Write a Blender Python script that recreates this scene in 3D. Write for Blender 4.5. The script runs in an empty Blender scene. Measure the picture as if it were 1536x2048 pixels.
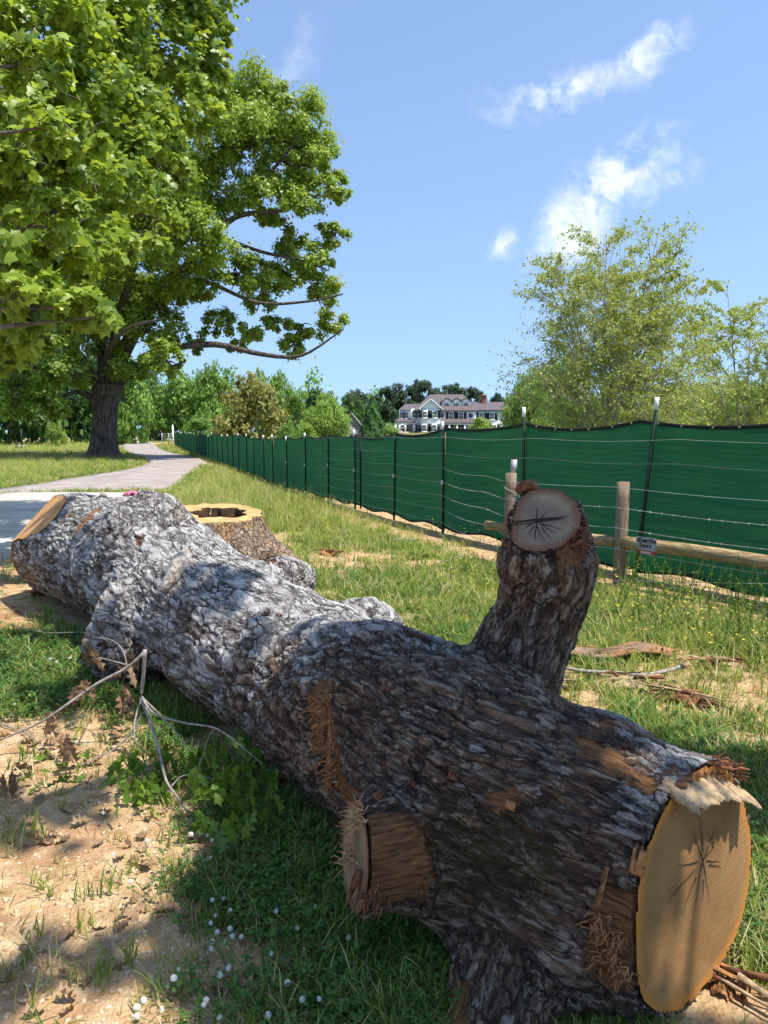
import bpy, math, random
import numpy as np
from mathutils import Vector, Matrix, Euler
R = math.radians
rng = np.random.default_rng(7)
random.seed(7)
scene = bpy.context.scene
COL = scene.collection

# ------------------------------------------------------------------ camera
PITCH, F, CH = R(6.0), 1540.0, 1.6
cam_data = bpy.data.cameras.new('camera')
cam = bpy.data.objects.new('camera', cam_data)
COL.objects.link(cam)
cam.location = (0, 0, CH)
cam.rotation_euler = (R(90) - PITCH, 0, 0)
cam_data.sensor_fit = 'VERTICAL'
cam_data.sensor_height = 24
cam_data.lens = 24 * F / 2048
cam_data.clip_start = 0.05
cam_data.clip_end = 4000
scene.camera = cam

# ------------------------------------------------------------------ sky, sun, exposure
SUN_EL = R(66)
SUN_H = Vector((0.86, -0.51))          # horizontal direction towards the sun
SUN_H.normalize()
world = bpy.data.worlds.new('World')
scene.world = world
world.use_nodes = True
wn, wl = world.node_tree.nodes, world.node_tree.links
wn.clear()
sky = wn.new('ShaderNodeTexSky')
sky.sky_type = 'NISHITA'
sky.sun_disc = False
sky.sun_elevation = SUN_EL
sky.sun_rotation = math.atan2(SUN_H.x, SUN_H.y)
sky.altitude = 200
sky.air_density = 1.0
sky.dust_density = .5
sky.ozone_density = 1.5
_tc = wn.new('ShaderNodeTexCoord')
_m = wn.new('ShaderNodeVectorMath'); _m.operation = 'MULTIPLY_ADD'      # flatter rise of colour towards the horizon
_m.inputs[1].default_value = (1, 1, .64); _m.inputs[2].default_value = (0, 0, .21)
wl.new(_tc.outputs['Generated'], _m.inputs[0]); wl.new(_m.outputs[0], sky.inputs['Vector'])
SKY_STRENGTH = 0.15
SUN_STRENGTH = 4.2
EXPOSURE = 0.80
sun_data = bpy.data.lights.new('sun', 'SUN')
sun_data.energy = SUN_STRENGTH
sun_data.angle = R(0.53)
sun_data.color = (1.0, 0.95, 0.87)
sun = bpy.data.objects.new('sun', sun_data)
COL.objects.link(sun)
sd = Vector((SUN_H.x * math.cos(SUN_EL), SUN_H.y * math.cos(SUN_EL), math.sin(SUN_EL)))
sun.rotation_euler = sd.to_track_quat('Z', 'Y').to_euler()
sun.location = (20, -20, 40)
world.cycles.sampling_method = 'MANUAL'
world.cycles.sample_map_resolution = 256
scene.view_settings.view_transform = 'Standard'
scene.view_settings.look = 'None'
scene.view_settings.exposure = EXPOSURE
scene.view_settings.gamma = 1.0
scene.view_settings.use_curve_mapping = False
scene.cycles.max_bounces = 5
scene.cycles.diffuse_bounces = 2
scene.cycles.glossy_bounces = 2
scene.cycles.transmission_bounces = 4
scene.cycles.transparent_max_bounces = 8
scene.cycles.use_denoising = True
scene.cycles.use_adaptive_sampling = True
scene.cycles.adaptive_threshold = 0.03

def skyq(px, py):
    'direction of a photo point as (x/y, z/y)'
    a, b = (px - 768) / F, (1024 - py) / F
    dy = math.cos(PITCH) + b * math.sin(PITCH)
    dz = -math.sin(PITCH) + b * math.cos(PITCH)
    return a / dy, dz / dy

def wnode(t, **kw):
    n = wn.new(t)
    for k, v in kw.items():
        if k in n.inputs: n.inputs[k].default_value = v
        else: setattr(n, k, v)
    return n
def wmath(op, a, b=None, clamp=False):
    n = wn.new('ShaderNodeMath'); n.operation = op; n.use_clamp = clamp
    for i, v in enumerate((a, b)):
        if v is None: continue
        if isinstance(v, (int, float)): n.inputs[i].default_value = v
        else: wl.new(v, n.inputs[i])
    return n.outputs[0]
tc = wn.new('ShaderNodeTexCoord')
sep = wn.new('ShaderNodeSeparateXYZ'); wl.new(tc.outputs['Generated'], sep.inputs[0])
dy_ = wmath('MAXIMUM', sep.outputs[1], 0.05)
gx, gz_ = wmath('DIVIDE', sep.outputs[0], dy_), wmath('DIVIDE', sep.outputs[2], dy_)
comb = wn.new('ShaderNodeCombineXYZ'); wl.new(gx, comb.inputs[0]); wl.new(gz_, comb.inputs[1])
warp = wnode('ShaderNodeTexNoise', noise_dimensions='2D', Scale=9.0, Detail=5.0, Roughness=0.6); wl.new(comb.outputs[0], warp.inputs['Vector'])
wsub = wnode('ShaderNodeVectorMath', operation='SUBTRACT'); wl.new(warp.outputs['Color'], wsub.inputs[0]); wsub.inputs[1].default_value = (.5, .5, .5)
wsc = wnode('ShaderNodeVectorMath', operation='SCALE'); wl.new(wsub.outputs[0], wsc.inputs[0]); wsc.inputs['Scale'].default_value = 0.07
wadd = wnode('ShaderNodeVectorMath', operation='ADD'); wl.new(comb.outputs[0], wadd.inputs[0]); wl.new(wsc.outputs[0], wadd.inputs[1])
flat = wnode('ShaderNodeVectorMath', operation='MULTIPLY'); wl.new(wadd.outputs[0], flat.inputs[0]); flat.inputs[1].default_value = (1, 1, 0)
det = wnode('ShaderNodeTexNoise', noise_dimensions='2D', Scale=22.0, Detail=6.0, Roughness=0.62); wl.new(wadd.outputs[0], det.inputs['Vector'])
det2 = wnode('ShaderNodeTexNoise', noise_dimensions='2D', Scale=7.0, Detail=3.0); wl.new(wadd.outputs[0], det2.inputs['Vector'])
cloud = None
WISPS = [(975, 212, 1240, 160, 40, .8), (1225, 150, 1375, 65, 32, .8), (1115, 500, 1195, 375, 55, 1.05), (1170, 395, 1330, 290, 48, 1.05),
         (1005, 495, 1034, 468, 24, .8), (1280, 400, 1420, 310, 26, .5), (560, 150, 640, 50, 48, .3), (1850, 250, 2150, 120, 70, .9), (-800, 300, -400, 180, 70, .8)]
for x0, y0, x1, y1, w, st in WISPS:
    a, b = skyq(x0, y0), skyq(x1, y1)
    c = ((a[0] + b[0]) / 2, (a[1] + b[1]) / 2)
    L = math.hypot(b[0] - a[0], b[1] - a[1]) / 2
    ang = math.atan2(b[1] - a[1], b[0] - a[0])
    wv = w / F
    mp = wn.new('ShaderNodeMapping'); mp.vector_type = 'TEXTURE'
    mp.inputs['Location'].default_value = (c[0], c[1], 0); mp.inputs['Rotation'].default_value = (0, 0, ang)
    mp.inputs['Scale'].default_value = (L + wv, wv * 1.25, 1)
    wl.new(flat.outputs[0], mp.inputs[0])
    ln = wnode('ShaderNodeVectorMath', operation='LENGTH'); wl.new(mp.outputs[0], ln.inputs[0])
    m = wmath('MULTIPLY', wmath('SUBTRACT', 1.25, ln.outputs['Value'], True), st)
    cloud = m if cloud is None else wmath('MAXIMUM', cloud, m)
ragged = wmath('ADD', wmath('MULTIPLY', det.outputs['Fac'], 1.5), wmath('MULTIPLY', det2.outputs['Fac'], .6))
ragged = wmath('SUBTRACT', ragged, 0.72)
cl = wmath('MULTIPLY', cloud, ragged)
cmap = wn.new('ShaderNodeMapRange'); cmap.interpolation_type = 'SMOOTHSTEP'
cmap.inputs['From Min'].default_value = 0.02; cmap.inputs['From Max'].default_value = 0.5
cmap.inputs['To Max'].default_value = 0.74
wl.new(cl, cmap.inputs['Value'])
cm = wn.new('ShaderNodeMix'); cm.data_type = 'RGBA'
wl.new(cmap.outputs[0], cm.inputs['Factor']); wl.new(sky.outputs[0], cm.inputs['A'])
cm.inputs['B'].default_value = (4.6, 4.8, 5.1, 1)
bg = wn.new('ShaderNodeBackground'); bg.inputs['Strength'].default_value = SKY_STRENGTH
wl.new(cm.outputs['Result'], bg.inputs['Color'])
wo = wn.new('ShaderNodeOutputWorld'); wl.new(bg.outputs[0], wo.inputs['Surface'])

# ------------------------------------------------------------------ numeric helpers
def ss(a, b, x):
    t = np.clip((x - a) / (b - a), 0, 1)
    return t * t * (3 - 2 * t)
def _hash(ix, iy, iz, seed):
    h = (ix.astype(np.int64) * 374761393 + iy.astype(np.int64) * 668265263 + iz.astype(np.int64) * 2147483647 + seed * 974634777) & 0xffffffff
    h = ((h ^ (h >> 13)) * 1274126177) & 0xffffffff
    h = h ^ (h >> 16)
    return (h & 0xffff).astype(np.float32) / 65535.0
def noise3(p, seed=0):
    p = np.asarray(p, np.float32)
    i = np.floor(p).astype(np.int32); f = p - i
    f = f * f * (3 - 2 * f)
    out = 0
    for dx in (0, 1):
        wx = f[..., 0] if dx else 1 - f[..., 0]
        for dy in (0, 1):
            wy = f[..., 1] if dy else 1 - f[..., 1]
            for dz in (0, 1):
                wz = f[..., 2] if dz else 1 - f[..., 2]
                out = out + wx * wy * wz * _hash(i[..., 0] + dx, i[..., 1] + dy, i[..., 2] + dz, seed)
    return out
def fbm(p, seed=0, octv=3):
    s, a, t = 0, 1.0, 0
    p = np.asarray(p, np.float32)
    for o in range(octv):
        s = s + a * noise3(p * (2 ** o), seed + o); t += a; a *= .5
    return s / t
def n2(x, y, sc, seed=0, octv=3):
    x = np.asarray(x, np.float32); y = np.asarray(y, np.float32)
    return fbm(np.stack([x * sc, y * sc, np.zeros_like(x)], -1), seed, octv)

def gz(x, y):
    x = np.asarray(x, float); y = np.asarray(y, float)
    z = -0.16 * ss(13, 26, y) + 0.16 * ss(50, 100, y)
    z = z + 1.3 * ss(60, 140, y) * ss(-12, 8, x)
    z = z + 0.05 * (n2(x, y, .35, 3, 2) - .5) * ss(2, 6, np.abs(y) + np.abs(x))
    return z
def g1(x, y): return float(gz(np.array([x]), np.array([y]))[0])
def ray(px, py):
    a, b = (px - 768) / F, (1024 - py) / F
    return Vector((a, math.cos(PITCH) + b * math.sin(PITCH), -math.sin(PITCH) + b * math.cos(PITCH)))
def at(px, py, h=0.0):
    'ground point (or a point h above the ground) seen at a photo pixel'
    d = ray(px, py); z = h
    for _ in range(6):
        t = (z - CH) / d.z
        p = Vector((d.x * t, d.y * t, z)); z = g1(p.x, p.y) + h
    return p
def atY(px, py, Y):
    d = ray(px, py); t = Y / d.y
    return Vector((d.x * t, Y, CH + d.z * t))

# ------------------------------------------------------------------ object helpers
def link(o, parent=None):
    COL.objects.link(o)
    if parent is not None: o.parent = parent
    return o
def tag(o, label, cat, group=None, kind=None):
    o['label'] = label
    if cat: o['category'] = cat
    if group: o['group'] = group
    if kind: o['kind'] = kind
    return o
def thing(name, label, cat, loc=(0, 0, 0), rz=0.0, group=None):
    o = bpy.data.objects.new(name, None); o.empty_display_size = .1
    o.location = loc; o.rotation_euler = (0, 0, rz)
    link(o); return tag(o, label, cat, group)
def mesh_np(name, V, faces, mats=(), attrs=None, smooth=False):
    'faces: (n,k) int array or list of such arrays'
    me = bpy.data.meshes.new(name)
    V = np.asarray(V, np.float32).reshape(-1, 3)
    fl = faces if isinstance(faces, list) else [faces]
    fl = [np.asarray(f, np.int32) for f in fl if len(f)]
    me.vertices.add(len(V)); me.vertices.foreach_set('co', V.ravel())
    nl = sum(f.size for f in fl); npol = sum(len(f) for f in fl)
    me.loops.add(nl); me.polygons.add(npol)
    me.loops.foreach_set('vertex_index', np.concatenate([f.ravel() for f in fl]))
    tot = np.concatenate([np.full(len(f), f.shape[1], np.int32) for f in fl])
    st = np.concatenate([[0], np.cumsum(tot)[:-1]]).astype(np.int32)
    me.polygons.foreach_set('loop_start', st)
    if smooth: me.polygons.foreach_set('use_smooth', np.ones(npol, bool))
    for m in (mats if isinstance(mats, (list, tuple)) else [mats]): me.materials.append(m)
    if attrs:
        for k, a in attrs.items():
            a = np.asarray(a, np.float32)
            if a.ndim == 1:
                me.attributes.new(k, 'FLOAT', 'POINT').data.foreach_set('value', a)
            else:
                me.attributes.new(k, 'FLOAT_VECTOR', 'POINT').data.foreach_set('vector', a.ravel())
    me.update(calc_edges=True); me.validate()
    return me
def obj(name, me, parent=None, loc=None, rot=None):
    o = bpy.data.objects.new(name, me)
    if loc is not None: o.location = loc
    if rot is not None: o.rotation_euler = rot
    return link(o, parent)
def struct(o):
    o['kind'] = 'structure'; return o

class MB:
    'collects verts and faces'
    def __init__(s): s.v = []; s.f3 = []; s.f4 = []; s.n = 0; s.a = []
    def add(s, V, f4=None, f3=None, a=0.0):
        V = np.asarray(V, np.float32).reshape(-1, 3)
        if f4 is not None and len(f4): s.f4.append(np.asarray(f4, np.int32) + s.n)
        if f3 is not None and len(f3): s.f3.append(np.asarray(f3, np.int32) + s.n)
        s.v.append(V); s.n += len(V); s.a.append(np.full(len(V), a, np.float32)); return s
    def box(s, c, d, rz=0.0, M=None, a=0.0):
        x, y, z = d[0] / 2, d[1] / 2, d[2] / 2
        V = np.array([(-x, -y, -z), (x, -y, -z), (x, y, -z), (-x, y, -z), (-x, -y, z), (x, -y, z), (x, y, z), (-x, y, z)], float)
        if rz:
            cr, sr = math.cos(rz), math.sin(rz)
            V[:, :2] = V[:, :2] @ np.array([[cr, sr], [-sr, cr]])
        V += np.asarray(c, float)
        if M is not None: V = V @ np.array(M.to_3x3()).T + np.array(M.translation)
        return s.add(V, [(0, 3, 2, 1), (4, 5, 6, 7), (0, 1, 5, 4), (1, 2, 6, 5), (2, 3, 7, 6), (3, 0, 4, 7)], a=a)
    def tube(s, P, rad, k=6, cap=True, a=0.0, jit=0.0):
        P = np.asarray([tuple(p) for p in P], float); n = len(P)
        rad = np.full(n, rad, float) if np.isscalar(rad) else np.asarray(rad, float)
        T = np.gradient(P, axis=0); T /= np.linalg.norm(T, axis=1)[:, None] + 1e-9
        ref = np.array([0, 0, 1.0]) if abs(T[:, 2]).mean() < .8 else np.array([1.0, 0, 0])
        A = np.cross(T, ref); A /= np.linalg.norm(A, axis=1)[:, None] + 1e-9
        B = np.cross(T, A)
        th = np.linspace(0, 2 * np.pi, k, endpoint=False)
        rr = rad[:, None] * (1 + (jit * (rng.random((n, k)) - .5) if jit else 0))
        V = P[:, None] + rr[..., None] * (np.cos(th)[None, :, None] * A[:, None] + np.sin(th)[None, :, None] * B[:, None])
        i = np.arange(n - 1)[:, None] * k; j = np.arange(k)[None]; j2 = (j + 1) % k
        q = np.stack([i + j, i + k + j, i + k + j2, i + j2], -1).reshape(-1, 4)
        V = V.reshape(-1, 3); f3 = []
        if cap:
            m = len(V); V = np.vstack([V, P[:1], P[-1:]])
            for t in range(k):
                f3.append((m, t, (t + 1) % k)); f3.append((m + 1, (n - 1) * k + (t + 1) % k, (n - 1) * k + t))
        return s.add(V, q, f3, a)
    def mesh(s, name, mat, smooth=False):
        V = np.vstack(s.v); fs = []
        if s.f4: fs.append(np.vstack(s.f4))
        if s.f3: fs.append(np.vstack(s.f3))
        return mesh_np(name, V, fs, mat, {'tint': np.concatenate(s.a)}, smooth)
    def build(s, name, mat, parent=None, smooth=False, loc=None):
        return obj(name, s.mesh(name, mat, smooth), parent, loc)

def bez(pts, n=12):
    'smooth curve through points (Catmull-Rom)'
    P = np.asarray([tuple(p) for p in pts], float)
    if len(P) == 2: return np.linspace(P[0], P[1], n)
    Q = np.vstack([2 * P[0] - P[1], P, 2 * P[-1] - P[-2]]); out = []
    m = max(2, n // (len(P) - 1))
    for i in range(1, len(Q) - 2):
        t = np.linspace(0, 1, m, endpoint=False)[:, None]
        a, b, c, d = Q[i - 1:i + 3]
        out.append(.5 * (2 * b + (c - a) * t + (2 * a - 5 * b + 4 * c - d) * t ** 2 + (3 * b - a - 3 * c + d) * t ** 3))
    out.append(P[-1:]); return np.vstack(out)

# ------------------------------------------------------------------ signed-distance modelling
def surface_nets(Fv, xs, ys, zs):
    s = Fv < 0
    nx, ny, nz = s.shape
    cs = [s[dx:nx - 1 + dx, dy:ny - 1 + dy, dz:nz - 1 + dz] for dx in (0, 1) for dy in (0, 1) for dz in (0, 1)]
    anyv = cs[0].copy(); allv = cs[0].copy()
    for c in cs[1:]: anyv |= c; allv &= c
    ci = np.argwhere(anyv & ~allv)
    idx = np.full((nx - 1, ny - 1, nz - 1), -1, np.int32)
    idx[ci[:, 0], ci[:, 1], ci[:, 2]] = np.arange(len(ci))
    acc = np.zeros((len(ci), 3)); cnt = np.zeros(len(ci))
    corners = [(a, b, c) for a in (0, 1) for b in (0, 1) for c in (0, 1)]
    val = {c: Fv[ci[:, 0] + c[0], ci[:, 1] + c[1], ci[:, 2] + c[2]] for c in corners}
    for a in corners:
        for ax in range(3):
            if a[ax]: continue
            b = list(a); b[ax] = 1; b = tuple(b)
            m = (val[a] < 0) != (val[b] < 0)
            t = val[a] / (val[a] - val[b] + 1e-12)
            p = np.tile(np.array(a, float), (len(ci), 1)); p[:, ax] = t
            acc[m] += p[m]; cnt[m] += 1
    V = ci + acc / cnt[:, None]
    V = np.stack([np.interp(V[:, 0], np.arange(nx), xs), np.interp(V[:, 1], np.arange(ny), ys), np.interp(V[:, 2], np.arange(nz), zs)], -1)
    quads = []
    for ax in range(3):
        o = [(1, 2), (2, 0), (0, 1)][ax]
        sl0 = [slice(None)] * 3; sl1 = [slice(None)] * 3
        sl0[ax] = slice(0, -1); sl1[ax] = slice(1, None)
        for k in o: sl0[k] = slice(1, -1); sl1[k] = slice(1, -1)
        A, B = s[tuple(sl0)], s[tuple(sl1)]
        e = np.argwhere(A != B)
        inside = A[e[:, 0], e[:, 1], e[:, 2]]
        base = e.copy()
        for k in o: base[:, k] += 1
        def cell(d1, d2):
            c = base.copy(); c[:, o[0]] += d1; c[:, o[1]] += d2
            return idx[c[:, 0], c[:, 1], c[:, 2]]
        q = np.stack([cell(-1, -1), cell(0, -1), cell(0, 0), cell(-1, 0)], -1)
        q[~inside] = q[~inside][:, ::-1]
        quads.append(q)
    q = np.vstack(quads)
    return V, q[(q >= 0).all(1)]
def sd_cone(p, a, b, ra, rb):
    'tapered capsule; p is (...,3)'
    a = np.asarray(a, np.float32); b = np.asarray(b, np.float32); d = b - a
    t = np.clip(((p - a) @ d) / (d @ d), 0, 1)
    return np.sqrt((((p - a) - t[..., None] * d) ** 2).sum(-1)) - (ra + (rb - ra) * t)
def sd_ell(p, c, r):
    q = (p - np.asarray(c, np.float32)) / np.asarray(r, np.float32)
    k = np.sqrt((q * q).sum(-1))
    return (k - 1) * min(r)
def smin(a, b, k):
    h = np.clip(.5 + .5 * (b - a) / k, 0, 1)
    return b * (1 - h) + a * h - k * h * (1 - h)

# ------------------------------------------------------------------ materials
class NT:
    def __init__(s, name):
        s.m = bpy.data.materials.new(name); s.m.use_nodes = True
        s.n, s.l = s.m.node_tree.nodes, s.m.node_tree.links
        s.n.clear(); s.out = s.n.new('ShaderNodeOutputMaterial')
    def node(s, t, ins=None, **kw):
        n = s.n.new('ShaderNode' + t)
        for k, v in kw.items(): setattr(n, k, v)
        for k, v in (ins or {}).items(): s.put(n.inputs[k], v)
        return n
    def put(s, sock, v):
        if hasattr(v, 'is_linked') or isinstance(v, bpy.types.NodeSocket): s.l.new(v, sock)
        else:
            if isinstance(v, tuple) and len(v) == 3 and sock.type == 'RGBA': v = (*v, 1)
            sock.default_value = v
    def attr(s, name, what='Fac'): return s.node('Attribute', attribute_name=name).outputs[what]
    def math(s, op, a, b=0.0, clamp=False):
        n = s.node('Math', operation=op, use_clamp=clamp); s.put(n.inputs[0], a); s.put(n.inputs[1], b); return n.outputs[0]
    def mix(s, f, a, b, mode='MIX'):
        n = s.node('Mix', data_type='RGBA', blend_type=mode); s.put(n.inputs['Factor'], f); s.put(n.inputs['A'], a); s.put(n.inputs['B'], b)
        return n.outputs['Result']
    def rng(s, v, a, b, c=0.0, d=1.0, smooth=True):
        n = s.node('MapRange', interpolation_type='SMOOTHSTEP' if smooth else 'LINEAR')
        for i, x in enumerate((v, a, b, c, d)): s.put(n.inputs[i], x)
        return n.outputs[0]
    def noise(s, vec, sc, detail=4.0, rough=.55, out='Fac', dist=0.0):
        n = s.node('TexNoise', {'Scale': sc, 'Detail': detail, 'Roughness': rough, 'Distortion': dist})
        if vec is not None: s.l.new(vec, n.inputs['Vector'])
        return n.outputs[out]
    def voro(s, vec, sc, feature='F1', out='Distance', rand=1.0):
        n = s.node('TexVoronoi', {'Scale': sc, 'Randomness': rand}, feature=feature); s.l.new(vec, n.inputs['Vector']); return n.outputs[out]
    def vec(s, op, a, b):
        n = s.node('VectorMath', operation=op); s.put(n.inputs[0], a)
        if op == 'SCALE': s.put(n.inputs['Scale'], b)
        else: s.put(n.inputs[1], b)
        return n.outputs[0]
    def pos(s): return s.node('NewGeometry').outputs['Position']
    def objco(s): return s.node('TexCoord').outputs['Object']
    def bump(s, h, strength=.5, dist=.02):
        return s.node('Bump', {'Strength': strength, 'Distance': dist, 'Height': h}).outputs[0]
    def pbsdf(s, col, rough=.8, spec=.3, normal=None, metal=0.0):
        n = s.node('BsdfPrincipled', {'Base Color': col, 'Roughness': rough, 'Specular IOR Level': spec, 'Metallic': metal})
        if normal is not None: s.l.new(normal, n.inputs['Normal'])
        return n.outputs[0]
    def done(s, sh, disp=None):
        s.l.new(sh, s.out.inputs['Surface'])
        if disp is not None: s.l.new(disp, s.out.inputs['Displacement'])
        return s.m

def plain(name, col, rough=.7, var=.25, sc=8.0, metal=0.0, bump=0.0, spec=.3):
    t = NT(name); c = t.objco()
    n = t.noise(c, sc, 5)
    f = t.rng(n, .3, .7, 1 - var, 1 + var)
    cc = t.vec('SCALE', t.node('RGB').outputs[0], f)
    t.n['RGB'].outputs[0].default_value = (*col, 1)
    return t.done(t.pbsdf(cc, rough, spec, t.bump(n, bump, .01) if bump else None, metal))

def leafmat(name, dark, light, trans, tfac=.42, rough=.45, spec=.35):
    t = NT(name); a = t.attr('tint')
    col = t.mix(a, dark, light)
    tcol = t.mix(a, tuple(x * .8 for x in trans), tuple(min(1, x * 1.25) for x in trans))
    p = t.pbsdf(col, rough, spec)
    tr = t.node('BsdfTranslucent', {'Color': tcol}).outputs[0]
    mx = t.node('MixShader', {'Fac': tfac}); t.l.new(p, mx.inputs[1]); t.l.new(tr, mx.inputs[2])
    return t.done(mx.outputs[0])
def instmat(name, stops, trans=None, tfac=.35, rough=.6):
    'colour varies with each scattered instance'
    t = NT(name); r = t.node('ObjectInfo').outputs['Random']
    col = stops[0]
    for i, c in enumerate(stops[1:]):
        k = len(stops) - 1
        col = t.mix(t.rng(r, i / k, (i + 1) / k, smooth=False), col, c)
    p = t.pbsdf(col, rough, .3)
    if trans is None: return t.done(p)
    tr = t.node('BsdfTranslucent', {'Color': t.mix(.5, col, trans)}).outputs[0]
    mx = t.node('MixShader', {'Fac': tfac}); t.l.new(p, mx.inputs[1]); t.l.new(tr, mx.inputs[2])
    return t.done(mx.outputs[0])

def bark_material(name, dscale=.018):
    t = NT(name)
    bc = t.attr('bc', 'Vector')
    silver = t.attr('silver'); bare = t.attr('bare'); moss = t.attr('moss'); bk = t.attr('bk')
    wob = t.vec('SUBTRACT', t.noise(bc, 8, 4, .65, out='Color'), (.5, .5, .5))
    c1 = t.vec('ADD', bc, t.vec('SCALE', wob, .13))
    c2 = t.vec('ADD', c1, t.vec('SCALE', t.vec('SUBTRACT', t.noise(bc, 60, 3, .6, out='Color'), (.5, .5, .5)), .014))
    e1 = t.voro(c2, 15, 'DISTANCE_TO_EDGE')
    cell = t.node('TexVoronoi', {'Scale': 15.0}); t.l.new(c2, cell.inputs['Vector'])
    cell2 = t.node('TexVoronoi', {'Scale': 38.0}, feature='F1'); t.l.new(c2, cell2.inputs['Vector'])
    rc = t.node('SeparateColor'); t.l.new(cell.outputs['Color'], rc.inputs[0])
    rc2 = t.node('SeparateColor'); t.l.new(cell2.outputs['Color'], rc2.inputs[0])
    fine = t.noise(c2, 75, 5, .7); mid = t.noise(c1, 16, 6, .68); big = t.noise(bc, 2.6, 4, .6)
    vis = t.rng(t.noise(bc, 7, 3, .6), .36, .54, .3, 1)
    k1 = t.math('SUBTRACT', 1.0, t.math('MULTIPLY', t.math('SUBTRACT', 1.0, t.rng(e1, .0, .11)), vis)); k1w = t.rng(e1, 0, .2)
    ridge = t.math('ABSOLUTE', t.math('SUBTRACT', t.noise(t.vec('MULTIPLY', c1, (.45, 1.0, 1.0)), 13, 5, .62), .5))
    k3 = t.rng(ridge, .0, .06)
    # displacement: shallow stepped plates and long fissures
    h = t.math('ADD', t.math('MULTIPLY', t.math('MULTIPLY', k1w, vis), .20), t.math('MULTIPLY', rc.outputs[0], .16))
    h = t.math('ADD', h, t.math('MULTIPLY', rc2.outputs[1], .14))
    h = t.math('ADD', h, t.math('MULTIPLY', t.rng(ridge, 0, .10), .44))
    h = t.math('ADD', h, t.math('MULTIPLY', mid, .42))
    hb = t.math('ADD', t.math('MULTIPLY', k1, .5), t.math('ADD', t.math('MULTIPLY', fine, 1.3), t.math('MULTIPLY', k3, .5)))
    hb = t.math('ADD', hb, t.math('MULTIPLY', rc2.outputs[1], .45))
    # colours
    grey = t.mix(t.rng(mid, .36, .62), (.24, .215, .19), (.66, .64, .61))
    grey = t.mix(t.math('MULTIPLY', rc2.outputs[0], .6), grey, (.70, .69, .67))
    grey = t.mix(t.rng(fine, .35, .60, .6, 0), grey, (.13, .105, .09))
    brown = t.mix(t.rng(mid, .36, .64), (.065, .038, .024), (.30, .19, .118))
    brown = t.mix(t.math('MULTIPLY', t.rng(rc2.outputs[0], .4, .95), .65), brown, (.50, .42, .335))
    brown = t.mix(t.rng(fine, .35, .6, .45, 0), brown, (.055, .036, .025))
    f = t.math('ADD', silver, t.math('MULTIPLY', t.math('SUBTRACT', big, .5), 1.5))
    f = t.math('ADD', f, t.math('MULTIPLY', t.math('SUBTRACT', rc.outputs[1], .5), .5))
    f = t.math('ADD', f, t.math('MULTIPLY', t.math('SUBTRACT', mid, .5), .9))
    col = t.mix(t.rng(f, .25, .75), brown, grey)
    off = t.math('MULTIPLY', t.rng(t.noise(c2, 6.0, 5, .66), .585, .625), t.rng(big, .44, .54))
    col = t.mix(off, col, t.mix(fine, (.05, .022, .014), (.20, .085, .045)))
    h = t.math('SUBTRACT', h, t.math('MULTIPLY', off, .55))
    ck = t.math('MULTIPLY', k1, t.rng(k3, 0, 1, .28, 1))
    col = t.mix(t.math('MULTIPLY', t.math('SUBTRACT', 1.0, ck), .92), col, (.024, .016, .012))
    col = t.mix(t.math('MULTIPLY', moss, t.rng(fine, .42, .58)), col, (.045, .042, .014))
    gr = t.noise(t.vec('MULTIPLY', bc, (.6, 2.6, 2.6)), 24, 6, .75)
    wood = t.mix(t.rng(gr, .3, .7), (.10, .042, .02), (.52, .265, .115))
    b = t.rng(t.math('ADD', t.math('MULTIPLY', bare, 1.25), t.math('ADD', t.math('MULTIPLY', t.math('SUBTRACT', mid, .5), 1.9), t.math('MULTIPLY', t.math('SUBTRACT', fine, .5), 1.2))), .46, .58)
    col = t.mix(b, col, wood)
    h = t.math('ADD', t.math('MULTIPLY', h, t.math('SUBTRACT', 1.0, b)), t.math('MULTIPLY', b, t.math('MULTIPLY', gr, .6)))
    hb = t.math('ADD', t.math('MULTIPLY', hb, t.math('SUBTRACT', 1.0, b)), t.math('MULTIPLY', b, t.math('ADD', t.math('MULTIPLY', gr, 3.2), t.math('MULTIPLY', fine, 1.2))))
    h = t.math('MULTIPLY', h, bk)
    sh = t.pbsdf(col, .88, .2, t.bump(t.math('MULTIPLY', hb, bk), 1.0, .014))
    dn = t.node('Displacement', {'Scale': dscale, 'Midlevel': 0.45}); t.l.new(h, dn.inputs['Height'])
    t.m.displacement_method = 'DISPLACEMENT'
    return t.done(sh, dn.outputs[0])

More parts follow.
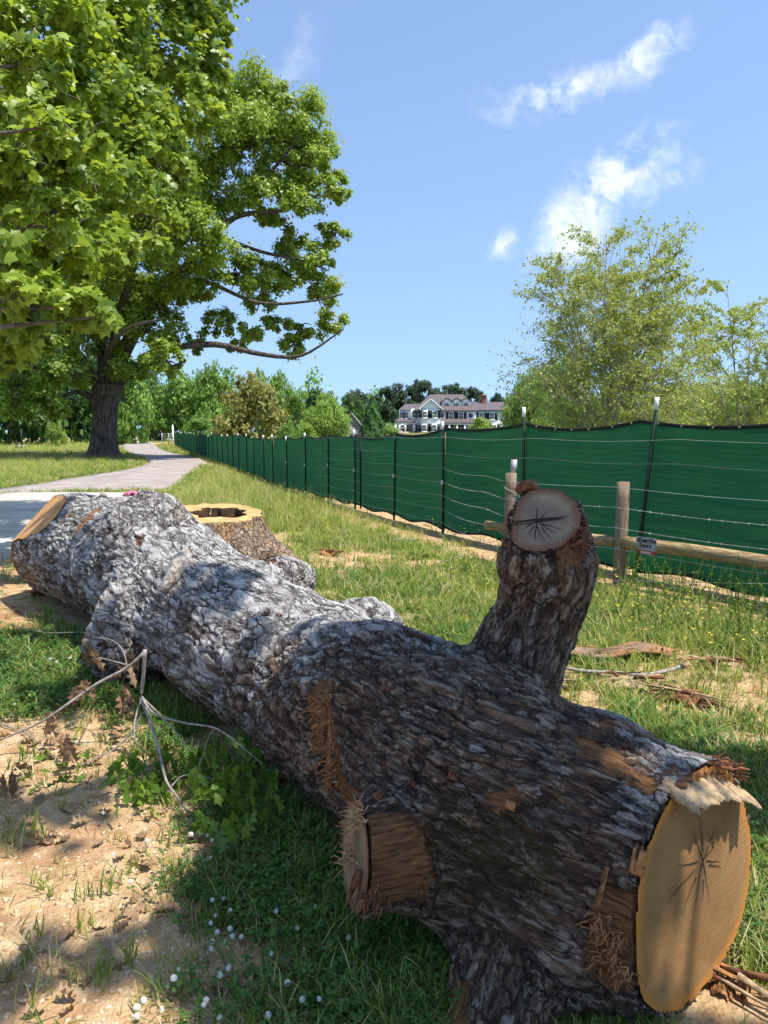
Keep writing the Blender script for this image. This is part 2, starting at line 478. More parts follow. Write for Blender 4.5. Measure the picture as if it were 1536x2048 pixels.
def wood_face(name, base, light, rim, dull=(.1, .07, .05), ring=420.0, dullamt=.3):
    'sawn end grain: cf = in-plane metres from the pith, edge = metres to the bark'
    t = NT(name)
    cf = t.attr('cf', 'Vector'); edge = t.attr('edge')
    w = t.noise(cf, 7, 3)
    r = t.node('VectorMath', {0: cf}, operation='LENGTH').outputs['Value']
    rr = t.math('ADD', r, t.math('MULTIPLY', w, .018))
    rings = t.math('SINE', t.math('MULTIPLY', rr, ring))
    rings2 = t.math('SINE', t.math('MULTIPLY', rr, ring * .31))
    saw = t.noise(t.vec('MULTIPLY', cf, (3, 60, 1)), 3.0, 4, .6)
    blot = t.noise(cf, 5.5, 5, .6)
    col = t.mix(t.rng(blot, .35, .7), base, light)
    col = t.mix(t.math('MULTIPLY', t.rng(rings, -.2, 1), .14), col, tuple(x * .55 for x in base))
    col = t.mix(t.math('MULTIPLY', t.rng(rings2, .1, 1), .05), col, tuple(x * .6 for x in base))
    col = t.mix(t.math('MULTIPLY', t.rng(saw, .4, .75), .35), col, light)
    col = t.mix(t.math('MULTIPLY', t.rng(t.noise(cf, 3.0, 4), .48, .75), dullamt), col, dull)
    col = t.mix(t.rng(t.math('ADD', r, t.math('MULTIPLY', blot, .16)), .10, .30, .5, 0), col, dull)
    col = t.mix(t.rng(t.math('ADD', edge, t.math('MULTIPLY', blot, .015)), .012, .05, 1, 0), col, rim)
    h = t.math('MULTIPLY', saw, .6)
    return t.done(t.pbsdf(col, .75, .25, t.bump(h, .6, .006)))

M = {}
M['wood_fibre'] = (lambda t: t.done(t.pbsdf(t.mix(t.rng(t.noise(t.vec('MULTIPLY', t.objco(), (1, 1, .35)), 45, 5, .7), .3, .7), (.20, .10, .045), (.55, .36, .19)), .85, .2,
                    t.bump(t.noise(t.objco(), 90, 4), .6, .01))))(NT('wood_fibre'))
M['red_bark'] = plain('red_bark', (.17, .07, .035), .9, .6, 40, bump=.8)
M['pale_wood'] = plain('pale_wood', (.34, .24, .135), .8, .4, 50, bump=.6)
M['orange_wood'] = plain('orange_wood', (.33, .15, .055), .85, .5, 60, bump=.8)
M['grey_wood'] = plain('grey_wood', (.31, .275, .23), .85, .35, 40, bump=.5)
M['crack'] = plain('crack', (.03, .02, .012), .9, .3)
M['twig'] = plain('twig', (.27, .235, .20), .8, .3, 30)
M['white'] = plain('white_paint', (.78, .78, .77), .55, .06)

# ------------------------------------------------------------------ ground layout
ASPH = [((-70, 990), (335, 979)), ((0, 979), (346, 972)), ((189, 950), (384, 944)), ((293, 929), (413, 925)), ((290, 917), (398, 916)), ((264, 908), (348, 907)),
        ((246, 900), (322, 899)), ((246, 890), (309, 889)), ((251, 883), (300, 883)), ((254, 879), (293, 879))]
AL = np.array([at(*a)[:2] for a, b in ASPH]); AR = np.array([at(*b)[:2] for a, b in ASPH])
AL = np.vstack([AL, AL[-1] + (AL[-1] - AL[-2]) * 3]); AR = np.vstack([AR, AR[-1] + (AR[-1] - AR[-2]) * 3])
CY1 = 20.6
CONC = [(-6.8, -3.0, -8), (-7.6, -3.55, 0), (-8.6, -4.85, 9.9), (-9.4, -5.55, 15.5), (-10.0, -6.15, CY1)]
def path_mask(x, y, grow=0.0):
    'True on the paved path'
    x = np.asarray(x); y = np.asarray(y)
    cy = [c[2] for c in CONC]
    m = (y < CY1) & (x > np.interp(y, cy, [c[0] for c in CONC]) - grow) & (x < np.interp(y, cy, [c[1] for c in CONC]) + grow)
    for i in range(len(AL) - 1):
        q = [AL[i], AR[i], AR[i + 1], AL[i + 1]]
        c = sum(q) / 4
        inside = np.ones(x.shape, bool)
        for k in range(4):
            a, b = q[k], q[(k + 1) % 4]
            e = b - a; L = math.hypot(*e)
            s = ((x - a[0]) * e[1] - (y - a[1]) * e[0]) / L
            sc = ((c[0] - a[0]) * e[1] - (c[1] - a[1]) * e[0])
            if sc < 0: s = -s
            inside &= s > (-grow if k in (1, 3) else -1e-3)
        m |= inside
    return m

FP = [(5.5, 3.4), (4.62, 5.0), (3.72, 6.7), (2.76, 8.4), (1.84, 10.2), (.92, 12.0), (.17, 13.9), (-.61, 15.9), (-1.33, 18.1), (-2.1, 20.4), (-2.88, 22.7), (-3.6, 24.9), (-4.25, 27.2),
      (-4.98, 29.5), (-5.66, 31.7), (-6.42, 34), (-7.1, 36.2), (-7.8, 38.5), (-8.54, 40.7), (-9.3, 43), (-10.07, 45.2), (-10.8, 47.5), (-11.5, 49.7), (-12.25, 52)]
while FP[-1][1] < 82:
    FP.append((FP[-1][0] - .755, FP[-1][1] + 2.3))
FPA = np.array(FP)
def fence_dist(x, y):
    x = np.asarray(x, float); y = np.asarray(y, float)
    yy = np.clip(y, 3.4, 84)
    return (x - np.interp(yy, FPA[:, 1], FPA[:, 0])) * .90      # negative: camera side
STUMP = (-2.0, 8.95)

# felled trunk: centre line and radii (world)
AX = [(-3.28, 7.62, .50, .47), (-2.6, 6.85, .52, .50), (-1.85, 5.95, .52, .515), (-1.3, 5.05, .47, .45), (-.85, 4.33, .42, .40), (-.44, 3.77, .39, .385),
      (-.02, 3.08, .40, .385), (.30, 2.50, .42, .385), (.58, 2.24, .39, .345), (.86, 2.02, .345, .315), (1.02, 1.86, .335, .308)]
AXA = np.array(AX)
def log_dist(x, y):
    d = np.full(np.shape(x), 9.0)
    for i in range(len(AX) - 1):
        a, b = AXA[i, :2], AXA[i + 1, :2]; e = b - a
        t = np.clip(((x - a[0]) * e[0] + (y - a[1]) * e[1]) / (e @ e), 0, 1)
        d = np.minimum(d, np.hypot(x - a[0] - t * e[0], y - a[1] - t * e[1]) - (AX[i][3] * (1 - t) + AX[i + 1][3] * t))
    return d
def dirt(x, y):
    x = np.asarray(x, float); y = np.asarray(y, float)
    nA = n2(x, y, 1.6, 11) - .5; nB = n2(x, y, .55, 21) - .5; nC = n2(x, y, 4.5, 31) - .5
    xb = -.33 - .38 * (y - 2.2)
    d = ss(.16, -.22, x - xb + nA * .9) * ss(5.6, 3.7, y + nB * 3) * ss(-.5, -.28, nA + .35 * nC + .05 * (y - 3) * -1)
    d = np.maximum(d, .85 * ss(.02, .16, nA + nB * .7 - .13))
    fd = fence_dist(x, y)
    d = np.maximum(d, ss(-1.25, -.55, fd + nA * .9) * ss(1.6, .9, fd) * ss(25, 13, y) * .95)
    pe = np.interp(y, [c[2] for c in CONC], [c[1] for c in CONC])
    d = np.maximum(d, ss(.8, .1, np.abs(x - pe - .2) + nA * .8) * (y < CY1) * .9)
    d = np.maximum(d, ss(.75, .35, np.hypot(x + 3.75, y - 7.0) * .6 + nA * .6))
    d = np.maximum(d, .8 * ss(.5, .2, np.hypot(x + .55, y - 9.3) * .5 + nA * .6))
    d = np.maximum(d, .75 * ss(.9, .3, np.hypot(x - 2.5, y - 4.6) * .6 + nA))
    d = np.maximum(d, .9 * ss(-.05, -.15, log_dist(x, y)))
    return np.clip(d, 0, 1)

xs = np.concatenate([-np.geomspace(900, 16, 26), np.arange(-14.5, -4, .35), np.arange(-4, 4.2, .055), np.arange(4.3, 14, .4), np.geomspace(15, 900, 26)])
ys = np.concatenate([np.linspace(-120, -4, 12), np.arange(-3, 1.1, .3), np.arange(1.2, 9.5, .055), np.arange(9.6, 30, .3), np.geomspace(31, 1500, 60)])
gX, gY = np.meshgrid(xs, ys, indexing='ij')
gZ = gz(gX, gY)
near = ss(12, 6, np.hypot(gX, gY))
gZ = gZ + near * (.035 * (n2(gX, gY, 5.0, 41) - .5) + .018 * (n2(gX, gY, 13.0, 43, 2) - .5))
gZ = gZ - .10 * path_mask(gX, gY, -.1)
nx_, ny_ = gX.shape
ii = (np.arange(nx_ - 1)[:, None] * ny_ + np.arange(ny_ - 1)[None]).ravel()
gq = np.stack([ii, ii + ny_, ii + ny_ + 1, ii + 1], -1)
t = NT('ground_soil')
p = t.pos(); d = t.attr('dirt')
fine = t.noise(p, 55, 6, .7); mid = t.noise(p, 9, 5, .6); peb = t.voro(p, 70); big = t.noise(p, 1.3, 4)
soil = t.mix(t.rng(mid, .3, .72), (.36, .215, .10), (.62, .44, .25))
soil = t.mix(t.math('MULTIPLY', t.rng(fine, .52, .75), .55), soil, (.76, .60, .40))
soil = t.mix(t.math('MULTIPLY', t.rng(big, .52, .72), .55), soil, (.34, .15, .07))
soil = t.mix(t.math('MULTIPLY', t.rng(peb, .25, .05), .25), soil, (.6, .5, .4))
turf = t.mix(t.rng(mid, .3, .7), (.09, .11, .022), (.21, .215, .055))
turf = t.mix(t.math('MULTIPLY', t.rng(fine, .5, .7), .5), turf, (.32, .27, .11))
turf = t.mix(t.math('MULTIPLY', t.rng(t.noise(p, .09, 3), .45, .65), .5), turf, (.17, .19, .05))
col = t.mix(t.rng(t.math('ADD', d, t.math('MULTIPLY', t.math('SUBTRACT', fine, .5), .5)), .3, .65), turf, soil)
hh = t.math('ADD', t.math('MULTIPLY', fine, .6), t.math('ADD', mid, t.math('MULTIPLY', peb, -.5)))
M['soil'] = t.done(t.pbsdf(col, .95, .15, t.bump(hh, .9, .02)))
ground = struct(obj('ground', mesh_np('ground', np.stack([gX, gY, gZ], -1), gq, M['soil'], {'dirt': dirt(gX, gY).ravel()}, True)))

# ------------------------------------------------------------------ paved path
def ribbon(name, L, Rr, off, mat, cross=8, step=.5, thick=.12):
    L = np.asarray(L); Rr = np.asarray(Rr)
    n = max(4, int(np.linalg.norm(np.diff((L + Rr) / 2, axis=0), axis=1).sum() / step / (len(L) - 1)) * (len(L) - 1))
    n = min(n, 160)
    cl, cr = bez(np.c_[L, np.zeros(len(L))], n)[:, :2], bez(np.c_[Rr, np.zeros(len(Rr))], n)[:, :2]
    u = np.linspace(0, 1, cross + 1)
    P = cl[:, None] * (1 - u)[None, :, None] + cr[:, None] * u[None, :, None]
    z = gz(P[..., 0], P[..., 1]) + off
    V = np.concatenate([P, z[..., None]], -1)
    n, m = V.shape[:2]
    # skirts down both sides and the near end
    lo = V.copy(); lo[..., 2] -= thick
    i = (np.arange(n - 1)[:, None] * m + np.arange(m - 1)[None]).ravel()
    q = [np.stack([i, i + 1, i + m + 1, i + m], -1)]
    nv = n * m
    for col_, flip in ((0, 0), (m - 1, 1)):
        a = np.arange(n - 1) * m + col_; b = a + m
        s = np.stack([a, b, b + nv, a + nv], -1)
        q.append(s[:, ::-1] if flip else s)
    for row in (0, n - 1):
        a = row * m + np.arange(m - 1); q.append(np.stack([a, a + 1, a + 1 + nv, a + nv], -1))
    return struct(obj(name, mesh_np(name, np.vstack([V.reshape(-1, 3), lo.reshape(-1, 3)]), np.vstack(q), mat)))
t = NT('asphalt'); p = t.pos()
f = t.noise(p, 160, 4, .7); m_ = t.noise(p, 1.2, 5)
c = t.mix(t.rng(m_, .35, .7), (.27, .228, .205), (.39, .335, .30))
c = t.mix(t.math('MULTIPLY', t.rng(f, .55, .75), .5), c, (.50, .45, .41))
M['asphalt'] = t.done(t.pbsdf(c, .9, .25, t.bump(f, .5, .01)))
t = NT('concrete'); p = t.pos()
f = t.noise(p, 70, 5, .7); m_ = t.noise(p, 1.6, 5)
c = t.mix(t.rng(m_, .3, .7), (.42, .37, .30), (.60, .54, .44))
c = t.mix(t.math('MULTIPLY', t.rng(f, .55, .8), .35), c, (.3, .26, .2))
M['concrete'] = t.done(t.pbsdf(c, .9, .25, t.bump(f, .4, .006)))
ribbon('asphalt_path', AL, AR, .02, M['asphalt'], 10, .6)
ys_c = [c[2] for c in CONC]
# concrete bays with open joints
edges_y = [-8, -2, 4, 9.6, 15.1, CY1]
conc_root = None
for a, b in zip(edges_y[:-1], edges_y[1:]):
    yy = np.linspace(a + .012, b - .012, 5)
    o = ribbon('concrete_path', np.c_[np.interp(yy, ys_c, [c[0] for c in CONC]), yy], np.c_[np.interp(yy, ys_c, [c[1] for c in CONC]), yy], .075, M['concrete'], 6, .6, .16)

# ------------------------------------------------------------------ felled trunk
U = np.array([-.591, .807]); W = np.array([.807, .591])
def to_uvz(P):
    P = np.atleast_2d(np.asarray(P, float)); return np.c_[P[:, :2] @ U, P[:, :2] @ W, P[:, 2]]
def from_uvz(Q): return np.c_[Q[:, :1] * U + Q[:, 1:2] * W, Q[:, 2]]
us = [.82]
while us[-1] < 8.6: us.append(us[-1] + np.interp(us[-1], [1, 3, 5, 8.5], [.0085, .0095, .014, .020]))
us = np.array(us); vs = np.arange(.72, 2.72, .0105); zs = np.arange(-.12, 1.52, .0105)
D = np.full((len(us), len(vs), len(zs)), 5.0, np.float32)
def slab(pts, rad, mar=.25):
    q = to_uvz(pts); i0, i1 = np.searchsorted(us, [q[:, 0].min() - rad - mar, q[:, 0].max() + rad + mar])
    i0 = max(0, i0 - 1); i1 = min(len(us), i1 + 1)
    g = np.stack(np.meshgrid(us[i0:i1], vs, zs, indexing='ij'), -1).astype(np.float32)
    return i0, i1, g
def add_cone(a, b, ra, rb, k=.06):
    i0, i1, g = slab([a, b], max(ra, rb))
    d = sd_cone(g, to_uvz(a)[0], to_uvz(b)[0], ra, rb).astype(np.float32)
    D[i0:i1] = smin(D[i0:i1], d, k)
def add_ell(c, r, k=.1):
    i0, i1, g = slab([c], max(r))
    D[i0:i1] = smin(D[i0:i1], sd_ell(g, to_uvz(c)[0], r).astype(np.float32), k)
for i in range(len(AX) - 1):
    a, b = AX[i], AX[i + 1]
    a3, b3 = np.array(a[:3]), np.array(b[:3])
    if i == 0: a3 = a3 + (a3 - b3) * .6
    if i == len(AX) - 2: b3 = b3 + (b3 - a3) * .6
    add_cone(a3, b3, a[3], b[3], .03)
# upright stub
ST = [(.43, 2.74, .60, .165), (.525, 2.80, .82, .142), (.595, 2.83, 1.00, .138), (.625, 2.81, 1.12, .138), (.585, 2.74, 1.34, .122)]
for a, b in zip(ST[:-1], ST[1:]): add_cone(a[:3], b[:3], a[3], b[3], .05)
add_cone((.38, 2.62, .40), ST[0][:3], .26, .175, .14)
# low sawn limb towards the camera, and the limb below it that props on the ground
LL = [(.36, 2.36, .37, .24), (.14, 2.235, .36, .155), (-.22, 2.08, .35, .145)]
for a, b in zip(LL[:-1], LL[1:]): add_cone(a[:3], b[:3], a[3], b[3], .07)
BL = [(.48, 2.20, .20, .21), (.33, 1.94, .03, .15), (.22, 1.70, -.07, .15)]
for a, b in zip(BL[:-1], BL[1:]): add_cone(a[:3], b[:3], a[3], b[3], .05)
# burl with a hanging collar, shoulder ring, knobs
add_ell(tuple(atY(258, 1280, 4.72)), (.25, .25, .36), .06)
add_ell(tuple(atY(300, 1115, 5.40)), (.20, .33, .45), .09)
add_ell(tuple(atY(235, 1310, 5.05)), (.20, .22, .30), .12)
add_ell(tuple(atY(720, 1255, 4.05)), (.20, .20, .15), .14)
add_ell(tuple(atY(565, 1165, 5.0)), (.2, .22, .16), .14)
add_ell(tuple(atY(1075, 1120, 2.74)), (.11, .12, .10), .09)
add_ell((.40, 2.20, .27), (.30, .24, .27), .12)
add_ell(tuple(atY(1180, 1880, 1.98)), (.16, .16, .16), .1)
KN = atY(352, 1150, 5.15)
add_ell(tuple(KN), (.13, .10, .19), .07)
# surface swell
gu, gv, gw = np.meshgrid(us.astype(np.float32), vs.astype(np.float32), zs.astype(np.float32), indexing='ij', sparse=True)
D += (.016 * np.sin(gu * 5.3 + 2.1 * np.sin(gv * 3.7)) * np.sin(gv * 7.1 + gw * 5.3) + .010 * np.sin(gu * 11.7 + gw * 9.1) * np.sin(gv * 13.3 - gu * 4.1)).astype(np.float32)
# saw cuts: (point, outward normal, grid box test)
CUTS = [('near', np.array((.89, 2.03, .33)), np.array((.66, -.745, .06))),
        ('far', np.array((-3.20, 7.52, .5)), np.array((-.80, .58, .10))),
        ('stub', np.array(atY(1074, 1046, 2.72)), np.array((-.15, -.60, .79))),
        ('bevel', np.array((-3.20, 7.52, .5)) + .36 * np.array((-.62, -.35, .70)), np.array((-.62, -.35, .70))),
        ('limb', np.array((-.075, 2.11, .34)), np.array((-.955, -.26, .10)))]
BOX = {'near': lambda g: (g[..., 0] < 1.75) & (g[..., 1] > 1.35), 'far': lambda g: g[..., 0] > 6.5, 'bevel': lambda g: g[..., 0] > 6.5, 'stub': lambda g: (g[..., 2] > .93) & (g[..., 0] < 3),
       'limb': lambda g: (g[..., 1] < 1.42) & (g[..., 0] < 2.3) & (g[..., 0] > 1.55) & (g[..., 2] > .12)}
RNG = {'near': (0, 2.0), 'far': (6.2, 9), 'bevel': (6.2, 9), 'stub': (0, 3.2), 'limb': (1.2, 2.6)}
for nm, P0, nrm in CUTS:
    nrm = nrm / np.linalg.norm(nrm)
    i0, i1 = np.searchsorted(us, RNG[nm])
    g = np.stack(np.meshgrid(us[i0:i1], vs, zs, indexing='ij'), -1).astype(np.float32)
    nq = np.array([nrm[:2] @ U, nrm[:2] @ W, nrm[2]]); pq = to_uvz(P0)[0]
    pl = ((g - pq.astype(np.float32)) @ nq.astype(np.float32))
    m = BOX[nm](g)
    sub = D[i0:i1]
    sub[m] = np.maximum(sub[m], pl[m])
# shallow notch sawn beside the stub's face
NP, NN = np.array(atY(1150, 1085, 2.70)), np.array((.66, -.72, .15)); NN = NN / np.linalg.norm(NN)
LV, LQ = surface_nets(D, us, vs, zs)
LQ = LQ[:, ::-1]          # (U, W, z) is a left-handed frame
Dn = D; del D, gu, gv, gw
LW = from_uvz(LV)
# classify vertices
cls = np.zeros(len(LW), int)
for k, (nm, P0, nrm) in enumerate(CUTS):
    nrm = nrm / np.linalg.norm(nrm)
    dpl = np.abs((LW - P0) @ nrm)
    box = BOX[nm](LV)
    cls[(dpl < .004) & box] = k + 1
# neighbouring sanity: a cap vertex must have a face normal close to the cut normal
fn = np.cross(LW[LQ[:, 2]] - LW[LQ[:, 0]], LW[LQ[:, 3]] - LW[LQ[:, 1]]); fn /= np.linalg.norm(fn, axis=1)[:, None] + 1e-12
vn = np.zeros_like(LW)
for k in range(4): np.add.at(vn, LQ[:, k], fn)
vn /= np.linalg.norm(vn, axis=1)[:, None] + 1e-12
for k, (nm, P0, nrm) in enumerate(CUTS):
    nrm = nrm / np.linalg.norm(nrm)
    cls[(cls == k + 1) & (vn @ nrm < .8)] = 0
# bark coordinates per limb
def limb_coords(P, A, off):
    A = np.asarray(A, float); C = bez(A[:, :3], 90); Rr = np.interp(np.linspace(0, 1, len(C)), np.linspace(0, 1, len(A)), A[:, 3])
    s = np.r_[0, np.cumsum(np.linalg.norm(np.diff(C, axis=0), axis=1))]
    T = np.gradient(C, axis=0); T /= np.linalg.norm(T, axis=1)[:, None]
    best = np.zeros(len(P), int); bd = np.full(len(P), 99.0)
    for i in range(len(C)):
        d = ((P - C[i]) ** 2).sum(1); m = d < bd; bd[m] = d[m]; best[m] = i
    d = P - C[best]
    sl = s[best] + (d * T[best]).sum(1)
    ref = np.array([0, 0, 1.0]) if abs(T[:, 2]).mean() < .7 else np.array([0, 1.0, 0])
    e1 = np.cross(T[best], ref); e1 /= np.linalg.norm(e1, axis=1)[:, None]
    e2 = np.cross(e1, T[best])
    return np.c_[sl * .36 + off, (d * e1).sum(1), (d * e2).sum(1)], np.sqrt(bd) - Rr[best], sl
limbs = [(AX, 0.0), (ST, 11.0), (LL, 17.0), (BL, 23.0)]
bc = None; bd = None; which = np.zeros(len(LW), int)
for k, (A, off) in enumerate(limbs):
    c, dd, sl = limb_coords(LW, A, off)
    if k: dd = dd + .04
    if bc is None: bc, bd, smain = c, dd, sl
    else:
        m = dd < bd; bc[m] = c[m]; bd[m] = dd[m]; which[m] = k
zf = np.where(which == 0, 1 + .75 * ss(3.6, 2.4, LW[:, 1]), 1.7)
bc[:, 1:] *= zf[:, None]; bc[:, 0] += np.where(which == 0, .75 * .42 * np.cumsum(np.ones(1))[0] * np.clip(3.6 - LW[:, 1], 0, 2), bc[:, 0] * .7)
# project vertices for placing patches by eye
def proj(P):
    dep = P[:, 1] * math.cos(PITCH) - (P[:, 2] - CH) * math.sin(PITCH)
    v = P[:, 1] * math.sin(PITCH) + (P[:, 2] - CH) * math.cos(PITCH)
    return 768 + F * P[:, 0] / dep, 1024 - F * v / dep
nz1 = fbm(LW * 2.3, 5); nz2 = fbm(LW * 9, 9)
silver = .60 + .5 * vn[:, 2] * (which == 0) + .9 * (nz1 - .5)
silver -= .92 * ss(3.4, 2.4, LW[:, 1] + LW[:, 0] * .3)
silver[which == 1] = .12 + .5 * (nz1[which == 1] - .5)
silver[which >= 2] -= .35
silver += .55 * ss(.5, .8, LW[:, 0]) * ss(.35, .6, LW[:, 2]) * (which == 0)
def near_line(P, pts, r):
    P2 = np.asarray(pts, float); d = np.full(len(P), 9.0)
    for a, b in zip(P2[:-1], P2[1:]):
        e = b - a; t = np.clip(((P - a) @ e) / (e @ e), 0, 1); d = np.minimum(d, np.linalg.norm(P - a - t[:, None] * e, axis=1))
    return ss(r * 1.6, r * .4, d)
def onlog(px, py):
    'nearest front surface point of the trunk at a photo pixel'
    x, y = _PJ; d = (x - px) ** 2 + (y - py) ** 2
    c = np.where(d < 144)[0]
    if not len(c): c = np.argsort(d)[:5]
    dist = np.linalg.norm(LW[c] - np.array((0, 0, CH)), axis=1)
    return LW[c[np.argmin(dist)]], vn[c[np.argmin(dist)]]
_PJ = proj(LW)
bare = np.zeros(len(LW))
torn = [onlog(*q)[0] for q in ((625, 1395), (640, 1470), (650, 1520))]
torn2 = [onlog(*q)[0] for q in ((655, 1540), (680, 1590), (695, 1635))]
bare = np.maximum(bare, near_line(LW, torn, .07)); bare = np.maximum(bare, near_line(LW, torn2, .04))
bare = np.maximum(bare, near_line(LW, [onlog(1235, 1850)[0], onlog(1225, 1930)[0]], .075))
bare = np.maximum(bare, .6 * near_line(LW, [onlog(985, 1610)[0], onlog(1010, 1600)[0]], .035))
bare = np.maximum(bare, .58 * near_line(LW, [onlog(1170, 1480)[0], onlog(1290, 1560)[0]], .04))
bare = np.maximum(bare, near_line(LW, [onlog(800, 1690)[0], onlog(815, 1760)[0], onlog(770, 1740)[0]], .085))
bare = np.maximum(bare, near_line(LW, [onlog(905, 1990)[0], onlog(900, 2045)[0]], .04))
bare = np.maximum(bare, near_line(LW, [onlog(1150, 1075)[0], onlog(1150, 1110)[0]], .045))
bare = np.maximum(bare, .8 * near_line(LW, [onlog(150, 1050)[0], onlog(190, 1010)[0]], .05))
fard = (LW - CUTS[1][1]) @ (CUTS[1][2] / np.linalg.norm(CUTS[1][2]))
bare = np.maximum(bare, .75 * ss(-.14, -.05, fard + .2 * (nz1 - .5)))
moss = .9 * near_line(LW, [onlog(880, 1720)[0], onlog(1030, 1740)[0]], .12) + .5 * near_line(LW, [onlog(930, 1640)[0], onlog(1060, 1690)[0]], .1)
bkm = (cls == 0).astype(float)
M['bark'] = bark_material('trunk_bark', .025)
log = thing('felled_trunk', 'huge felled tree trunk with silver grey flaky bark lying across the grass', 'tree trunk', (float(AXA[5, 0]), float(AXA[5, 1]), 0))
LO = np.array(log.location)
obj('bark', mesh_np('trunk_bark', LW - LO, LQ, M['bark'], {'bc': bc, 'silver': np.clip(silver, 0, 1.3), 'bare': np.clip(bare, 0, 1), 'moss': np.clip(moss, 0, 1), 'bk': bkm}, True), log)
M['face_near'] = wood_face('fresh_end_grain', (.235, .12, .040), (.36, .20, .078), (.46, .19, .035), (.14, .075, .032), 760, .5)
M['face_stub'] = wood_face('weathered_end_grain', (.27, .185, .11), (.43, .32, .20), (.17, .08, .04), (.07, .058, .048), 560, .7)
M['face_far'] = wood_face('orange_end_grain', (.40, .20, .07), (.60, .35, .14), (.55, .24, .07), (.2, .11, .05), 300, .3)
def frame(nrm):
    nrm = nrm / np.linalg.norm(nrm); a = np.cross((0, 0, 1), nrm); a /= np.linalg.norm(a); return a, np.cross(nrm, a), nrm
PITH = {'near': onlog(1412, 1728)[0], 'far': CUTS[1][1], 'stub': onlog(1072, 1035)[0], 'limb': CUTS[4][1], 'bevel': CUTS[1][1]}
PALE = {'near': 'pale sawn face with growth rings and a star of drying cracks', 'far': 'orange sawn face at the far end', 'bevel': 'orange bevel sawn across the far end', 'stub': 'grey weathered sawn face with dark cracks', 'limb': 'sawn face of the low side limb'}
faces_of = {}
for k, (nm, P0, nrm) in enumerate(CUTS):
    fm = (cls[LQ] == k + 1).sum(1) >= 3
    q = LQ[fm]
    lab = np.arange(len(LW))
    for _ in range(400):                       # keep the largest connected piece
        mn = lab[q].min(1); old = lab.copy()
        for c_ in range(4): np.minimum.at(lab, q[:, c_], mn)
        if (old == lab).all(): break
    vals, cts = np.unique(lab[q[:, 0]], return_counts=True)
    q = q[lab[q[:, 0]] == vals[np.argmax(cts)]]
    ids, inv = np.unique(q, return_inverse=True)
    a, b, n_ = frame(nrm)
    V = LW[ids]; V = V - ((V - P0) @ n_)[:, None] * n_ + n_ * .004
    rel = V - PITH[nm]
    cf = np.c_[rel @ a, rel @ b, np.zeros(len(V))]
    # distance to the rim of the face
    e = np.sort(np.vstack([q[:, [0, 1]], q[:, [1, 2]], q[:, [2, 3]], q[:, [3, 0]]]), axis=1)
    ue, ct = np.unique(e, axis=0, return_counts=True); rim = LW[np.unique(ue[ct == 1])]
    ed = np.full(len(V), 9.0)
    for r_ in rim[::2]: ed = np.minimum(ed, ((V - r_) ** 2).sum(1))
    m = {'near': M['face_near'], 'stub': M['face_stub'], 'far': M['face_far'], 'bevel': M['face_far'], 'limb': M['face_stub']}[nm]
    o = obj('sawn_face', mesh_np('sawn_face', V - LO, inv.reshape(-1, 4), m, {'cf': cf, 'edge': np.sqrt(ed)}, True), log)
    o['label'] = PALE[nm]
    faces_of[nm] = (o, a, b, n_, rim)
def cracks(nm, spec, P, w):
    o, a, b, n_, rim = faces_of[nm]
    for ang, L, r0 in spec:
        th = R(ang); n = 7; mb = MB(); V = []
        off = 0
        for i in range(n):
            s = i / (n - 1); off += (random.random() - .5) * .010
            c = P + n_ * .0065 + (a * math.cos(th) + b * math.sin(th)) * (r0 + L * s) + (-a * math.sin(th) + b * math.cos(th)) * off * L * 6
            ww = w * (1 - s) ** .7 + .0004
            side = -a * math.sin(th) + b * math.cos(th)
            V += [c - side * ww - LO, c + side * ww - LO]
        f = [(2 * i, 2 * i + 1, 2 * i + 3, 2 * i + 2) for i in range(n - 1)]
        mb.add(V, f).build('drying_crack', M['crack'], o).location = (0, 0, 0)
cracks('near', [(122, .13, 0), (50, .12, 0), (245, .15, 0), (290, .14, 0), (165, .12, .03), (190, .14, .05), (15, .07, .02), (-20, .09, .02), (95, .10, .03), (215, .11, .05), (330, .09, .04), (270, .06, .05)], PITH['near'], .0017)
cracks('stub', [(15, .10, 0), (190, .11, 0), (22, .09, 0), (290, .10, 0), (320, .08, .01), (250, .06, .02), (100, .08, .0), (340, .08, .02), (220, .05, .02), (60, .05, .02), (305, .07, .03), (270, .08, .02)], PITH['stub'], .002)
cracks('stub', [(188, .12, -.01), (12, .11, -.01), (186, .09, 0.01), (17, .10, 0.02)], PITH['stub'] + np.array((0, 0, .006)), .0045)

# torn slab of wood left standing over the near face
def splinter_slab(name, mat, C, along, out, up, L, depth, th, seed, jag=.5, n=26, sub=6, bow=0.0):
    r = np.random.default_rng(seed); mb = MB(); V = []
    prof = np.clip(1 - jag * r.random(n) * (r.random(n) < .6) - .15 * r.random(n), .15, 1)
    for layer in (0, 1):
        for i in range(n):
            s = i / (n - 1) - .5
            for j in range(sub):
                w = j / (sub - 1)
                d = depth * prof[i] * w
                hgt = (-bow * (2 * s) ** 2) + (th * (1 - .75 * w) * (.7 + .6 * r.random()) if layer else 0) - .25 * d * 0
                V.append(np.asarray(C) + np.asarray(along) * s * L + np.asarray(out) * (d - .02) + np.asarray(up) * (hgt + .004 * r.random()))
    N_ = n * sub; f = []
    for i in range(n - 1):
        for j in range(sub - 1):
            a = i * sub + j; f.append((a, a + 1, a + sub + 1, a + sub)); a += N_; f.append((a, a + sub, a + sub + 1, a + 1))
        a = i * sub + sub - 1; f.append((a, a + N_, a + sub + N_, a + sub)); a = i * sub; f.append((a, a + sub, a + sub + N_, a + N_))
    for i in (0, n - 1):
        for j in range(sub - 1):
            a = i * sub + j; f.append((a, a + N_, a + 1 + N_, a + 1))
    return mb.add(np.array(V) - LO, f).build(name, mat, log)
o, a_, b_, n_, rim = faces_of['near']
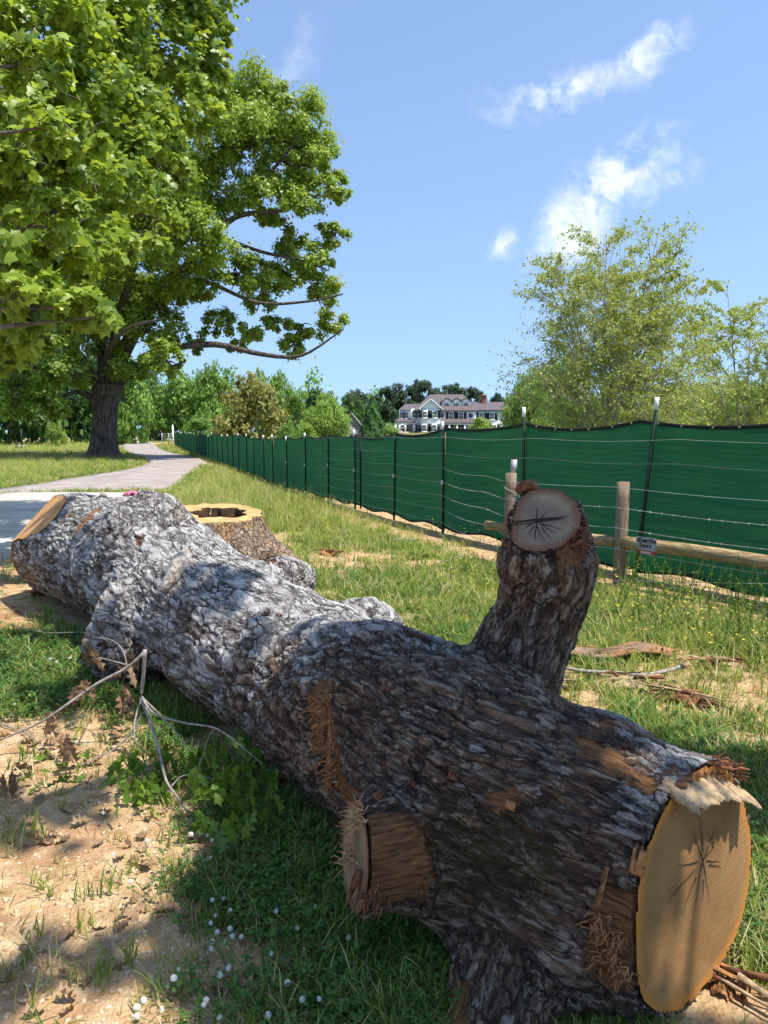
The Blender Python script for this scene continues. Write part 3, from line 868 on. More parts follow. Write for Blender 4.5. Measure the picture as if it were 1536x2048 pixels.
top = rim[np.argsort(-(rim @ b_ + .35 * (rim @ a_)))[:30]].mean(0)
pxr = proj(rim)
tl, tr = onlog(1352, 1562)[0], onlog(1498, 1580)[0]
ctr = (np.array(onlog(1340, 1570)[0]) + np.array(onlog(1500, 1570)[0])) / 2
alongv = np.array(onlog(1495, 1575)[0]) - np.array(onlog(1345, 1575)[0]); alongv -= n_ * (alongv @ n_); Lr = np.linalg.norm(alongv); alongv /= Lr
upv = np.cross(n_, alongv); upv = upv if upv[2] > 0 else -upv
splinter_slab('torn_wood_slab', M['pale_wood'], ctr + upv * .01, alongv, n_ * .95 - upv * .32, upv, Lr * 1.06, .115, .032, 3, .14, bow=.03)
splinter_slab('torn_bark_edge', M['red_bark'], ctr + upv * .045 - n_ * .02, alongv, n_ * .98 - upv * .1, upv, Lr * .98, .075, .02, 5, .7, bow=.04)
splinter_slab('torn_bark_edge', M['red_bark'], ctr + upv * .06 + alongv * .07 - n_ * .02, alongv, n_ * .9 + alongv * .3, upv, .13, .11, .018, 6, .8, 14)
o, a2, b2, n2_, rim2 = faces_of['limb']
for c0, dv, L, dd, sd_, mt in (((722, 1790), (-.3, -.1, -.9), .07, .12, 9, 'red_bark'),):
    P_ = np.array(onlog(c0[0] + 45, c0[1])[0]); d_ = np.array(dv); al = np.cross(d_, (0.3, -.8, .3)); al /= np.linalg.norm(al)
    splinter_slab('splinter_fringe', M[mt], P_ + np.array((-.02, .06, 0)), al, d_, np.cross(al, d_), L * 1.8, dd, .012, sd_, .85, 22, 4)
# loose curls of bark round the stub's face and chips hanging on the trunk
o, a3, b3, n3, rim3 = faces_of['stub']
for (px, py), L, dd, sd_, tilt in (((1015, 1040), .13, .05, 12, 0), ((1165, 1085), .12, .055, 13, 1), ((1148, 1045), .12, .04, 14, 0), ((1062, 988), .07, .05, 15, 0), ((1030, 1085), .10, .035, 16, 0)):
    j = np.argmin((proj(rim3)[0] - px) ** 2 + (proj(rim3)[1] - py) ** 2); P_ = rim3[j]
    rad = P_ - rim3.mean(0); rad /= np.linalg.norm(rad); tg = np.cross(n3, rad)
    splinter_slab('loose_bark', M['red_bark'], P_ + rad * .012 - n3 * .02, tg, n3 * .8 + rad * .35, rad, L, dd, .016, sd_, .6, 16, 4, bow=.02)
for (px, py), L, dd, sd_, mt in (((1015, 1605), .03, .03, 21, 'orange_wood'), ((905, 1545), .03, .03, 22, 'red_bark'), ((822, 1557), .02, .025, 23, 'red_bark'), ((1205, 1755), .012, .12, 24, 'orange_wood'),
                                 ((1278, 1740), .035, .09, 25, 'orange_wood'), ((655, 1560), .03, .05, 27, 'orange_wood'), ((760, 1590), .03, .04, 31, 'red_bark')):
    P_, N_ = onlog(px, py); N_ = np.array(N_)
    al = np.cross(N_, (0.2, .1, 1)); al /= np.linalg.norm(al)
    up_ = np.cross(al, N_)
    splinter_slab('wood_splinter', M[mt], P_ + N_ * .014, al, up_ * (.85 if sd_ != 24 else -1) + N_ * .35, N_, L, dd, .010, sd_, .8, 10, 4)
# shaggy torn fibres
rfb = np.random.default_rng(77)
def fibres(pxs, n, L, dirv, mat, r0=.0016):
    mb = MB()
    for _ in range(n):
        px, py = pxs[rfb.integers(0, len(pxs))]; P_, N_ = onlog(px + rfb.normal() * 9, py + rfb.normal() * 9)
        d = np.array(dirv) + rfb.normal(size=3) * .45 + np.array(N_) * .35; d /= np.linalg.norm(d); l = L * (.4 + rfb.random())
        q = P_ + np.array(N_) * .012; mb.tube([q - LO, q + d * l * .5 + rfb.normal(size=3) * l * .12 - LO, q + d * l + rfb.normal(size=3) * l * .2 - LO], [r0 * 1.6, r0 * 1.2, r0 * .5], 4, cap=False)
    o = mb.build('torn_fibres', M[mat], log); o['kind'] = 'stuff'
fibres([(1195, 1850), (1225, 1880), (1215, 1920), (1240, 1950)], 130, .035, (-.2, -.2, -.6), 'orange_wood', .0015)
fibres([(705, 1690), (712, 1650), (700, 1720), (720, 1620)], 60, .045, (-.8, .1, -.1), 'wood_fibre', .0018)
fibres([(640, 1440), (645, 1490), (655, 1530), (630, 1410), (660, 1560)], 160, .035, (-.2, -.3, -.3), 'orange_wood', .002)
fibres([(730, 1785), (760, 1800)], 26, .05, (-.2, -.2, -.8), 'red_bark', .002)
fibres([(1500, 1530), (1470, 1520), (1430, 1510)], 50, .035, (.6, -.6, .1), 'red_bark', .002)
fibres([(1165, 1085), (1170, 1110), (1160, 1060)], 50, .025, (.5, -.3, .3), 'red_bark', .002)
# weathered dead knot
M['knot'] = (lambda t: t.done(t.pbsdf(t.mix(t.rng(t.noise(t.objco(), 26, 5, .7, dist=1.5), .35, .65), (.17, .135, .10), (.58, .53, .45)), .85, .2, t.bump(t.noise(t.objco(), 30, 5, .7), .5, .015))))(NT('dead_knot'))
kp, kn = onlog(345, 1140); kn = np.array(kn)
mb = MB()
kc = [np.array(onlog(*q)[0]) for q in ((378, 1100), (362, 1125), (345, 1150), (322, 1185))]
mb.tube(bez([c - np.array(onlog(345, 1140)[1]) * -.035 for c in kc], 14), [.02, .035, .045, .05, .055, .05, .045, .048, .045, .04, .035, .03, .02][:len(bez(kc, 14))] if len(bez(kc, 14)) <= 13 else np.interp(np.linspace(0, 1, len(bez(kc, 14))), [0, .4, .8, 1], [.025, .055, .045, .025]), 12, jit=.35)
V = np.vstack(mb.v) - LO
obj('dead_knot', mesh_np('dead_knot', V, [np.vstack(mb.f4), np.vstack(mb.f3)], M['knot'], None, True), log)

# dark curl of bark sitting on the stub's top rim
j = np.argmin((proj(rim3)[0] - 1062) ** 2 + (proj(rim3)[1] - 992) ** 2); P_ = rim3[j] - LO
mb = MB(); mb.tube([P_ + np.array((-.045, .02, .0)), P_ + np.array((-.02, .02, .022)), P_ + np.array((.012, .02, .024)), P_ + np.array((.04, .02, .004))], [.012, .024, .022, .012], 8, jit=.6)
mb.build('loose_bark', M['red_bark'], log)

# ------------------------------------------------------------------ hollow stump
sx_, sy_ = STUMP
X = np.arange(-1.35, 1.75, .022); Y = np.arange(-1.35, 1.1, .022); Z = np.arange(-.12, .95, .02)
g = np.stack(np.meshgrid(X, Y, Z, indexing='ij'), -1).astype(np.float32)
Ds = sd_cone(g, (0, 0, -.1), (.02, 0, 1.0), .72, .47)
for ang, L, r0, z0 in ((-18, 1.35, .20, .34), (-52, 1.05, .22, .36), (-95, .95, .22, .34), (-140, .95, .22, .3), (170, 1.0, .2, .3), (90, 1.0, .2, .3), (35, 1.05, .2, .3)):
    c, s = math.cos(R(ang)), math.sin(R(ang))
    Ds = smin(Ds, sd_cone(g, (c * .42, s * .42, z0), (c * L, s * L, -.06), r0, .085), .16)
th = np.arctan2(g[..., 1], g[..., 0])
Ds = Ds + .022 * np.sin(th * 9 + 2 * np.sin(th * 3)) + .012 * np.sin(th * 17 + g[..., 2] * 3)
PS = np.array((0, 0, .66)); PNs = np.array((.03, -.10, 1.0)); PNs /= np.linalg.norm(PNs)
pl = (g - PS.astype(np.float32)) @ PNs.astype(np.float32)
pl2 = (g - np.array((-.34, -.36, .55), np.float32)) @ np.array((-.45, -.60, .66), np.float32)     # felling notch at the front left
hole = np.maximum(np.sqrt(((g[..., 0] - .07) / .33) ** 2 + ((g[..., 1] + .0) / .27) ** 2) - 1 + .13 * np.sin(th * 5 + 1) + .07 * np.sin(th * 11), 0 * th - 9) * .26
hole = np.maximum(hole, .06 - g[..., 2])
cons = [Ds, pl, np.where(g[..., 2] > .3, pl2, -9), -hole]
Fs = np.maximum.reduce(cons).astype(np.float32)
V, Q = surface_nets(Fs, X, Y, Z)
ix = [np.clip(np.searchsorted(a, V[:, k]), 1, len(a) - 1) for k, a in enumerate((X, Y, Z))]
vals = np.stack([c[ix[0], ix[1], ix[2]] * np.ones(len(V)) if np.ndim(c) == 3 else c for c in cons])
plv = (V - PS) @ PNs; pl2v = (V - np.array((-.34, -.36, .55))) @ np.array((-.45, -.60, .66))
fnv = np.cross(V[Q[:, 2]] - V[Q[:, 0]], V[Q[:, 3]] - V[Q[:, 1]]); fnv /= np.linalg.norm(fnv, axis=1)[:, None] + 1e-9
fc = V[Q].mean(1)
fp1 = np.abs((fc - PS) @ PNs) < .02; fp2 = (np.abs((fc - np.array((-.34, -.36, .55))) @ np.array((-.45, -.60, .66))) < .02) & (fnv @ np.array((-.45, -.6, .66)) > .7)
rad = np.hypot(fc[:, 0] - .07, fc[:, 1])
inner = (fnv[:, 0] * (fc[:, 0] - .07) + fnv[:, 1] * fc[:, 1] < -.02) & (rad < .43) & (fc[:, 2] > .03) | ((rad < .36) & (fc[:, 2] < .3) & (fc[:, 2] > .02))
fcl = np.zeros(len(Q), int); fcl[inner] = 2; fcl[fp1 & (fnv @ PNs > .8)] = 1; fcl[fp2 & (fcl == 0)] = 1
stump = thing('tree_stump', 'hollow tree stump with freshly sawn orange rim and flaring roots behind the felled trunk', 'tree stump', (sx_, sy_, 0))
vt = np.arctan2(V[:, 1], V[:, 0]); rv = np.hypot(V[:, 0], V[:, 1])
bcS = np.c_[(V[:, 2] - rv * .8) * .42 + 31, np.cos(vt) * .55, np.sin(vt) * .55] * 1.15
def part_of(sel, name, mat, attrs, parent=stump, push=None):
    q = Q[sel]; ids, inv = np.unique(q, return_inverse=True)
    VV = V[ids]
    if push is not None: VV = VV + push
    return obj(name, mesh_np(name, VV, inv.reshape(-1, 4), mat, {k: a[ids] for k, a in attrs.items()}, True), parent)
nzs = fbm(V * 3, 77)
t = NT('stump_bark_brown'); bcn = t.attr('bc', 'Vector')
w_ = t.vec('ADD', bcn, t.vec('SCALE', t.noise(bcn, 12, 3, out='Color'), .05))
e_ = t.voro(w_, 26, 'DISTANCE_TO_EDGE'); n_a = t.noise(w_, 20, 6, .7); n_b = t.noise(bcn, 4, 4)
c = t.mix(t.rng(n_a, .35, .65), (.13, .085, .055), (.40, .30, .215))
c = t.mix(t.math('MULTIPLY', t.rng(n_b, .5, .62), .7), c, (.42, .23, .11))
c = t.mix(t.rng(e_, 0, .06, .4, 0), c, (.045, .03, .02))
M['stump_bark'] = t.done(t.pbsdf(c, .9, .2, t.bump(t.math('ADD', n_a, t.rng(e_, 0, .12)), 1, .03)))
part_of(fcl == 0, 'bark', M['stump_bark'], {'bc': bcS})
cfS = np.c_[V[:, 0] - .07, V[:, 1], V[:, 2] * .5]
M['stump_face'] = wood_face('stump_end_grain', (.47, .25, .09), (.68, .42, .18), (.42, .19, .07), (.25, .13, .06), 260, .25)
part_of(fcl == 1, 'sawn_rim', M['stump_face'], {'cf': cfS, 'edge': np.full(len(V), .2)})
M['rot'] = plain('rotten_heartwood', (.085, .045, .025), .95, .6, 14, bump=.9)
part_of(fcl == 2, 'hollow', M['rot'], {'cf': cfS})
mb = MB(); mb.tube([(.02, -.25, .66), (-.02, -.05, .62), (-.06, .2, .70)], [.008, .007, .003], 5)
mb.build('splinter', M['pale_wood'], stump)

# ------------------------------------------------------------------ screen fence
TOPPX = {3: 797, 4: 815, 5: 843, 6: 868, 7: 860, 8: 869, 9: 866, 10: 873, 11: 870}
t = NT('shade_cloth'); uv = t.attr('uvw', 'Vector')
ln = t.noise(t.vec('MULTIPLY', uv, (.6, 26, 1)), 1.0, 4, .6)
ln2 = t.noise(t.vec('MULTIPLY', uv, (2.0, 160, 1)), 1.0, 2)
big = t.noise(uv, .9, 3)
c = t.mix(t.rng(ln, .3, .7), (.011, .075, .030), (.018, .11, .045))
c = t.mix(t.math('MULTIPLY', t.rng(ln2, .4, .7), .35), c, (.022, .16, .07))
c = t.mix(t.math('MULTIPLY', t.rng(big, .4, .7), .35), c, (.008, .075, .05))
p_ = t.pbsdf(c, .75, .25, t.bump(ln, .25, .01))
tr = t.node('BsdfTranslucent', {'Color': c}).outputs[0]
mx = t.node('MixShader', {'Fac': .42}); t.l.new(p_, mx.inputs[1]); t.l.new(tr, mx.inputs[2])
M['cloth'] = t.done(mx.outputs[0])
M['hem'] = plain('black_hem', (.012, .013, .014), .8, .2)
M['tpost'] = plain('green_steel', (.014, .035, .022), .5, .3, 12, metal=.2)
M['wire'] = plain('galvanised_wire', (.50, .50, .48), .45, .2, metal=.5)
M['tin'] = plain('brass', (.4, .33, .2), .4, .2, metal=.6)
fence = thing('screen_fence', 'long green privacy screen fence on steel posts running back beside the path', 'fence', (FP[4][0], FP[4][1], 0))
FO = np.array(fence.location)
n = len(FP)
base = np.array([[x, y, g1(x, y)] for x, y in FP])
seg = np.linalg.norm(np.diff(base[:, :2], axis=0), axis=1); s_at = np.r_[0, np.cumsum(seg)]
# screen top height at posts (from the photo where it can be read)
def z_at(px, py, Y): return atY(px, py, Y).z
top = []
hem_px = {1: 838, 2: 840, 3: 842, 4: 848, 5: 857, 6: 867.5, 7: 871, 8: 870, 9: 872, 10: 874, 11: 875, 12: 875, 13: 874, 14: 872, 15: 869}
for i in range(n):
    if i in hem_px: top.append(z_at(768 + F * base[i, 0] / base[i, 1], hem_px[i], base[i, 1]))
    else: top.append(base[i, 2] + 1.6 if i > 3 else 1.72)
top = np.array(top)
for i in range(16, n): top[i] = base[i, 2] + 1.55 + .07 * math.sin(i * 1.7)
tang = np.gradient(base[:, :2], axis=0); tang /= np.linalg.norm(tang, axis=1)[:, None]
nrm_ = np.c_[tang[:, 1], -tang[:, 0]]; nrm_ *= np.where((nrm_[:, :1] > 0), 1, -1)      # away from the camera
r_ = np.random.default_rng(5)
posts = []
for i in range(n):
    y = base[i, 1]
    H = TOPPX.get(i); pxb = 768 + F * base[i, 0] / y
    zt = z_at(pxb, H, y) if H else top[i] + .02 + .10 * r_.random() * (i % 3 != 1)
    if i <= 2: zt = 1.95
    lean = (.05 if i == 3 else .012 * (r_.random() - .5))
    p0 = np.array((base[i, 0], y, base[i, 2] - .25)) - FO; p1 = np.array((base[i, 0] + lean * 2.2, y - lean * 4.6, zt)) - FO
    ang = math.atan2(tang[i, 1], tang[i, 0])
    # T-section: flange and web
    mb = MB(); d = p1 - p0
    for a_, w_, dd, oo in ((0, .038, .006, 0), (1, .006, .032, .017)):
        mbx = MB(); mbx.box((0, -oo if a_ else 0, .5), (w_, dd, 1))
        V_ = np.vstack(mbx.v); c_, s_ = math.cos(ang), math.sin(ang)
        V2 = np.c_[V_[:, 0] * c_ - V_[:, 1] * s_, V_[:, 0] * s_ + V_[:, 1] * c_, np.zeros(len(V_))] + p0 + V_[:, 2:] * d
        mb.add(V2, mbx.f4[0])
    po = mb.build('steel_post', M['tpost'], fence)
    cap = MB(); c1 = p0 + d * (1 - .125 / np.linalg.norm(d)); 
    if H and i != 6 and i != 8 or (not H and i % 3 != 1 and i > 11):
        cap.tube([c1, p1 + d * .002], .024, 8); cap.build('white_tip', M['white'], po)
    if 5 <= i <= 10:
        q = p0 + d * (.52 + .1 * r_.random()); clip = MB(); clip.box(q + np.array((-.01, -.012, 0)), (.03, .03, .07)); clip.build('post_clip', M['white'], po)
# fabric between each pair of posts
pan = []
for i in range(n - 1):
    L = seg[i]; m = max(6, int(L / (.06 if base[i, 1] < 12 else .12 if base[i, 1] < 30 else .35))); k = 22 if base[i, 1] < 20 else 9
    u = np.linspace(0, 1, m + 1); v = np.linspace(0, 1, k + 1)
    sag = (.035 + .05 * r_.random()) * 4 * u * (1 - u)
    if i in (4,): sag *= .6
    bx = base[i, :2] + (base[i + 1, :2] - base[i, :2]) * u[:, None]
    zt = top[i] + (top[i + 1] - top[i]) * u - sag
    zb = base[i, 2] + (base[i + 1, 2] - base[i, 2]) * u + .085 + .03 * np.sin(u * 9 + i)
    bulge = .05 * np.sin(np.pi * u)[:, None] * np.sin(np.pi * v)[None] * (1 + .6 * r_.random()) + .007 * np.sin(v * 34 + 1.3 * np.sin(u * 5 + i))[None].reshape(1, k + 1) * np.sin(np.pi * u)[:, None] if False else \
        (.05 + .03 * math.sin(i * 2.1)) * np.sin(np.pi * u)[:, None] * np.sin(np.pi * v)[None] + .006 * np.sin(v[None] * 38 + 1.6 * np.sin(u[:, None] * 4 + i)) * np.sin(np.pi * u)[:, None] + .010 * np.sin(u[:, None] * 23 + i) * np.exp(-((1 - v[None]) * 6))
    nb = nrm_[i]
    P = np.zeros((m + 1, k + 1, 3))
    P[..., 0] = bx[:, 0][:, None] + nb[0] * (.035 + bulge); P[..., 1] = bx[:, 1][:, None] + nb[1] * (.035 + bulge)
    P[..., 2] = zb[:, None] + (zt - zb)[:, None] * v[None]
    a = (np.arange(m)[:, None] * (k + 1) + np.arange(k)[None]).ravel()
    q = np.stack([a, a + k + 1, a + k + 2, a + 1], -1)
    uvw = np.stack([np.broadcast_to((s_at[i] + L * u)[:, None], (m + 1, k + 1)), np.broadcast_to(v[None] * 1.6, (m + 1, k + 1)), np.zeros((m + 1, k + 1))], -1).reshape(-1, 3)
    o = obj('screen_panel', mesh_np('screen_panel', P.reshape(-1, 3) - FO, q, M['cloth'], {'uvw': uvw}, True), fence)
    hm = MB()
    for row, hh in ((k, .035), (0, .03)):
        e = P[:, row] - FO; h2 = hh / 2
        A = e - [nb[0] * .006, nb[1] * .006, 0]; B = e + [nb[0] * .006, nb[1] * .006, 0]
        Vv = np.vstack([A - [0, 0, h2], A + [0, 0, h2], B + [0, 0, h2], B - [0, 0, h2]]); mm = m + 1
        f = []
        for j in range(m):
            for c_ in range(4):
                d_ = (c_ + 1) % 4; f.append((c_ * mm + j, d_ * mm + j, d_ * mm + j + 1, c_ * mm + j + 1))
        hq = MB(); hq.add(Vv, f); hq.build('hem', M['hem'], o)
    if i in (2, 3):
        for uu in np.arange(.08, 1, .16):
            j = int(uu * m); gq_ = MB(); gq_.tube([P[j, k] - FO - [nb[0] * .012, nb[1] * .012, .004], P[j, k] - FO - [nb[0] * .02, nb[1] * .02, .004]], .011, 8); gq_.build('grommet', M['tin'], o)
sm = MB(); xs_, ys_ = -.47, 15.42
sm.box((xs_ - FO[0], ys_ - FO[1], .80), (.035, .03, 1.5)); sm.build('seam', M['hem'], fence)
# end post, pale pipe where the screen stops
ep = base[-1]
endp = thing('end_post', 'pale grey pipe post standing where the green screen ends', 'post', (ep[0] - .75, ep[1] + 2.2, 0))
mb = MB(); mb.tube([(0, 0, -.2), (0, 0, 2.25)], .09, 10); mb.build('pipe', M['white'], endp)
mb = MB(); mb.tube([(0, 0, 2.25), (0, 0, 2.32)], [.105, .05], 10); mb.build('cap', M['white'], endp)
# low far gate rails beyond the end post
gt = thing('far_railing', 'low grey metal railing far off by the end of the screen', 'railing', (-25.6, 92, 0))
M['galv'] = plain('galvanised', (.42, .43, .43), .5, .15, metal=.3)
for x in (-.8, .0, .8):
    mb = MB(); mb.tube([(x, 0, -.1), (x, 0, 1.35)], .05, 6); mb.build('upright', M['galv'], gt)
for z in (.55, 1.0, 1.3):
    mb = MB(); mb.tube([(-.8, 0, z), (.8, 0, z)], .035, 6); mb.build('rail', M['galv'], gt)

# ------------------------------------------------------------------ wire and post-and-rail fence in front of it
t = NT('weathered_post'); oc = t.objco()
gr = t.noise(t.vec('MULTIPLY', oc, (1, 1, .12)), 60, 5, .65); bl = t.noise(oc, 6, 4)
c = t.mix(t.rng(gr, .3, .7), (.13, .085, .055), (.36, .265, .18)); c = t.mix(t.math('MULTIPLY', t.rng(bl, .4, .7), .5), c, (.30, .25, .19))
M['post'] = t.done(t.pbsdf(c, .85, .2, t.bump(gr, .9, .01)))
t = NT('round_rail'); oc = t.objco()
gr = t.noise(t.vec('MULTIPLY', oc, (.3, .3, 3)), 25, 5, .65); bl = t.noise(oc, 3, 4)
c = t.mix(t.rng(gr, .35, .7), (.20, .135, .06), (.47, .35, .185)); c = t.mix(t.math('MULTIPLY', t.rng(bl, .45, .7), .4), c, (.16, .13, .05))
M['rail'] = t.done(t.pbsdf(c, .8, .25, t.bump(gr, .5, .008)))
wf = thing('wire_fence', 'barbed wire fence with wooden posts and one round rail before the green screen', 'fence', (2.44, 7.9, 0))
WO = np.array(wf.location)
def wood_post(x, y, w, H, lean=0.0, cap=False):
    mb = MB(); k = 12; Vv = []; zz = np.linspace(-.3, H, 9)
    for j, z in enumerate(zz):
        for a in range(k):
            th_ = 2 * np.pi * a / k; rr = w * (1 + .05 * math.sin(3 * th_ + z * 4) + .04 * (random.random() - .5)) * (1.06 - .06 * z)
            Vv.append((x + lean * z + rr * math.cos(th_), y + rr * math.sin(th_), z))
    f = [(j * k + a, j * k + (a + 1) % k, (j + 1) * k + (a + 1) % k, (j + 1) * k + a) for j in range(8) for a in range(k)]
    m = len(Vv); Vv.append((x + lean * H, y, H + .004)); f3 = [(m, 8 * k + a, 8 * k + (a + 1) % k) for a in range(k)]
    mb.add(np.array(Vv) - WO, f, f3); o = mb.build('wooden_post', M['post'], wf, True)
    return o
wp1 = at(1238, 1170); wp2 = at(1016, 1128)
pA = wood_post(wp1.x, wp1.y, .064, 1.08, .01)
pB = wood_post(wp2.x, wp2.y, .068, 1.10, .02)
pC = wood_post(wp1.x + 1.9, wp1.y - 3.1, .064, 1.1)
mb = MB(); mb.tube([np.array((wp2.x + .05, wp2.y + .03, 1.09)) - WO, np.array((wp2.x + .06, wp2.y + .03, 1.26)) - WO], .037, 10); mb.build('pipe_stub', M['galv'], pB)
mb = MB(); mb.tube([np.array((wp2.x + .06, wp2.y + .03, 1.255)) - WO, np.array((wp2.x + .06, wp2.y + .03, 1.285)) - WO], [.03, .018], 8); mb.build('pipe_plug', M['hem'], pB)
dirw = np.array((wp1.x - wp2.x, wp1.y - wp2.y)); dirw /= np.linalg.norm(dirw)
e0 = np.array((wp1.x, wp1.y)); 
rz_ = .455
def on_line(s, z, off=0.0): return np.array((e0[0] + dirw[0] * s + dirw[1] * off * 1, e0[1] + dirw[1] * s - dirw[0] * off, z)) - WO
mb = MB(); ss_ = np.linspace(-2.0, -.05, 12); mb.tube([on_line(s, rz_ + .02 * math.sin(s) , .0) for s in ss_], .056, 12, jit=.03); mb.build('round_rail', M['rail'], wf, True)
mb = MB(); ss_ = np.linspace(.05, 4.2, 26); mb.tube([on_line(s, rz_ + .012 * math.sin(s * 2), .0) for s in ss_], .066, 12, jit=.03); mb.build('round_rail', M['rail'], wf, True)
WZ = [(1.51, 0), (1.26, 0), (1.03, 0), (.82, 1), (.61, 1), (.395, 1), (.19, 1)]
rw = np.random.default_rng(9)
for z, barb in WZ:
    o_w = .10 if z > 1.1 else -.075
    pts = []
    for s in np.linspace(-14, 4.6, 90):
        sag = -.03 * abs(math.sin(math.pi * (s / 2.45)))
        y_ = e0[1] + dirw[1] * s
        fx = np.interp(np.clip(y_, 3.4, 84), FPA[:, 1], FPA[:, 0])
        if z > 1.1: pts.append(np.array((fx - .035, y_, z + sag + g1(fx, y_))) - WO)
        elif y_ < wp2.y: pts.append(on_line(s, z + sag, .075))
        else: pts.append(np.array((fx + np.interp(y_, [wp2.y, 12.0], [wp2.x - .07 - np.interp(wp2.y, FPA[:, 1][::1], FPA[:, 0]), -.04]), y_, z + sag + g1(fx, y_))) - WO)
    mb = MB(); mb.tube(pts, .0022, 4, cap=False)
    wo_ = mb.build('wire', M['wire'], wf)
    if barb:
        bb = MB()
        P = np.array(pts)
        sl = np.r_[0, np.cumsum(np.linalg.norm(np.diff(P, axis=0), axis=1))]
        for q in np.arange(5.0, sl[-1], .125):
            c_ = np.array([np.interp(q, sl, P[:, k]) for k in range(3)])
            for _ in range(3):
                dv = rw.normal(size=3); dv /= np.linalg.norm(dv); bb.tube([c_ - dv * .011, c_ + dv * .011], .0022, 3, cap=False)
        bo = bb.build('barbs', M['wire'], wo_); bo['kind'] = 'stuff'
mb = MB(); mb.tube([on_line(4.0, .63, .1), on_line(.9, .19, .1), on_line(-.4, .02, .2)], .003, 4, cap=False); mb.build('brace_wire', M['wire'], wf)
mb = MB(); mb.tube([np.array((wp2.x - .07, wp2.y - .06, .93)) - WO, np.array((wp2.x + .06, wp2.y - .07, .86)) - WO, np.array((wp2.x + .12, wp2.y, .80)) - WO, np.array((wp2.x + .09, wp2.y, .98)) - WO], .004, 5, cap=False); mb.build('tie_wire', M['wire'], wf)

# ------------------------------------------------------------------ metal sign on the rail
sc_ = on_line(.36, rz_ + .015) + WO; ang = math.atan2(dirw[1], dirw[0])
sign = thing('fence_sign', 'small metal fence maker sign with black lettering and red strip on the rail', 'sign', (sc_[0], sc_[1], 0))
nS = np.array((dirw[1], -dirw[0], 0)); nS = nS if nS[1] < 0 else -nS
sign.location = (sc_[0] + nS[0] * .072, sc_[1] + nS[1] * .072, sc_[2])
Xd = np.array((dirw[0], dirw[1], 0)); Xd = Xd if Xd[0] > 0 else -Xd
Mx = Matrix(((Xd[0], 0, -nS[0] * -1, 0), (Xd[1], 0, -nS[1] * -1, 0), (0, 1, 0, 0), (0, 0, 0, 1))).to_4x4()
sign.rotation_euler = Mx.to_euler()
def plate(name, x0, y0, x1, y1, z0, z1, mat, parent, r=.008):
    pts = []
    for cx_, cy_, a0 in ((x1 - r, y1 - r, 0), (x0 + r, y1 - r, 90), (x0 + r, y0 + r, 180), (x1 - r, y0 + r, 270)):
        for q in range(4): pts.append((cx_ + r * math.cos(R(a0 + q * 30)), cy_ + r * math.sin(R(a0 + q * 30))))
    k = len(pts); mb = MB(); Vv = [(x, y, z0) for x, y in pts] + [(x, y, z1) for x, y in pts]
    me = bpy.data.meshes.new(name); me.from_pydata(Vv, [], [list(range(k))[::-1], [k + i for i in range(k)]] + [(i, (i + 1) % k, k + (i + 1) % k, k + i) for i in range(k)])
    me.materials.append(mat); return obj(name, me, parent)
M['plate'] = plain('dull_metal_plate', (.36, .35, .35), .5, .25, 20, metal=.15)
M['ink'] = plain('black_ink', (.012, .010, .010), .6, .1)
M['redstrip'] = plain('red_strip', (.36, .055, .045), .6, .3, 30)
M['pink'] = plain('pale_print', (.62, .40, .38), .6, .1)
pp = plate('plate', -.118, -.048, .118, .082, -.001, .001, M['plate'], sign)
rs = plate('red_strip', -.122, -.086, .122, -.053, -.001, .001, M['redstrip'], sign, .004)
def text(body, x, y, size, mat, parent, sx=1.0, bold=.0016):
    cu = bpy.data.curves.new('lettering', 'FONT'); cu.body = body; cu.size = size; cu.extrude = .0006; cu.align_x = 'CENTER'; cu.offset = bold; cu.resolution_u = 3
    tmp = bpy.data.objects.new('tmp', cu); COL.objects.link(tmp)
    dg = bpy.context.evaluated_depsgraph_get(); me = bpy.data.meshes.new_from_object(tmp.evaluated_get(dg))
    bpy.data.objects.remove(tmp); bpy.data.curves.remove(cu)
    me.materials.clear(); me.materials.append(mat)
    for v in me.vertices: v.co.x *= sx
    return obj('lettering', me, parent, (x, y, .0022))
x = -.106
for body, xx, yy, sz in (('C', -.090, .028, .056), ('RUMPTON', .012, .028, .044), ('F', -.052, -.024, .056), ('ENCE', .012, -.024, .044)):
    text(body, xx, yy, sz, M['ink'], pp, 1.0 if len(body) == 1 else .95)
plate('print_band', -.058, -.079, .058, -.060, .001, .002, M['pink'], rs, .002)

# ------------------------------------------------------------------ white house on the rise
HY = 150.0
M['siding'] = (lambda t: t.done(t.pbsdf(t.mix(t.rng(t.math('SINE', t.math('MULTIPLY', t.node('SeparateXYZ', {0: t.pos()}).outputs[2], 42.0)), .55, 1), (.80, .81, .82), (.62, .64, .66)), .6, .2)))(NT('white_siding'))
t = NT('seam_roof'); sx3 = t.node('SeparateXYZ', {0: t.pos()})
c = t.mix(t.rng(t.math('SINE', t.math('MULTIPLY', sx3.outputs[0], 11.0)), .75, 1), (.105, .085, .082), (.185, .15, .145))
M['roof'] = t.done(t.pbsdf(c, .5, .4))
M['pane'] = plain('dark_glass', (.05, .065, .085), .15, .2, spec=.6)
M['shutter'] = plain('black_shutter', (.018, .022, .03), .6, .1)
M['brick'] = plain('red_brick', (.33, .12, .08), .85, .4, 3)
M['porch'] = plain('porch_floor', (.45, .33, .25), .8, .2)
def hp(zx, zy, Y=HY): return np.array(atY(770 + zx * .19531, 740 + zy * .19531, Y))
house = thing('white_house', 'large white two storey house with brown metal roof beyond the green fence', 'house', (float(hp(640, 600)[0]), HY, g1(float(hp(640, 600)[0]), HY)))
HO = np.array(house.location); gzH = HO[2]
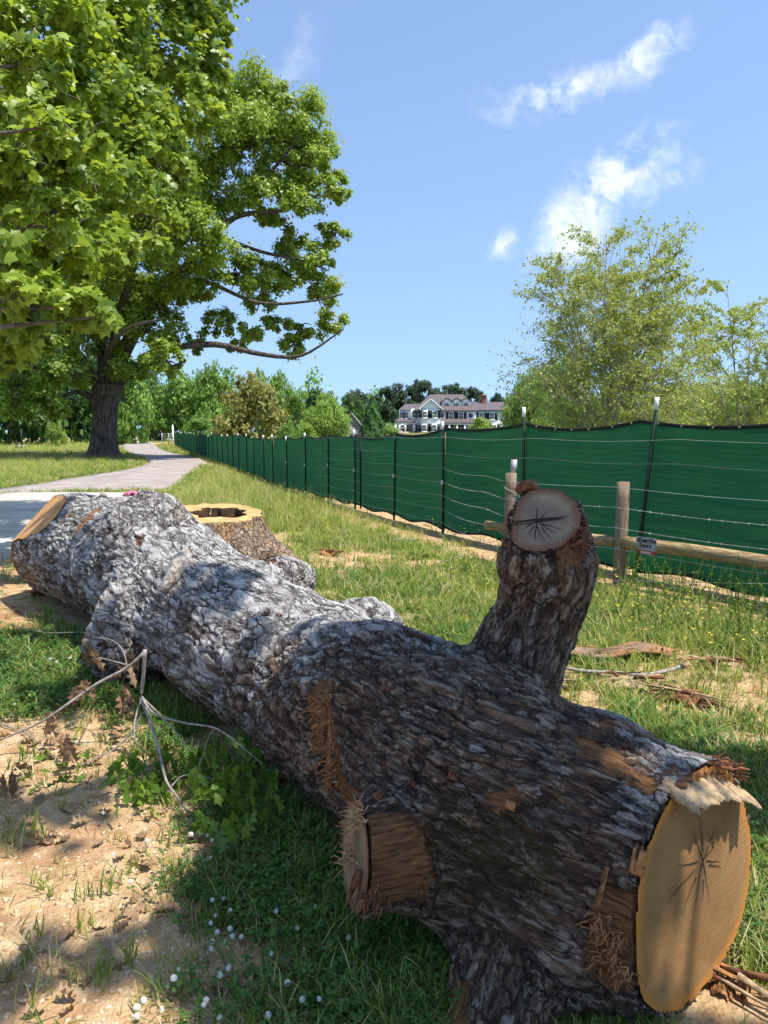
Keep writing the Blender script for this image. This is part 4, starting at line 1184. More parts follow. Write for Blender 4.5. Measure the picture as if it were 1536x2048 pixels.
def hbox(name, x0, x1, zt, zb, y0, y1, mat, parent=house):
    mb = MB(); mb.box(((x0 + x1) / 2 - HO[0], (y0 + y1) / 2 - HO[1], (zt + zb) / 2 - HO[2]), (x1 - x0, y1 - y0, zt - zb)); return mb.build(name, mat, parent)
def hpoly(name, V, faces, mat, parent=house):
    me = bpy.data.meshes.new(name); me.from_pydata([tuple(np.asarray(v) - HO) for v in V], [], faces); me.materials.append(mat); return obj(name, me, parent)
def X_(zx, Y=HY): return float(hp(zx, 400, Y)[0])
def Z_(zy, Y=HY): return float(hp(400, zy, Y)[2])
zb = gzH - .5
we = Z_(408)
w_mid = hbox('wall', X_(540), X_(932), we, zb, HY, HY + 11, M['siding'])
w_rt = hbox('wall', X_(932), X_(1232), Z_(416), zb, HY + .6, HY + 9, M['siding'])
gy = HY - 3
w_gb = hbox('wall', X_(368, gy), X_(566, gy), Z_(388, gy), zb, gy, HY + 8, M['siding'])
w_lf = hbox('wall', X_(272), X_(372), Z_(395), zb, HY + .3, HY + 9, M['siding'])
w_l2 = hbox('wall', X_(152, HY + 4), X_(280, HY + 4), Z_(405, HY + 4), zb, HY + 4, HY + 11, M['siding'])
# gable triangle
a, b, c_ = hp(368, 388, gy), hp(566, 388, gy), hp(468, 308, gy)
back = np.array((0, 9, 0))
hpoly('gable', [a, b, c_, a + back, b + back, c_ + back], [(0, 1, 2), (3, 5, 4), (0, 2, 5, 3), (1, 4, 5, 2), (0, 3, 4, 1)], M['siding'])
def slope(name, e0, e1, r1, r0, th=.18, parent=house, mat=None):
    e0, e1, r1, r0 = map(np.asarray, (e0, e1, r1, r0)); n_ = np.cross(e1 - e0, r0 - e0); n_ /= np.linalg.norm(n_); n_ *= th * (1 if n_[2] > 0 else -1)
    V = [e0, e1, r1, r0, e0 + n_, e1 + n_, r1 + n_, r0 + n_]
    return hpoly(name, V, [(0, 1, 2, 3), (7, 6, 5, 4), (0, 4, 5, 1), (1, 5, 6, 2), (2, 6, 7, 3), (3, 7, 4, 0)], mat or M['roof'], parent)
ov = .35
for s_, e in ((-1, a), (1, b)):
    ee = e + np.array((s_ * ov, -ov, -.25)); cc = c_ + np.array((0, -ov, .12))
    slope('roof', ee, ee + back, cc + back, cc)
    slope('verge_board', ee + np.array((0, -.06, -.05)), ee + np.array((0, .0, -.05)), cc + np.array((0, .0, -.05)), cc + np.array((0, -.06, -.05)), .22, house, M['white'])
zr = Z_(250, HY + 5.5) ; ze = we - .05
xl, xr = X_(290) , X_(945); rl, rr = X_(462, HY + 5.5), X_(800, HY + 5.5)
E = [np.array(v) for v in ((xl, HY - .4, ze), (xr, HY - .4, ze), (xr, HY + 11.4, ze), (xl, HY + 11.4, ze), (rl, HY + 5.5, zr), (rr, HY + 5.5, zr))]
mainroof = hpoly('roof', E + [v - np.array((0, 0, .2)) for v in E[:4]], [(0, 1, 5, 4), (1, 2, 5), (2, 3, 4, 5), (3, 0, 4), (0, 6, 7, 1), (1, 7, 8, 2), (2, 8, 9, 3), (3, 9, 6, 0), (6, 9, 8, 7)], M['roof'])
zl = Z_(345, HY + 6)
Lr_ = [np.array(v) for v in ((X_(140, HY + 3.6), HY + 3.6, Z_(408, HY + 3.6)), (xl + .5, HY + 3.6, Z_(408, HY + 3.6)), (xl + .5, HY + 11.4, Z_(408, HY + 3.6)), (X_(140, HY + 3.6), HY + 11.4, Z_(408, HY + 3.6)), (X_(205, HY + 7), HY + 7.5, zl), (xl + 2, HY + 7.5, zl))]
hpoly('roof', Lr_, [(0, 1, 5, 4), (1, 2, 5), (2, 3, 4, 5), (3, 0, 4), (0, 3, 2, 1)], M['roof'])
# right wing gable roof
e0, e1 = np.array((X_(932), HY + .2, Z_(418))), np.array((X_(1238), HY + .2, Z_(418)))
zR = Z_(336, HY + 4.8); yb = HY + 9.4
r0, r1 = np.array((X_(932) - 1.5, HY + 4.8, zR)), np.array((X_(1238) + .3, HY + 4.8, zR))
slope('roof', e0 - [1, 0, 0], e1 + [.3, 0, 0], r1, r0); slope('roof', e0 + [-1, 9.2, 0], e1 + [.3, 9.2, 0], r1, r0)
hpoly('gable', [(X_(1232), HY + .6, Z_(416)), (X_(1232), HY + 9, Z_(416)), (X_(1232), HY + 4.8, zR - .15), (X_(1232) - .2, HY + .6, Z_(416)), (X_(1232) - .2, HY + 9, Z_(416)), (X_(1232) - .2, HY + 4.8, zR - .15)], [(0, 1, 2), (5, 4, 3), (0, 2, 5, 3), (2, 1, 4, 5)], M['siding'])
# the far right cross gable
gx0, gx1, gY_ = X_(1238, HY + 3), X_(1322, HY + 3), HY + 3
hbox('wall', gx0, gx1 - .3, Z_(420, gY_), zb, gY_, gY_ + 6, M['siding'])
hpoly('gable', [(gx0, gY_, Z_(420, gY_)), (gx1 - .3, gY_, Z_(420, gY_)), ((gx0 + gx1) / 2, gY_, Z_(352, gY_)), (gx0, gY_ + 6, Z_(420, gY_)), (gx1 - .3, gY_ + 6, Z_(420, gY_)), ((gx0 + gx1) / 2, gY_ + 6, Z_(352, gY_))], [(0, 1, 2), (3, 5, 4), (0, 2, 5, 3), (1, 4, 5, 2)], M['siding'])
for s_, xx in ((-1, gx0 - .3), (1, gx1)):
    slope('roof', (xx, gY_ - .3, Z_(425, gY_)), (xx, gY_ + 6.3, Z_(425, gY_)), ((gx0 + gx1) / 2, gY_ + 6.3, Z_(346, gY_)), ((gx0 + gx1) / 2, gY_ - .3, Z_(346, gY_)))
# windows
def window(zx, zt, zbm, Y, w=3.1, shutters=True, wall=house, wz=None):
    x = X_(zx, Y); t_, b_ = Z_(zt, Y), Z_(zbm, Y); w_ = wz or 0.8
    f = hbox('window', x - w_ / 2 - .1, x + w_ / 2 + .1, t_ + .12, b_ - .12, Y - .10, Y + .05, M['white'], house)
    for i in (-1, 1):
        for j in (0, 1):
            zt_ = t_ - (t_ - b_) * .5 * j - .04; zb_ = t_ - (t_ - b_) * .5 * (j + 1) + .04
            hbox('pane', x + (i - 1) * w_ / 4 + .03, x + (i + 1) * w_ / 4 - .03, zt_, zb_, Y - .13, Y - .09, M['pane'], f)
    if shutters:
        for s_ in (-1, 1): hbox('shutter', x + s_ * (w_ / 2 + .40) - .26, x + s_ * (w_ / 2 + .40) + .26, t_ + .1, b_ - .1, Y - .12, Y, M['shutter'], f)
    hbox('sill', x - w_ / 2 - .18, x + w_ / 2 + .18, b_ - .12, b_ - .24, Y - .18, Y, M['white'], f)
for zx in (408, 512):
    window(zx, 420, 485, gy); window(zx + (-3 if zx < 500 else -5), 560, 625, gy)
for zx in (678, 780): window(zx, 437, 500, HY)
for zx in (988, 1097): window(zx, 443, 503, HY + .6)
for zx in (300, 338): window(zx, 422, 485, HY + .3, shutters=False, wz=.7); window(zx + 0, 560, 620, HY + .3, shutters=False, wz=.7)
for zx in (175, 215): window(zx, 432, 492, HY + 4, shutters=False, wz=.8); window(zx, 560, 620, HY + 4, shutters=False, wz=.8)
window(650, 560, 620, HY, shutters=False, wz=2.2); window(790, 560, 620, HY, shutters=False, wz=2.2); window(1010, 560, 620, HY + .6); window(1120, 560, 620, HY + .6)
for zx in (580, 878):
    mb = MB(); c0 = hp(zx, 465, HY) - HO; mb.tube([c0 + [0, -.02, 0], c0 + [0, -.12, 0]], .42, 14); o = mb.build('round_window', M['shutter'], house)
    mb = MB(); mb.tube([c0 + [0, -.12, 0], c0 + [0, -.15, 0]], .26, 14); mb.build('pane', M['pane'], o)
# dormers
for zx in (634, 732, 828):
    Yd = HY + 1.3; x = X_(zx, Yd); t_, b_ = Z_(318, Yd), Z_(384, Yd)
    d = hbox('dormer', x - .95, x + .95, t_ - .1, b_, Yd, Yd + 4, M['siding'])
    ap = Z_(288, Yd)
    hpoly('dormer_gable', [(x - .95, Yd, t_ - .1), (x + .95, Yd, t_ - .1), (x, Yd, ap - .1), (x - .95, Yd + 4, t_ - .1), (x + .95, Yd + 4, t_ - .1), (x, Yd + 4, ap - .1)], [(0, 1, 2), (0, 2, 5, 3), (1, 4, 5, 2)], M['siding'], d)
    for s_ in (-1, 1): slope('dormer_roof', (x + s_ * 1.15, Yd - .25, t_ - .15), (x + s_ * 1.15, Yd + 4, t_ - .15), (x, Yd + 4, ap), (x, Yd - .25, ap), .12, d)
    f = hbox('window', x - .55, x + .55, t_ - .15, b_ + .35, Yd - .08, Yd + .02, M['white'], d)
# dormer panes (kept on the dormer, one level below)
    for i in (-1, 1):
        for j in (0, 1): hbox('pane', x + (i - 1) * .24 + .03, x + (i + 1) * .24 - .03, t_ - .25 - j * 1.0, t_ - 1.1 - j * 1.0, Yd - .12, Yd - .07, M['pane'], d)
ch = hbox('chimney', X_(992, HY + 4), X_(1038, HY + 4), Z_(268, HY + 4), zR - 1, HY + 4, HY + 5.6, M['brick'])
hbox('chimney_cap', X_(985, HY + 4), X_(1044, HY + 4), Z_(252, HY + 4), Z_(268, HY + 4), HY + 3.8, HY + 5.8, M['brick'], ch)
# porches
pr = slope('porch_roof', hp(565, 548, HY - 2.4), hp(930, 548, HY - 2.4), hp(930, 505, HY + .1), hp(565, 505, HY + .1))
hbox('fascia', X_(565, HY - 2.4), X_(930, HY - 2.4), Z_(548, HY - 2.4), Z_(558, HY - 2.4), HY - 2.35, HY - 2.1, M['white'], pr)
for zx in (580, 660, 740, 820, 905):
    x = X_(zx, HY - 2.2); hbox('porch_column', x - .14, x + .14, Z_(556, HY - 2.2), zb, HY - 2.3, HY - 2.02, M['white'], pr)
yp = HY - 1.5
pr2 = slope('porch_roof', hp(98, 538, yp), hp(312, 538, yp), hp(300, 508, yp + 3.5), hp(130, 508, yp + 3.5))
hbox('fascia', X_(102, yp), X_(310, yp), Z_(536, yp), Z_(550, yp), yp + .05, yp + .3, M['white'], pr2)
for zx in (108, 148, 208, 300):
    x = X_(zx, yp); hbox('porch_column', x - .2, x + .2, Z_(550, yp), Z_(636, yp), yp + .1, yp + .5, M['white'], pr2)
hbox('porch_floor', X_(98, yp), X_(312, yp), Z_(632, yp), zb, yp + .05, yp + 5.4, M['porch'], pr2)
dr = hbox('door', X_(245, HY + 3.9), X_(275, HY + 3.9), Z_(555, HY + 3.9), Z_(640, HY + 3.9), HY + 3.9, HY + 4.05, M['porch'])
hbox('door_handle', X_(249, HY + 3.9), X_(251, HY + 3.9), Z_(595, HY + 3.9), Z_(600, HY + 3.9), HY + 3.8, HY + 3.9, M['galv'], dr)
hbox('wing_roof', X_(1235), X_(1420), Z_(480), Z_(560), HY + 1, HY + 7, M['roof'])

def outbuilding(name, label, pxl, pxr, pyapex, pyeave, Y, wallm, roofm, front=True):
    c0 = atY((pxl + pxr) / 2, pyeave, Y); gzz = g1(c0.x, Y)
    th_ = thing(name, label, 'house', (c0.x, Y, gzz)); O = np.array(th_.location)
    x0, x1 = atY(pxl, pyeave, Y).x, atY(pxr, pyeave, Y).x; ze_ = c0.z; za = atY(pxl, pyapex, Y).z
    mb = MB(); mb.box((0, 4, (ze_ + gzz - .4) / 2 - gzz), (x1 - x0, 8, ze_ - gzz + .4)); mb.build('wall', wallm, th_)
    xm = (x0 + x1) / 2
    def pl_(n_, V, f, m): 
        me = bpy.data.meshes.new(n_); me.from_pydata([tuple(np.asarray(v) - O) for v in V], [], f); me.materials.append(m); return obj(n_, me, th_)
    pl_('gable', [(x0, Y, ze_), (x1, Y, ze_), (xm, Y, za), (x0, Y + 8, ze_), (x1, Y + 8, ze_), (xm, Y + 8, za)], [(0, 1, 2), (3, 5, 4), (0, 2, 5, 3), (1, 4, 5, 2)], wallm)
    for s_, xx in ((-1, x0 - .3), (1, x1 + .3)):
        V = [np.array(v) for v in ((xx, Y - .3, ze_ - .1), (xx, Y + 8.3, ze_ - .1), (xm, Y + 8.3, za + .1), (xm, Y - .3, za + .1))]
        pl_('roof', V + [v + np.array((0, 0, .18)) for v in V], [(0, 1, 2, 3), (7, 6, 5, 4), (0, 4, 5, 1), (1, 5, 6, 2), (2, 6, 7, 3), (3, 7, 4, 0)], roofm)
    return th_
M['greyroof'] = plain('grey_shingle', (.22, .205, .195), .85, .3, 2)
outbuilding('garage', 'small white gabled outbuilding just right of the white house', 1066, 1114, 828, 847, 120, M['siding'], M['greyroof'])
outbuilding('cottage', 'grey roofed cottage half hidden by trees left of the white house', 684, 720, 828, 852, 140, M['greyroof'], M['greyroof'])

# ------------------------------------------------------------------ trees
def unit(v): return v / (np.linalg.norm(v, axis=-1, keepdims=True) + 1e-9)
RHOMB = (np.array([(0, 0, 0), (.5, .45, .06), (0, 1, -.05), (-.5, .45, .06)]), [np.array([(0, 1, 2, 3)])])
_sy = [(0, 0), (.28, -.06), (.55, .15), (.40, .30), (.62, .52), (.34, .58), (.22, .72), (0, 1.05), (-.22, .72), (-.34, .58), (-.62, .52), (-.40, .30), (-.55, .15), (-.28, -.06)]
MAPLE = (np.array([(0, .38, 0)] + [(x, y, -.18 * abs(x) - .10 * y * y) for x, y in _sy]), [np.array([(0, i, i % 14 + 1) for i in range(1, 15)])])
_ok = [(0, 0), (.10, .12), (.26, .22), (.12, .32), (.34, .48), (.15, .56), (.30, .76), (.10, .82), (0, 1), (-.10, .82), (-.30, .76), (-.15, .56), (-.34, .48), (-.12, .32), (-.26, .22), (-.10, .12)]
OAKLEAF = (np.array([(0, .5, .03)] + [(x, y, -.25 * abs(x) - .12 * (y - .3) ** 2) for x, y in _ok]), [np.array([(0, i, i % 16 + 1) for i in range(1, 17)])])
def leaf_mesh(name, P, Nrm, Al, size, tint, tmpl, mat):
    T, fs = tmpl; n = len(P)
    Nrm = unit(Nrm); Al = unit(Al - (Al * Nrm).sum(1, keepdims=True) * Nrm); S = np.cross(Al, Nrm)
    size = np.broadcast_to(np.asarray(size, float), (n,))
    V = P[:, None] + size[:, None, None] * (T[None, :, :1] * S[:, None] + T[None, :, 1:2] * Al[:, None] + T[None, :, 2:] * Nrm[:, None])
    F_ = [(f[None] + (np.arange(n) * len(T))[:, None, None]).reshape(-1, f.shape[1]) for f in fs]
    return mesh_np(name, V.reshape(-1, 3), F_, mat, {'tint': np.repeat(np.clip(tint, 0, 1), len(T))})
def blob_points(r, C, rad, n, clumps=18, csz=.38, fill=.35):
    'leaf points in small clumps through a blob; returns points and outward normals'
    d = unit(r.normal(size=(clumps, 3))); d[:, 2] = d[:, 2] * .9 + .1
    rr = np.where(r.random(clumps) < fill, r.random(clumps) ** .5 * .8, .78 + .3 * r.random(clumps))
    cc = d * rr[:, None]
    k = r.integers(0, clumps, n)
    off = r.normal(size=(n, 3)) * csz * (.6 + .5 * r.random(clumps))[k][:, None] * .62
    p = cc[k] + off
    nn = unit(off * 1.0 + cc[k] * .5 + np.array((0, 0, .45)) + r.normal(size=(n, 3)) * .35)
    ct = r.random(clumps)[k]
    return np.asarray(C) + p * np.asarray(rad), nn, ct
M['oakbark'] = (lambda t: t.done(t.pbsdf(t.mix(t.rng(t.noise(t.vec('MULTIPLY', t.pos(), (1, 1, .18)), 9, 6, .7), .35, .65), (.035, .027, .021), (.17, .14, .115)), .9, .2,
                  t.bump(t.noise(t.vec('MULTIPLY', t.pos(), (1, 1, .18)), 9, 6, .7), 1, .12))))(NT('oak_bark'))
M['treebark'] = plain('tree_bark', (.13, .105, .085), .9, .4, 6)
M['palebark'] = plain('pale_bark', (.34, .30, .25), .85, .4, 8)
M['oakleaf'] = leafmat('oak_leaves', (.07, .125, .014), (.29, .38, .048), (.40, .52, .05), .33)
M['mapleleaf'] = leafmat('near_leaves', (.065, .125, .013), (.33, .42, .05), (.50, .62, .05), .37, .4)
GREENS = {'mid': leafmat('leaves_mid', (.075, .165, .026), (.24, .37, .065), (.32, .52, .07), .3, .55),
          'bright': leafmat('leaves_bright', (.11, .21, .03), (.34, .46, .09), (.42, .6, .09), .32, .55),
          'dark': leafmat('leaves_dark', (.03, .08, .018), (.11, .20, .04), (.15, .29, .04), .25, .55),
          'olive': leafmat('leaves_olive', (.16, .155, .035), (.36, .34, .10), (.44, .44, .1), .3, .6),
          'pine': leafmat('needles', (.022, .05, .024), (.075, .125, .055), (.07, .14, .05), .18, .6),
          'thuja': leafmat('thuja_leaves', (.02, .07, .016), (.085, .20, .04), (.1, .24, .04), .2, .6),
          'birch': leafmat('birch_leaves', (.17, .21, .03), (.44, .48, .11), (.52, .60, .1), .45, .5)}

def limb_paths(mb, r, start, targets, r0, sag=.0, k=6, tip=.03):
    for tg in targets:
        s = np.asarray(start, float); e = np.asarray(tg, float); d = e - s; L = np.linalg.norm(d)
        m1 = s + d * .35 + r.normal(size=3) * L * .05 + np.array((0, 0, .10 * L)); m2 = s + d * .7 + r.normal(size=3) * L * .06 + np.array((0, 0, .06 * L - sag))
        P = bez([s, m1, m2, e], 12); mb.tube(P, np.linspace(r0 * (.55 + .03 * min(L, 14)), tip, len(P)), k, cap=False)

# --- big oak across the path
OY = 44.0
ob = at(205, 917); OX = ob.x; OYY = ob.y
oak = thing('oak_tree', 'massive spreading oak tree with thick dark trunk beside the path', 'tree', (OX, OYY, ob.z))
OO = np.array(oak.location); ro = np.random.default_rng(21)
def ow(px, py, dY=0.0): return np.array(atY(px, py, OYY + dY)) - OO
tr_ = MB(); k = 28
prof = [(918, 40), (912, 34), (900, 28.5), (880, 25), (850, 23.5), (815, 23.5), (790, 26), (770, 30)]
cxs = [203, 204, 206, 208, 209, 210, 212, 214]
Vv = []
for (py, hw), cx_ in zip(prof, cxs):
    c0 = ow(cx_, py); w_ = hw / F * OYY
    for a in range(k):
        th_ = 2 * np.pi * a / k; fl = 1 + (.16 * max(0, (py - 880) / 40)) * math.sin(th_ * 5 + 1) + .035 * math.sin(th_ * 9)
        Vv.append(c0 + np.array((math.cos(th_) * w_ * fl, math.sin(th_) * w_ * fl * .9, -.15 if py == 918 else 0)))
f = [(j * k + a, j * k + (a + 1) % k, (j + 1) * k + (a + 1) % k, (j + 1) * k + a) for j in range(len(prof) - 1) for a in range(k)]
tr_.add(Vv, f); tr_.build('trunk', M['oakbark'], oak, True)
LIMBS = [([(212, 775), (200, 700), (190, 600), (185, 480), (200, 330), (230, 200)], .52, 0), ([(222, 770), (250, 690), (320, 590), (400, 500), (470, 430), (560, 420), (640, 390)], .42, -1),
         ([(232, 775), (270, 735), (340, 700), (430, 688), (500, 700), (570, 712), (620, 700), (690, 655)], .30, -2), ([(205, 775), (150, 700), (90, 600), (40, 480)], .45, 2),
         ([(195, 800), (160, 785), (130, 795), (95, 805), (55, 830)], .20, -1.5), ([(225, 760), (290, 640), (340, 580), (355, 500), (400, 380), (480, 280), (520, 190)], .34, 2),
         ([(215, 760), (240, 640), (270, 540), (300, 400), (330, 280)], .36, -3), ([(350, 560), (420, 560), (520, 600), (620, 600), (680, 590)], .16, -2), ([(430, 470), (520, 500), (610, 520), (655, 540)], .14, -1),
         ([(470, 430), (540, 340), (600, 260)], .15, -1), ([(185, 760), (100, 740), (20, 730)], .24, -4), ([(210, 745), (215, 700), (260, 660), (330, 640)], .2, -6)]
for pts, r0, dy in LIMBS:
    P = bez([ow(x, y, dy * (i / (len(pts) - 1)) * 2.0) + ro.normal(size=3) * (.12 if i else 0) for i, (x, y) in enumerate(pts)], 26)
    mb = MB(); mb.tube(P, np.linspace(r0, .045, len(P)), 9, cap=False); mb.build('limb', M['oakbark'], oak, True)
OB = [(520, 185, 62), (585, 235, 62), (450, 205, 55), (635, 300, 50), (665, 375, 38), (560, 320, 66), (480, 280, 66), (600, 395, 45), (510, 385, 52), (630, 525, 42), (585, 480, 34), (560, 545, 52), (470, 545, 48),
      (645, 585, 40), (520, 600, 34), (600, 655, 30), (655, 652, 36), (575, 695, 30), (500, 665, 26), (440, 650, 34), (415, 490, 58), (400, 390, 70), (345, 560, 62), (350, 320, 80), (300, 450, 80), (250, 590, 70), (200, 350, 100), (150, 490, 90),
      (185, 660, 60), (100, 610, 80), (300, 660, 55), (255, 725, 45), (60, 730, 66), (130, 750, 48), (325, 715, 36), (345, 735, 24), (30, 800, 52), (50, 450, 100), (80, 280, 110), (250, 220, 90), (-60, 620, 100), (-90, 420, 120), (-70, 760, 80), (90, 810, 40),
      (610, 330, 40), (545, 430, 34), (665, 470, 26), (420, 300, 50), (390, 690, 24), (540, 650, 22), (470, 690, 18), (230, 480, 80), (330, 400, 60), (180, 560, 70), (60, 560, 80), (390, 570, 45), (310, 600, 50)]
Pp, Nn, Tt = [], [], []
tw = MB()
for bi, (px, py, rp) in enumerate(OB):
    dy = ro.uniform(-7, 4) if px < 420 else ro.uniform(-3, 3)
    C = ow(px, py, dy); rad = rp / F * OYY
    n_ = int(3000 * (rad / 1.6) ** 1.7)
    p, nn, ct = blob_points(ro, C, (rad, rad * 1.1, rad * .88), n_, max(10, int(24 * (rad / 1.6) ** 1.4)), .25)
    Pp.append(p); Nn.append(nn); Tt.append(.35 + .35 * (ct - .5) + .25 * ro.random(len(p)) + .25 * (p[:, 0] + 10) / 24)
    for _ in range(7):
        e = C + unit(ro.normal(size=3)) * rad * .9
        tw.tube(bez([C + ro.normal(size=3) * rad * .15, (C + e) / 2 + ro.normal(size=3) * rad * .12, e], 6), np.linspace(.06, .015, 7)[:len(bez([C, C, e], 6))], 4, cap=False)
Pp, Nn, Tt = np.vstack(Pp), np.vstack(Nn), np.concatenate(Tt)
o = obj('crown', leaf_mesh('oak_crown', Pp, Nn, ro.normal(size=Pp.shape) + [0, 0, -.3], .13 + .12 * ro.random(len(Pp)), Tt, RHOMB, M['oakleaf']), oak)
to = tw.build('twigs', M['oakbark'], oak); to['kind'] = 'stuff'

# --- near tree hanging in from the left
nt_base = (-8.9, 7.2)
ntree = thing('near_tree', 'leafy tree with broad lobed bright green leaves hanging in at upper left', 'tree', (nt_base[0], nt_base[1], 0))
NO = np.array(ntree.location); rn = np.random.default_rng(33)
mb = MB(); trunk_path = bez([(0, 0, -.2), (.05, .05, 2), (.2, .2, 5), (.3, .6, 9), (.4, 1.0, 13)], 20)
mb.tube(trunk_path, np.interp(np.linspace(0, 1, len(trunk_path)), [0, .08, .5, 1], [.42, .30, .22, .07]), 14); mb.build('trunk', M['palebark'], ntree, True)
NB = [(385, 25, 66, 14.5), (425, 60, 36, 14.5), (300, 110, 95, 14), (405, 120, 44, 14.5), (430, 200, 26, 14.5), (200, 60, 110, 12.5), (60, 50, 120, 10.5), (285, 240, 85, 12.5), (370, 215, 56, 13.5), (390, 160, 40, 14),
      (130, 190, 105, 10.5), (25, 230, 95, 8.5), (200, 360, 85, 10.5), (80, 360, 90, 8.8), (285, 380, 60, 11.5), (330, 440, 36, 12), (25, 480, 80, 7.6), (130, 500, 80, 8.6), (225, 480, 50, 9.6), (300, 475, 34, 11),
      (165, 612, 44, 7.6), (215, 632, 26, 7.5), (100, 590, 46, 7.4), (50, 640, 66, 8.4), (15, 710, 56, 9), (80, 690, 36, 9.5), (-40, 350, 100, 8), (-40, 560, 100, 8), (150, 330, 60, 9), (240, 300, 60, 11), (330, 310, 45, 13), (360, 350, 30, 13.5),
      (120, -80, 160, 11.5), (320, -90, 130, 14), (-120, 100, 160, 10), (440, -60, 50, 15), (-150, 450, 150, 9), (30, 310, 60, 7.4), (90, 255, 46, 7.2), (60, 130, 60, 7.8), (170, 270, 50, 8.4), (20, 590, 50, 7.0), (115, 420, 50, 7.6)]
Pp, Nn, Tt, Sz = [], [], [], []
bm_ = MB(); tg_ = MB()
for bi, (px, py, rp, Y) in enumerate(NB):
    C = np.array(atY(px, py, Y)) - NO; rad = rp / F * Y
    n_ = int(1000 * (rad / .5) ** 1.65)
    p, nn, ct = blob_points(rn, C, (rad, rad * 1.3, rad * .85), n_, max(8, int(17 * (rad / .5) ** 1.35)), .27, .4)
    Pp.append(p); Nn.append(unit(nn * .7 + np.array((.0, -.35, .25)) + rn.normal(size=nn.shape) * .45)); Tt.append(.45 + .4 * (ct - .5) + .55 * (rn.random(len(p)) - .5) + .02 * (11 - Y)); Sz.append(np.full(len(p), .5) * (.12 + .13 * rn.random(len(p))) * 1.05)
    j = int(np.clip((C[2] - .8) / 13 * len(trunk_path), 3, len(trunk_path) - 2)); s = trunk_path[j]
    P = bez([s, s + (C - s) * .3 + rn.normal(size=3) * .3 + [0, 0, .6], s + (C - s) * .55 + rn.normal(size=3) * .3 + [0, 0, .5], s + (C - s) * .8 + rn.normal(size=3) * .15 + [0, 0, .25], C], 16); bm_.tube(P, np.linspace(.075, .012, len(P)), 6, cap=False)
    for _ in range(8):
        e = C + unit(rn.normal(size=3)) * rad * 1.0
        tg_.tube(bez([C + rn.normal(size=3) * rad * .1, (C + e) / 2 + rn.normal(size=3) * rad * .1 + [0, 0, .04], e], 6), .006, 4, cap=False)
for x_, y_, z_, H_, rad, n_ in ((-1.1, 4.2, .6, 7.6, .32, 50), (-2.3, 5.6, .9, 8.0, .34, 55), (-1.55, 3.0, 0, 7.4, .34, 55), (-1.9, 4.5, 0, 7.8, .3, 45), (-2.9, 6.7, 1, 8.2, .3, 50), (-.75, 3.3, .6, 7.6, .25, 35), (-2.9, 5.0, 0, 8.0, .35, 50), (-1.0, 2.2, 0, 7.4, .22, 30)):
    C = np.array((x_, y_, z_)) + np.array(sd) * ((H_ - z_) / sd.z) - NO
    p, nn, ct = blob_points(rn, C, (rad, rad, rad * .5), n_, 9, .4, .6)
    Pp.append(p); Nn.append(unit(nn + [0, 0, .8])); Tt.append(rn.random(len(p))); Sz.append(np.full(len(p), .13))
    s = trunk_path[13]; P = bez([s, s + (C - s) * .5 + [0, 0, .5], C], 12); bm_.tube(P, np.linspace(.03, .006, len(P)), 5, cap=False)
Pp, Nn, Tt, Sz = np.vstack(Pp), np.vstack(Nn), np.concatenate(Tt), np.concatenate(Sz)
obj('crown', leaf_mesh('near_crown', Pp, Nn, rn.normal(size=Pp.shape) * .7 + [.25, -.2, -.75], Sz, Tt, MAPLE, M['mapleleaf']), ntree)
bo = bm_.build('branches', M['treebark'], ntree, True); bo['kind'] = 'stuff'
bo = tg_.build('twigs', M['treebark'], ntree); bo['kind'] = 'stuff'

# --- tree behind the photographer whose boughs shade the near end of the trunk
sh_base = (5.2, -4.6)
shade = thing('overhanging_tree', 'leafy tree overhead, out of view, shading the near end of the trunk', 'tree', (sh_base[0], sh_base[1], 0))
SO = np.array(shade.location); rs_ = np.random.default_rng(44)
mb = MB(); sp = bez([(0, 0, -.2), (-.1, .1, 2), (-.3, .5, 5), (-.6, 1.2, 9)], 16); mb.tube(sp, np.linspace(.34, .09, len(sp)), 14); mb.build('trunk', M['palebark'], shade, True)
sdn = np.array(sd)
def up_sun(x, y, z, H): return np.array((x, y, z)) + sdn * ((H - z) / sdn[2])
SHB = SHADE_BLOBS = [(.18, 2.35, .4, 6.2, .55, 190), (.70, 2.75, 1.0, 6.8, .50, 230), (.15, 1.75, 0, 5.8, .62, 220), (.75, 1.75, 0, 6.6, .5, 70), (-.15, 2.6, .1, 6.4, .45, 150), (1.3, 1.6, 0, 6.1, .5, 120), (1.5, 3.3, 0, 7.0, .55, 110),
        (-.3, 1.5, 0, 5.9, .5, 170), (-.45, 2.35, 0, 6.3, .42, 150), (-.55, 3.05, 0, 6.6, .35, 110), (-.15, 2.0, 0, 6.0, .4, 130), (2.4, 3.6, 0, 7.2, .5, 80), (.05, 3.0, .6, 6.6, .3, 60), (.55, .9, 0, 6.1, .6, 160)]
Pp, Nn, Tt = [], [], []
bm_ = MB()
for x, y, z, H, rad, n_ in SHB:
    C = up_sun(x, y, z, H) - SO
    p, nn, ct = blob_points(rs_, C, (rad, rad, rad * .5), n_, 12, .36, .6)
    Pp.append(p); Nn.append(unit(nn + [0, 0, .8])); Tt.append(rs_.random(n_))
    j = int(np.clip((C[2] - 2.2) / 9 * len(sp), 3, len(sp) - 1)); s = sp[j]
    P = bez([s, s + (C - s) * .5 + [0, 0, .4], C], 12); bm_.tube(P, np.linspace(.07, .012, len(P)), 6, cap=False)
Pp, Nn, Tt = np.vstack(Pp), np.vstack(Nn), np.concatenate(Tt)
obj('crown', leaf_mesh('shade_crown', Pp, Nn, rs_.normal(size=Pp.shape), .15 + .07 * rs_.random(len(Pp)), Tt, MAPLE, M['mapleleaf']), shade)
bo = bm_.build('branches', M['treebark'], shade, True); bo['kind'] = 'stuff'

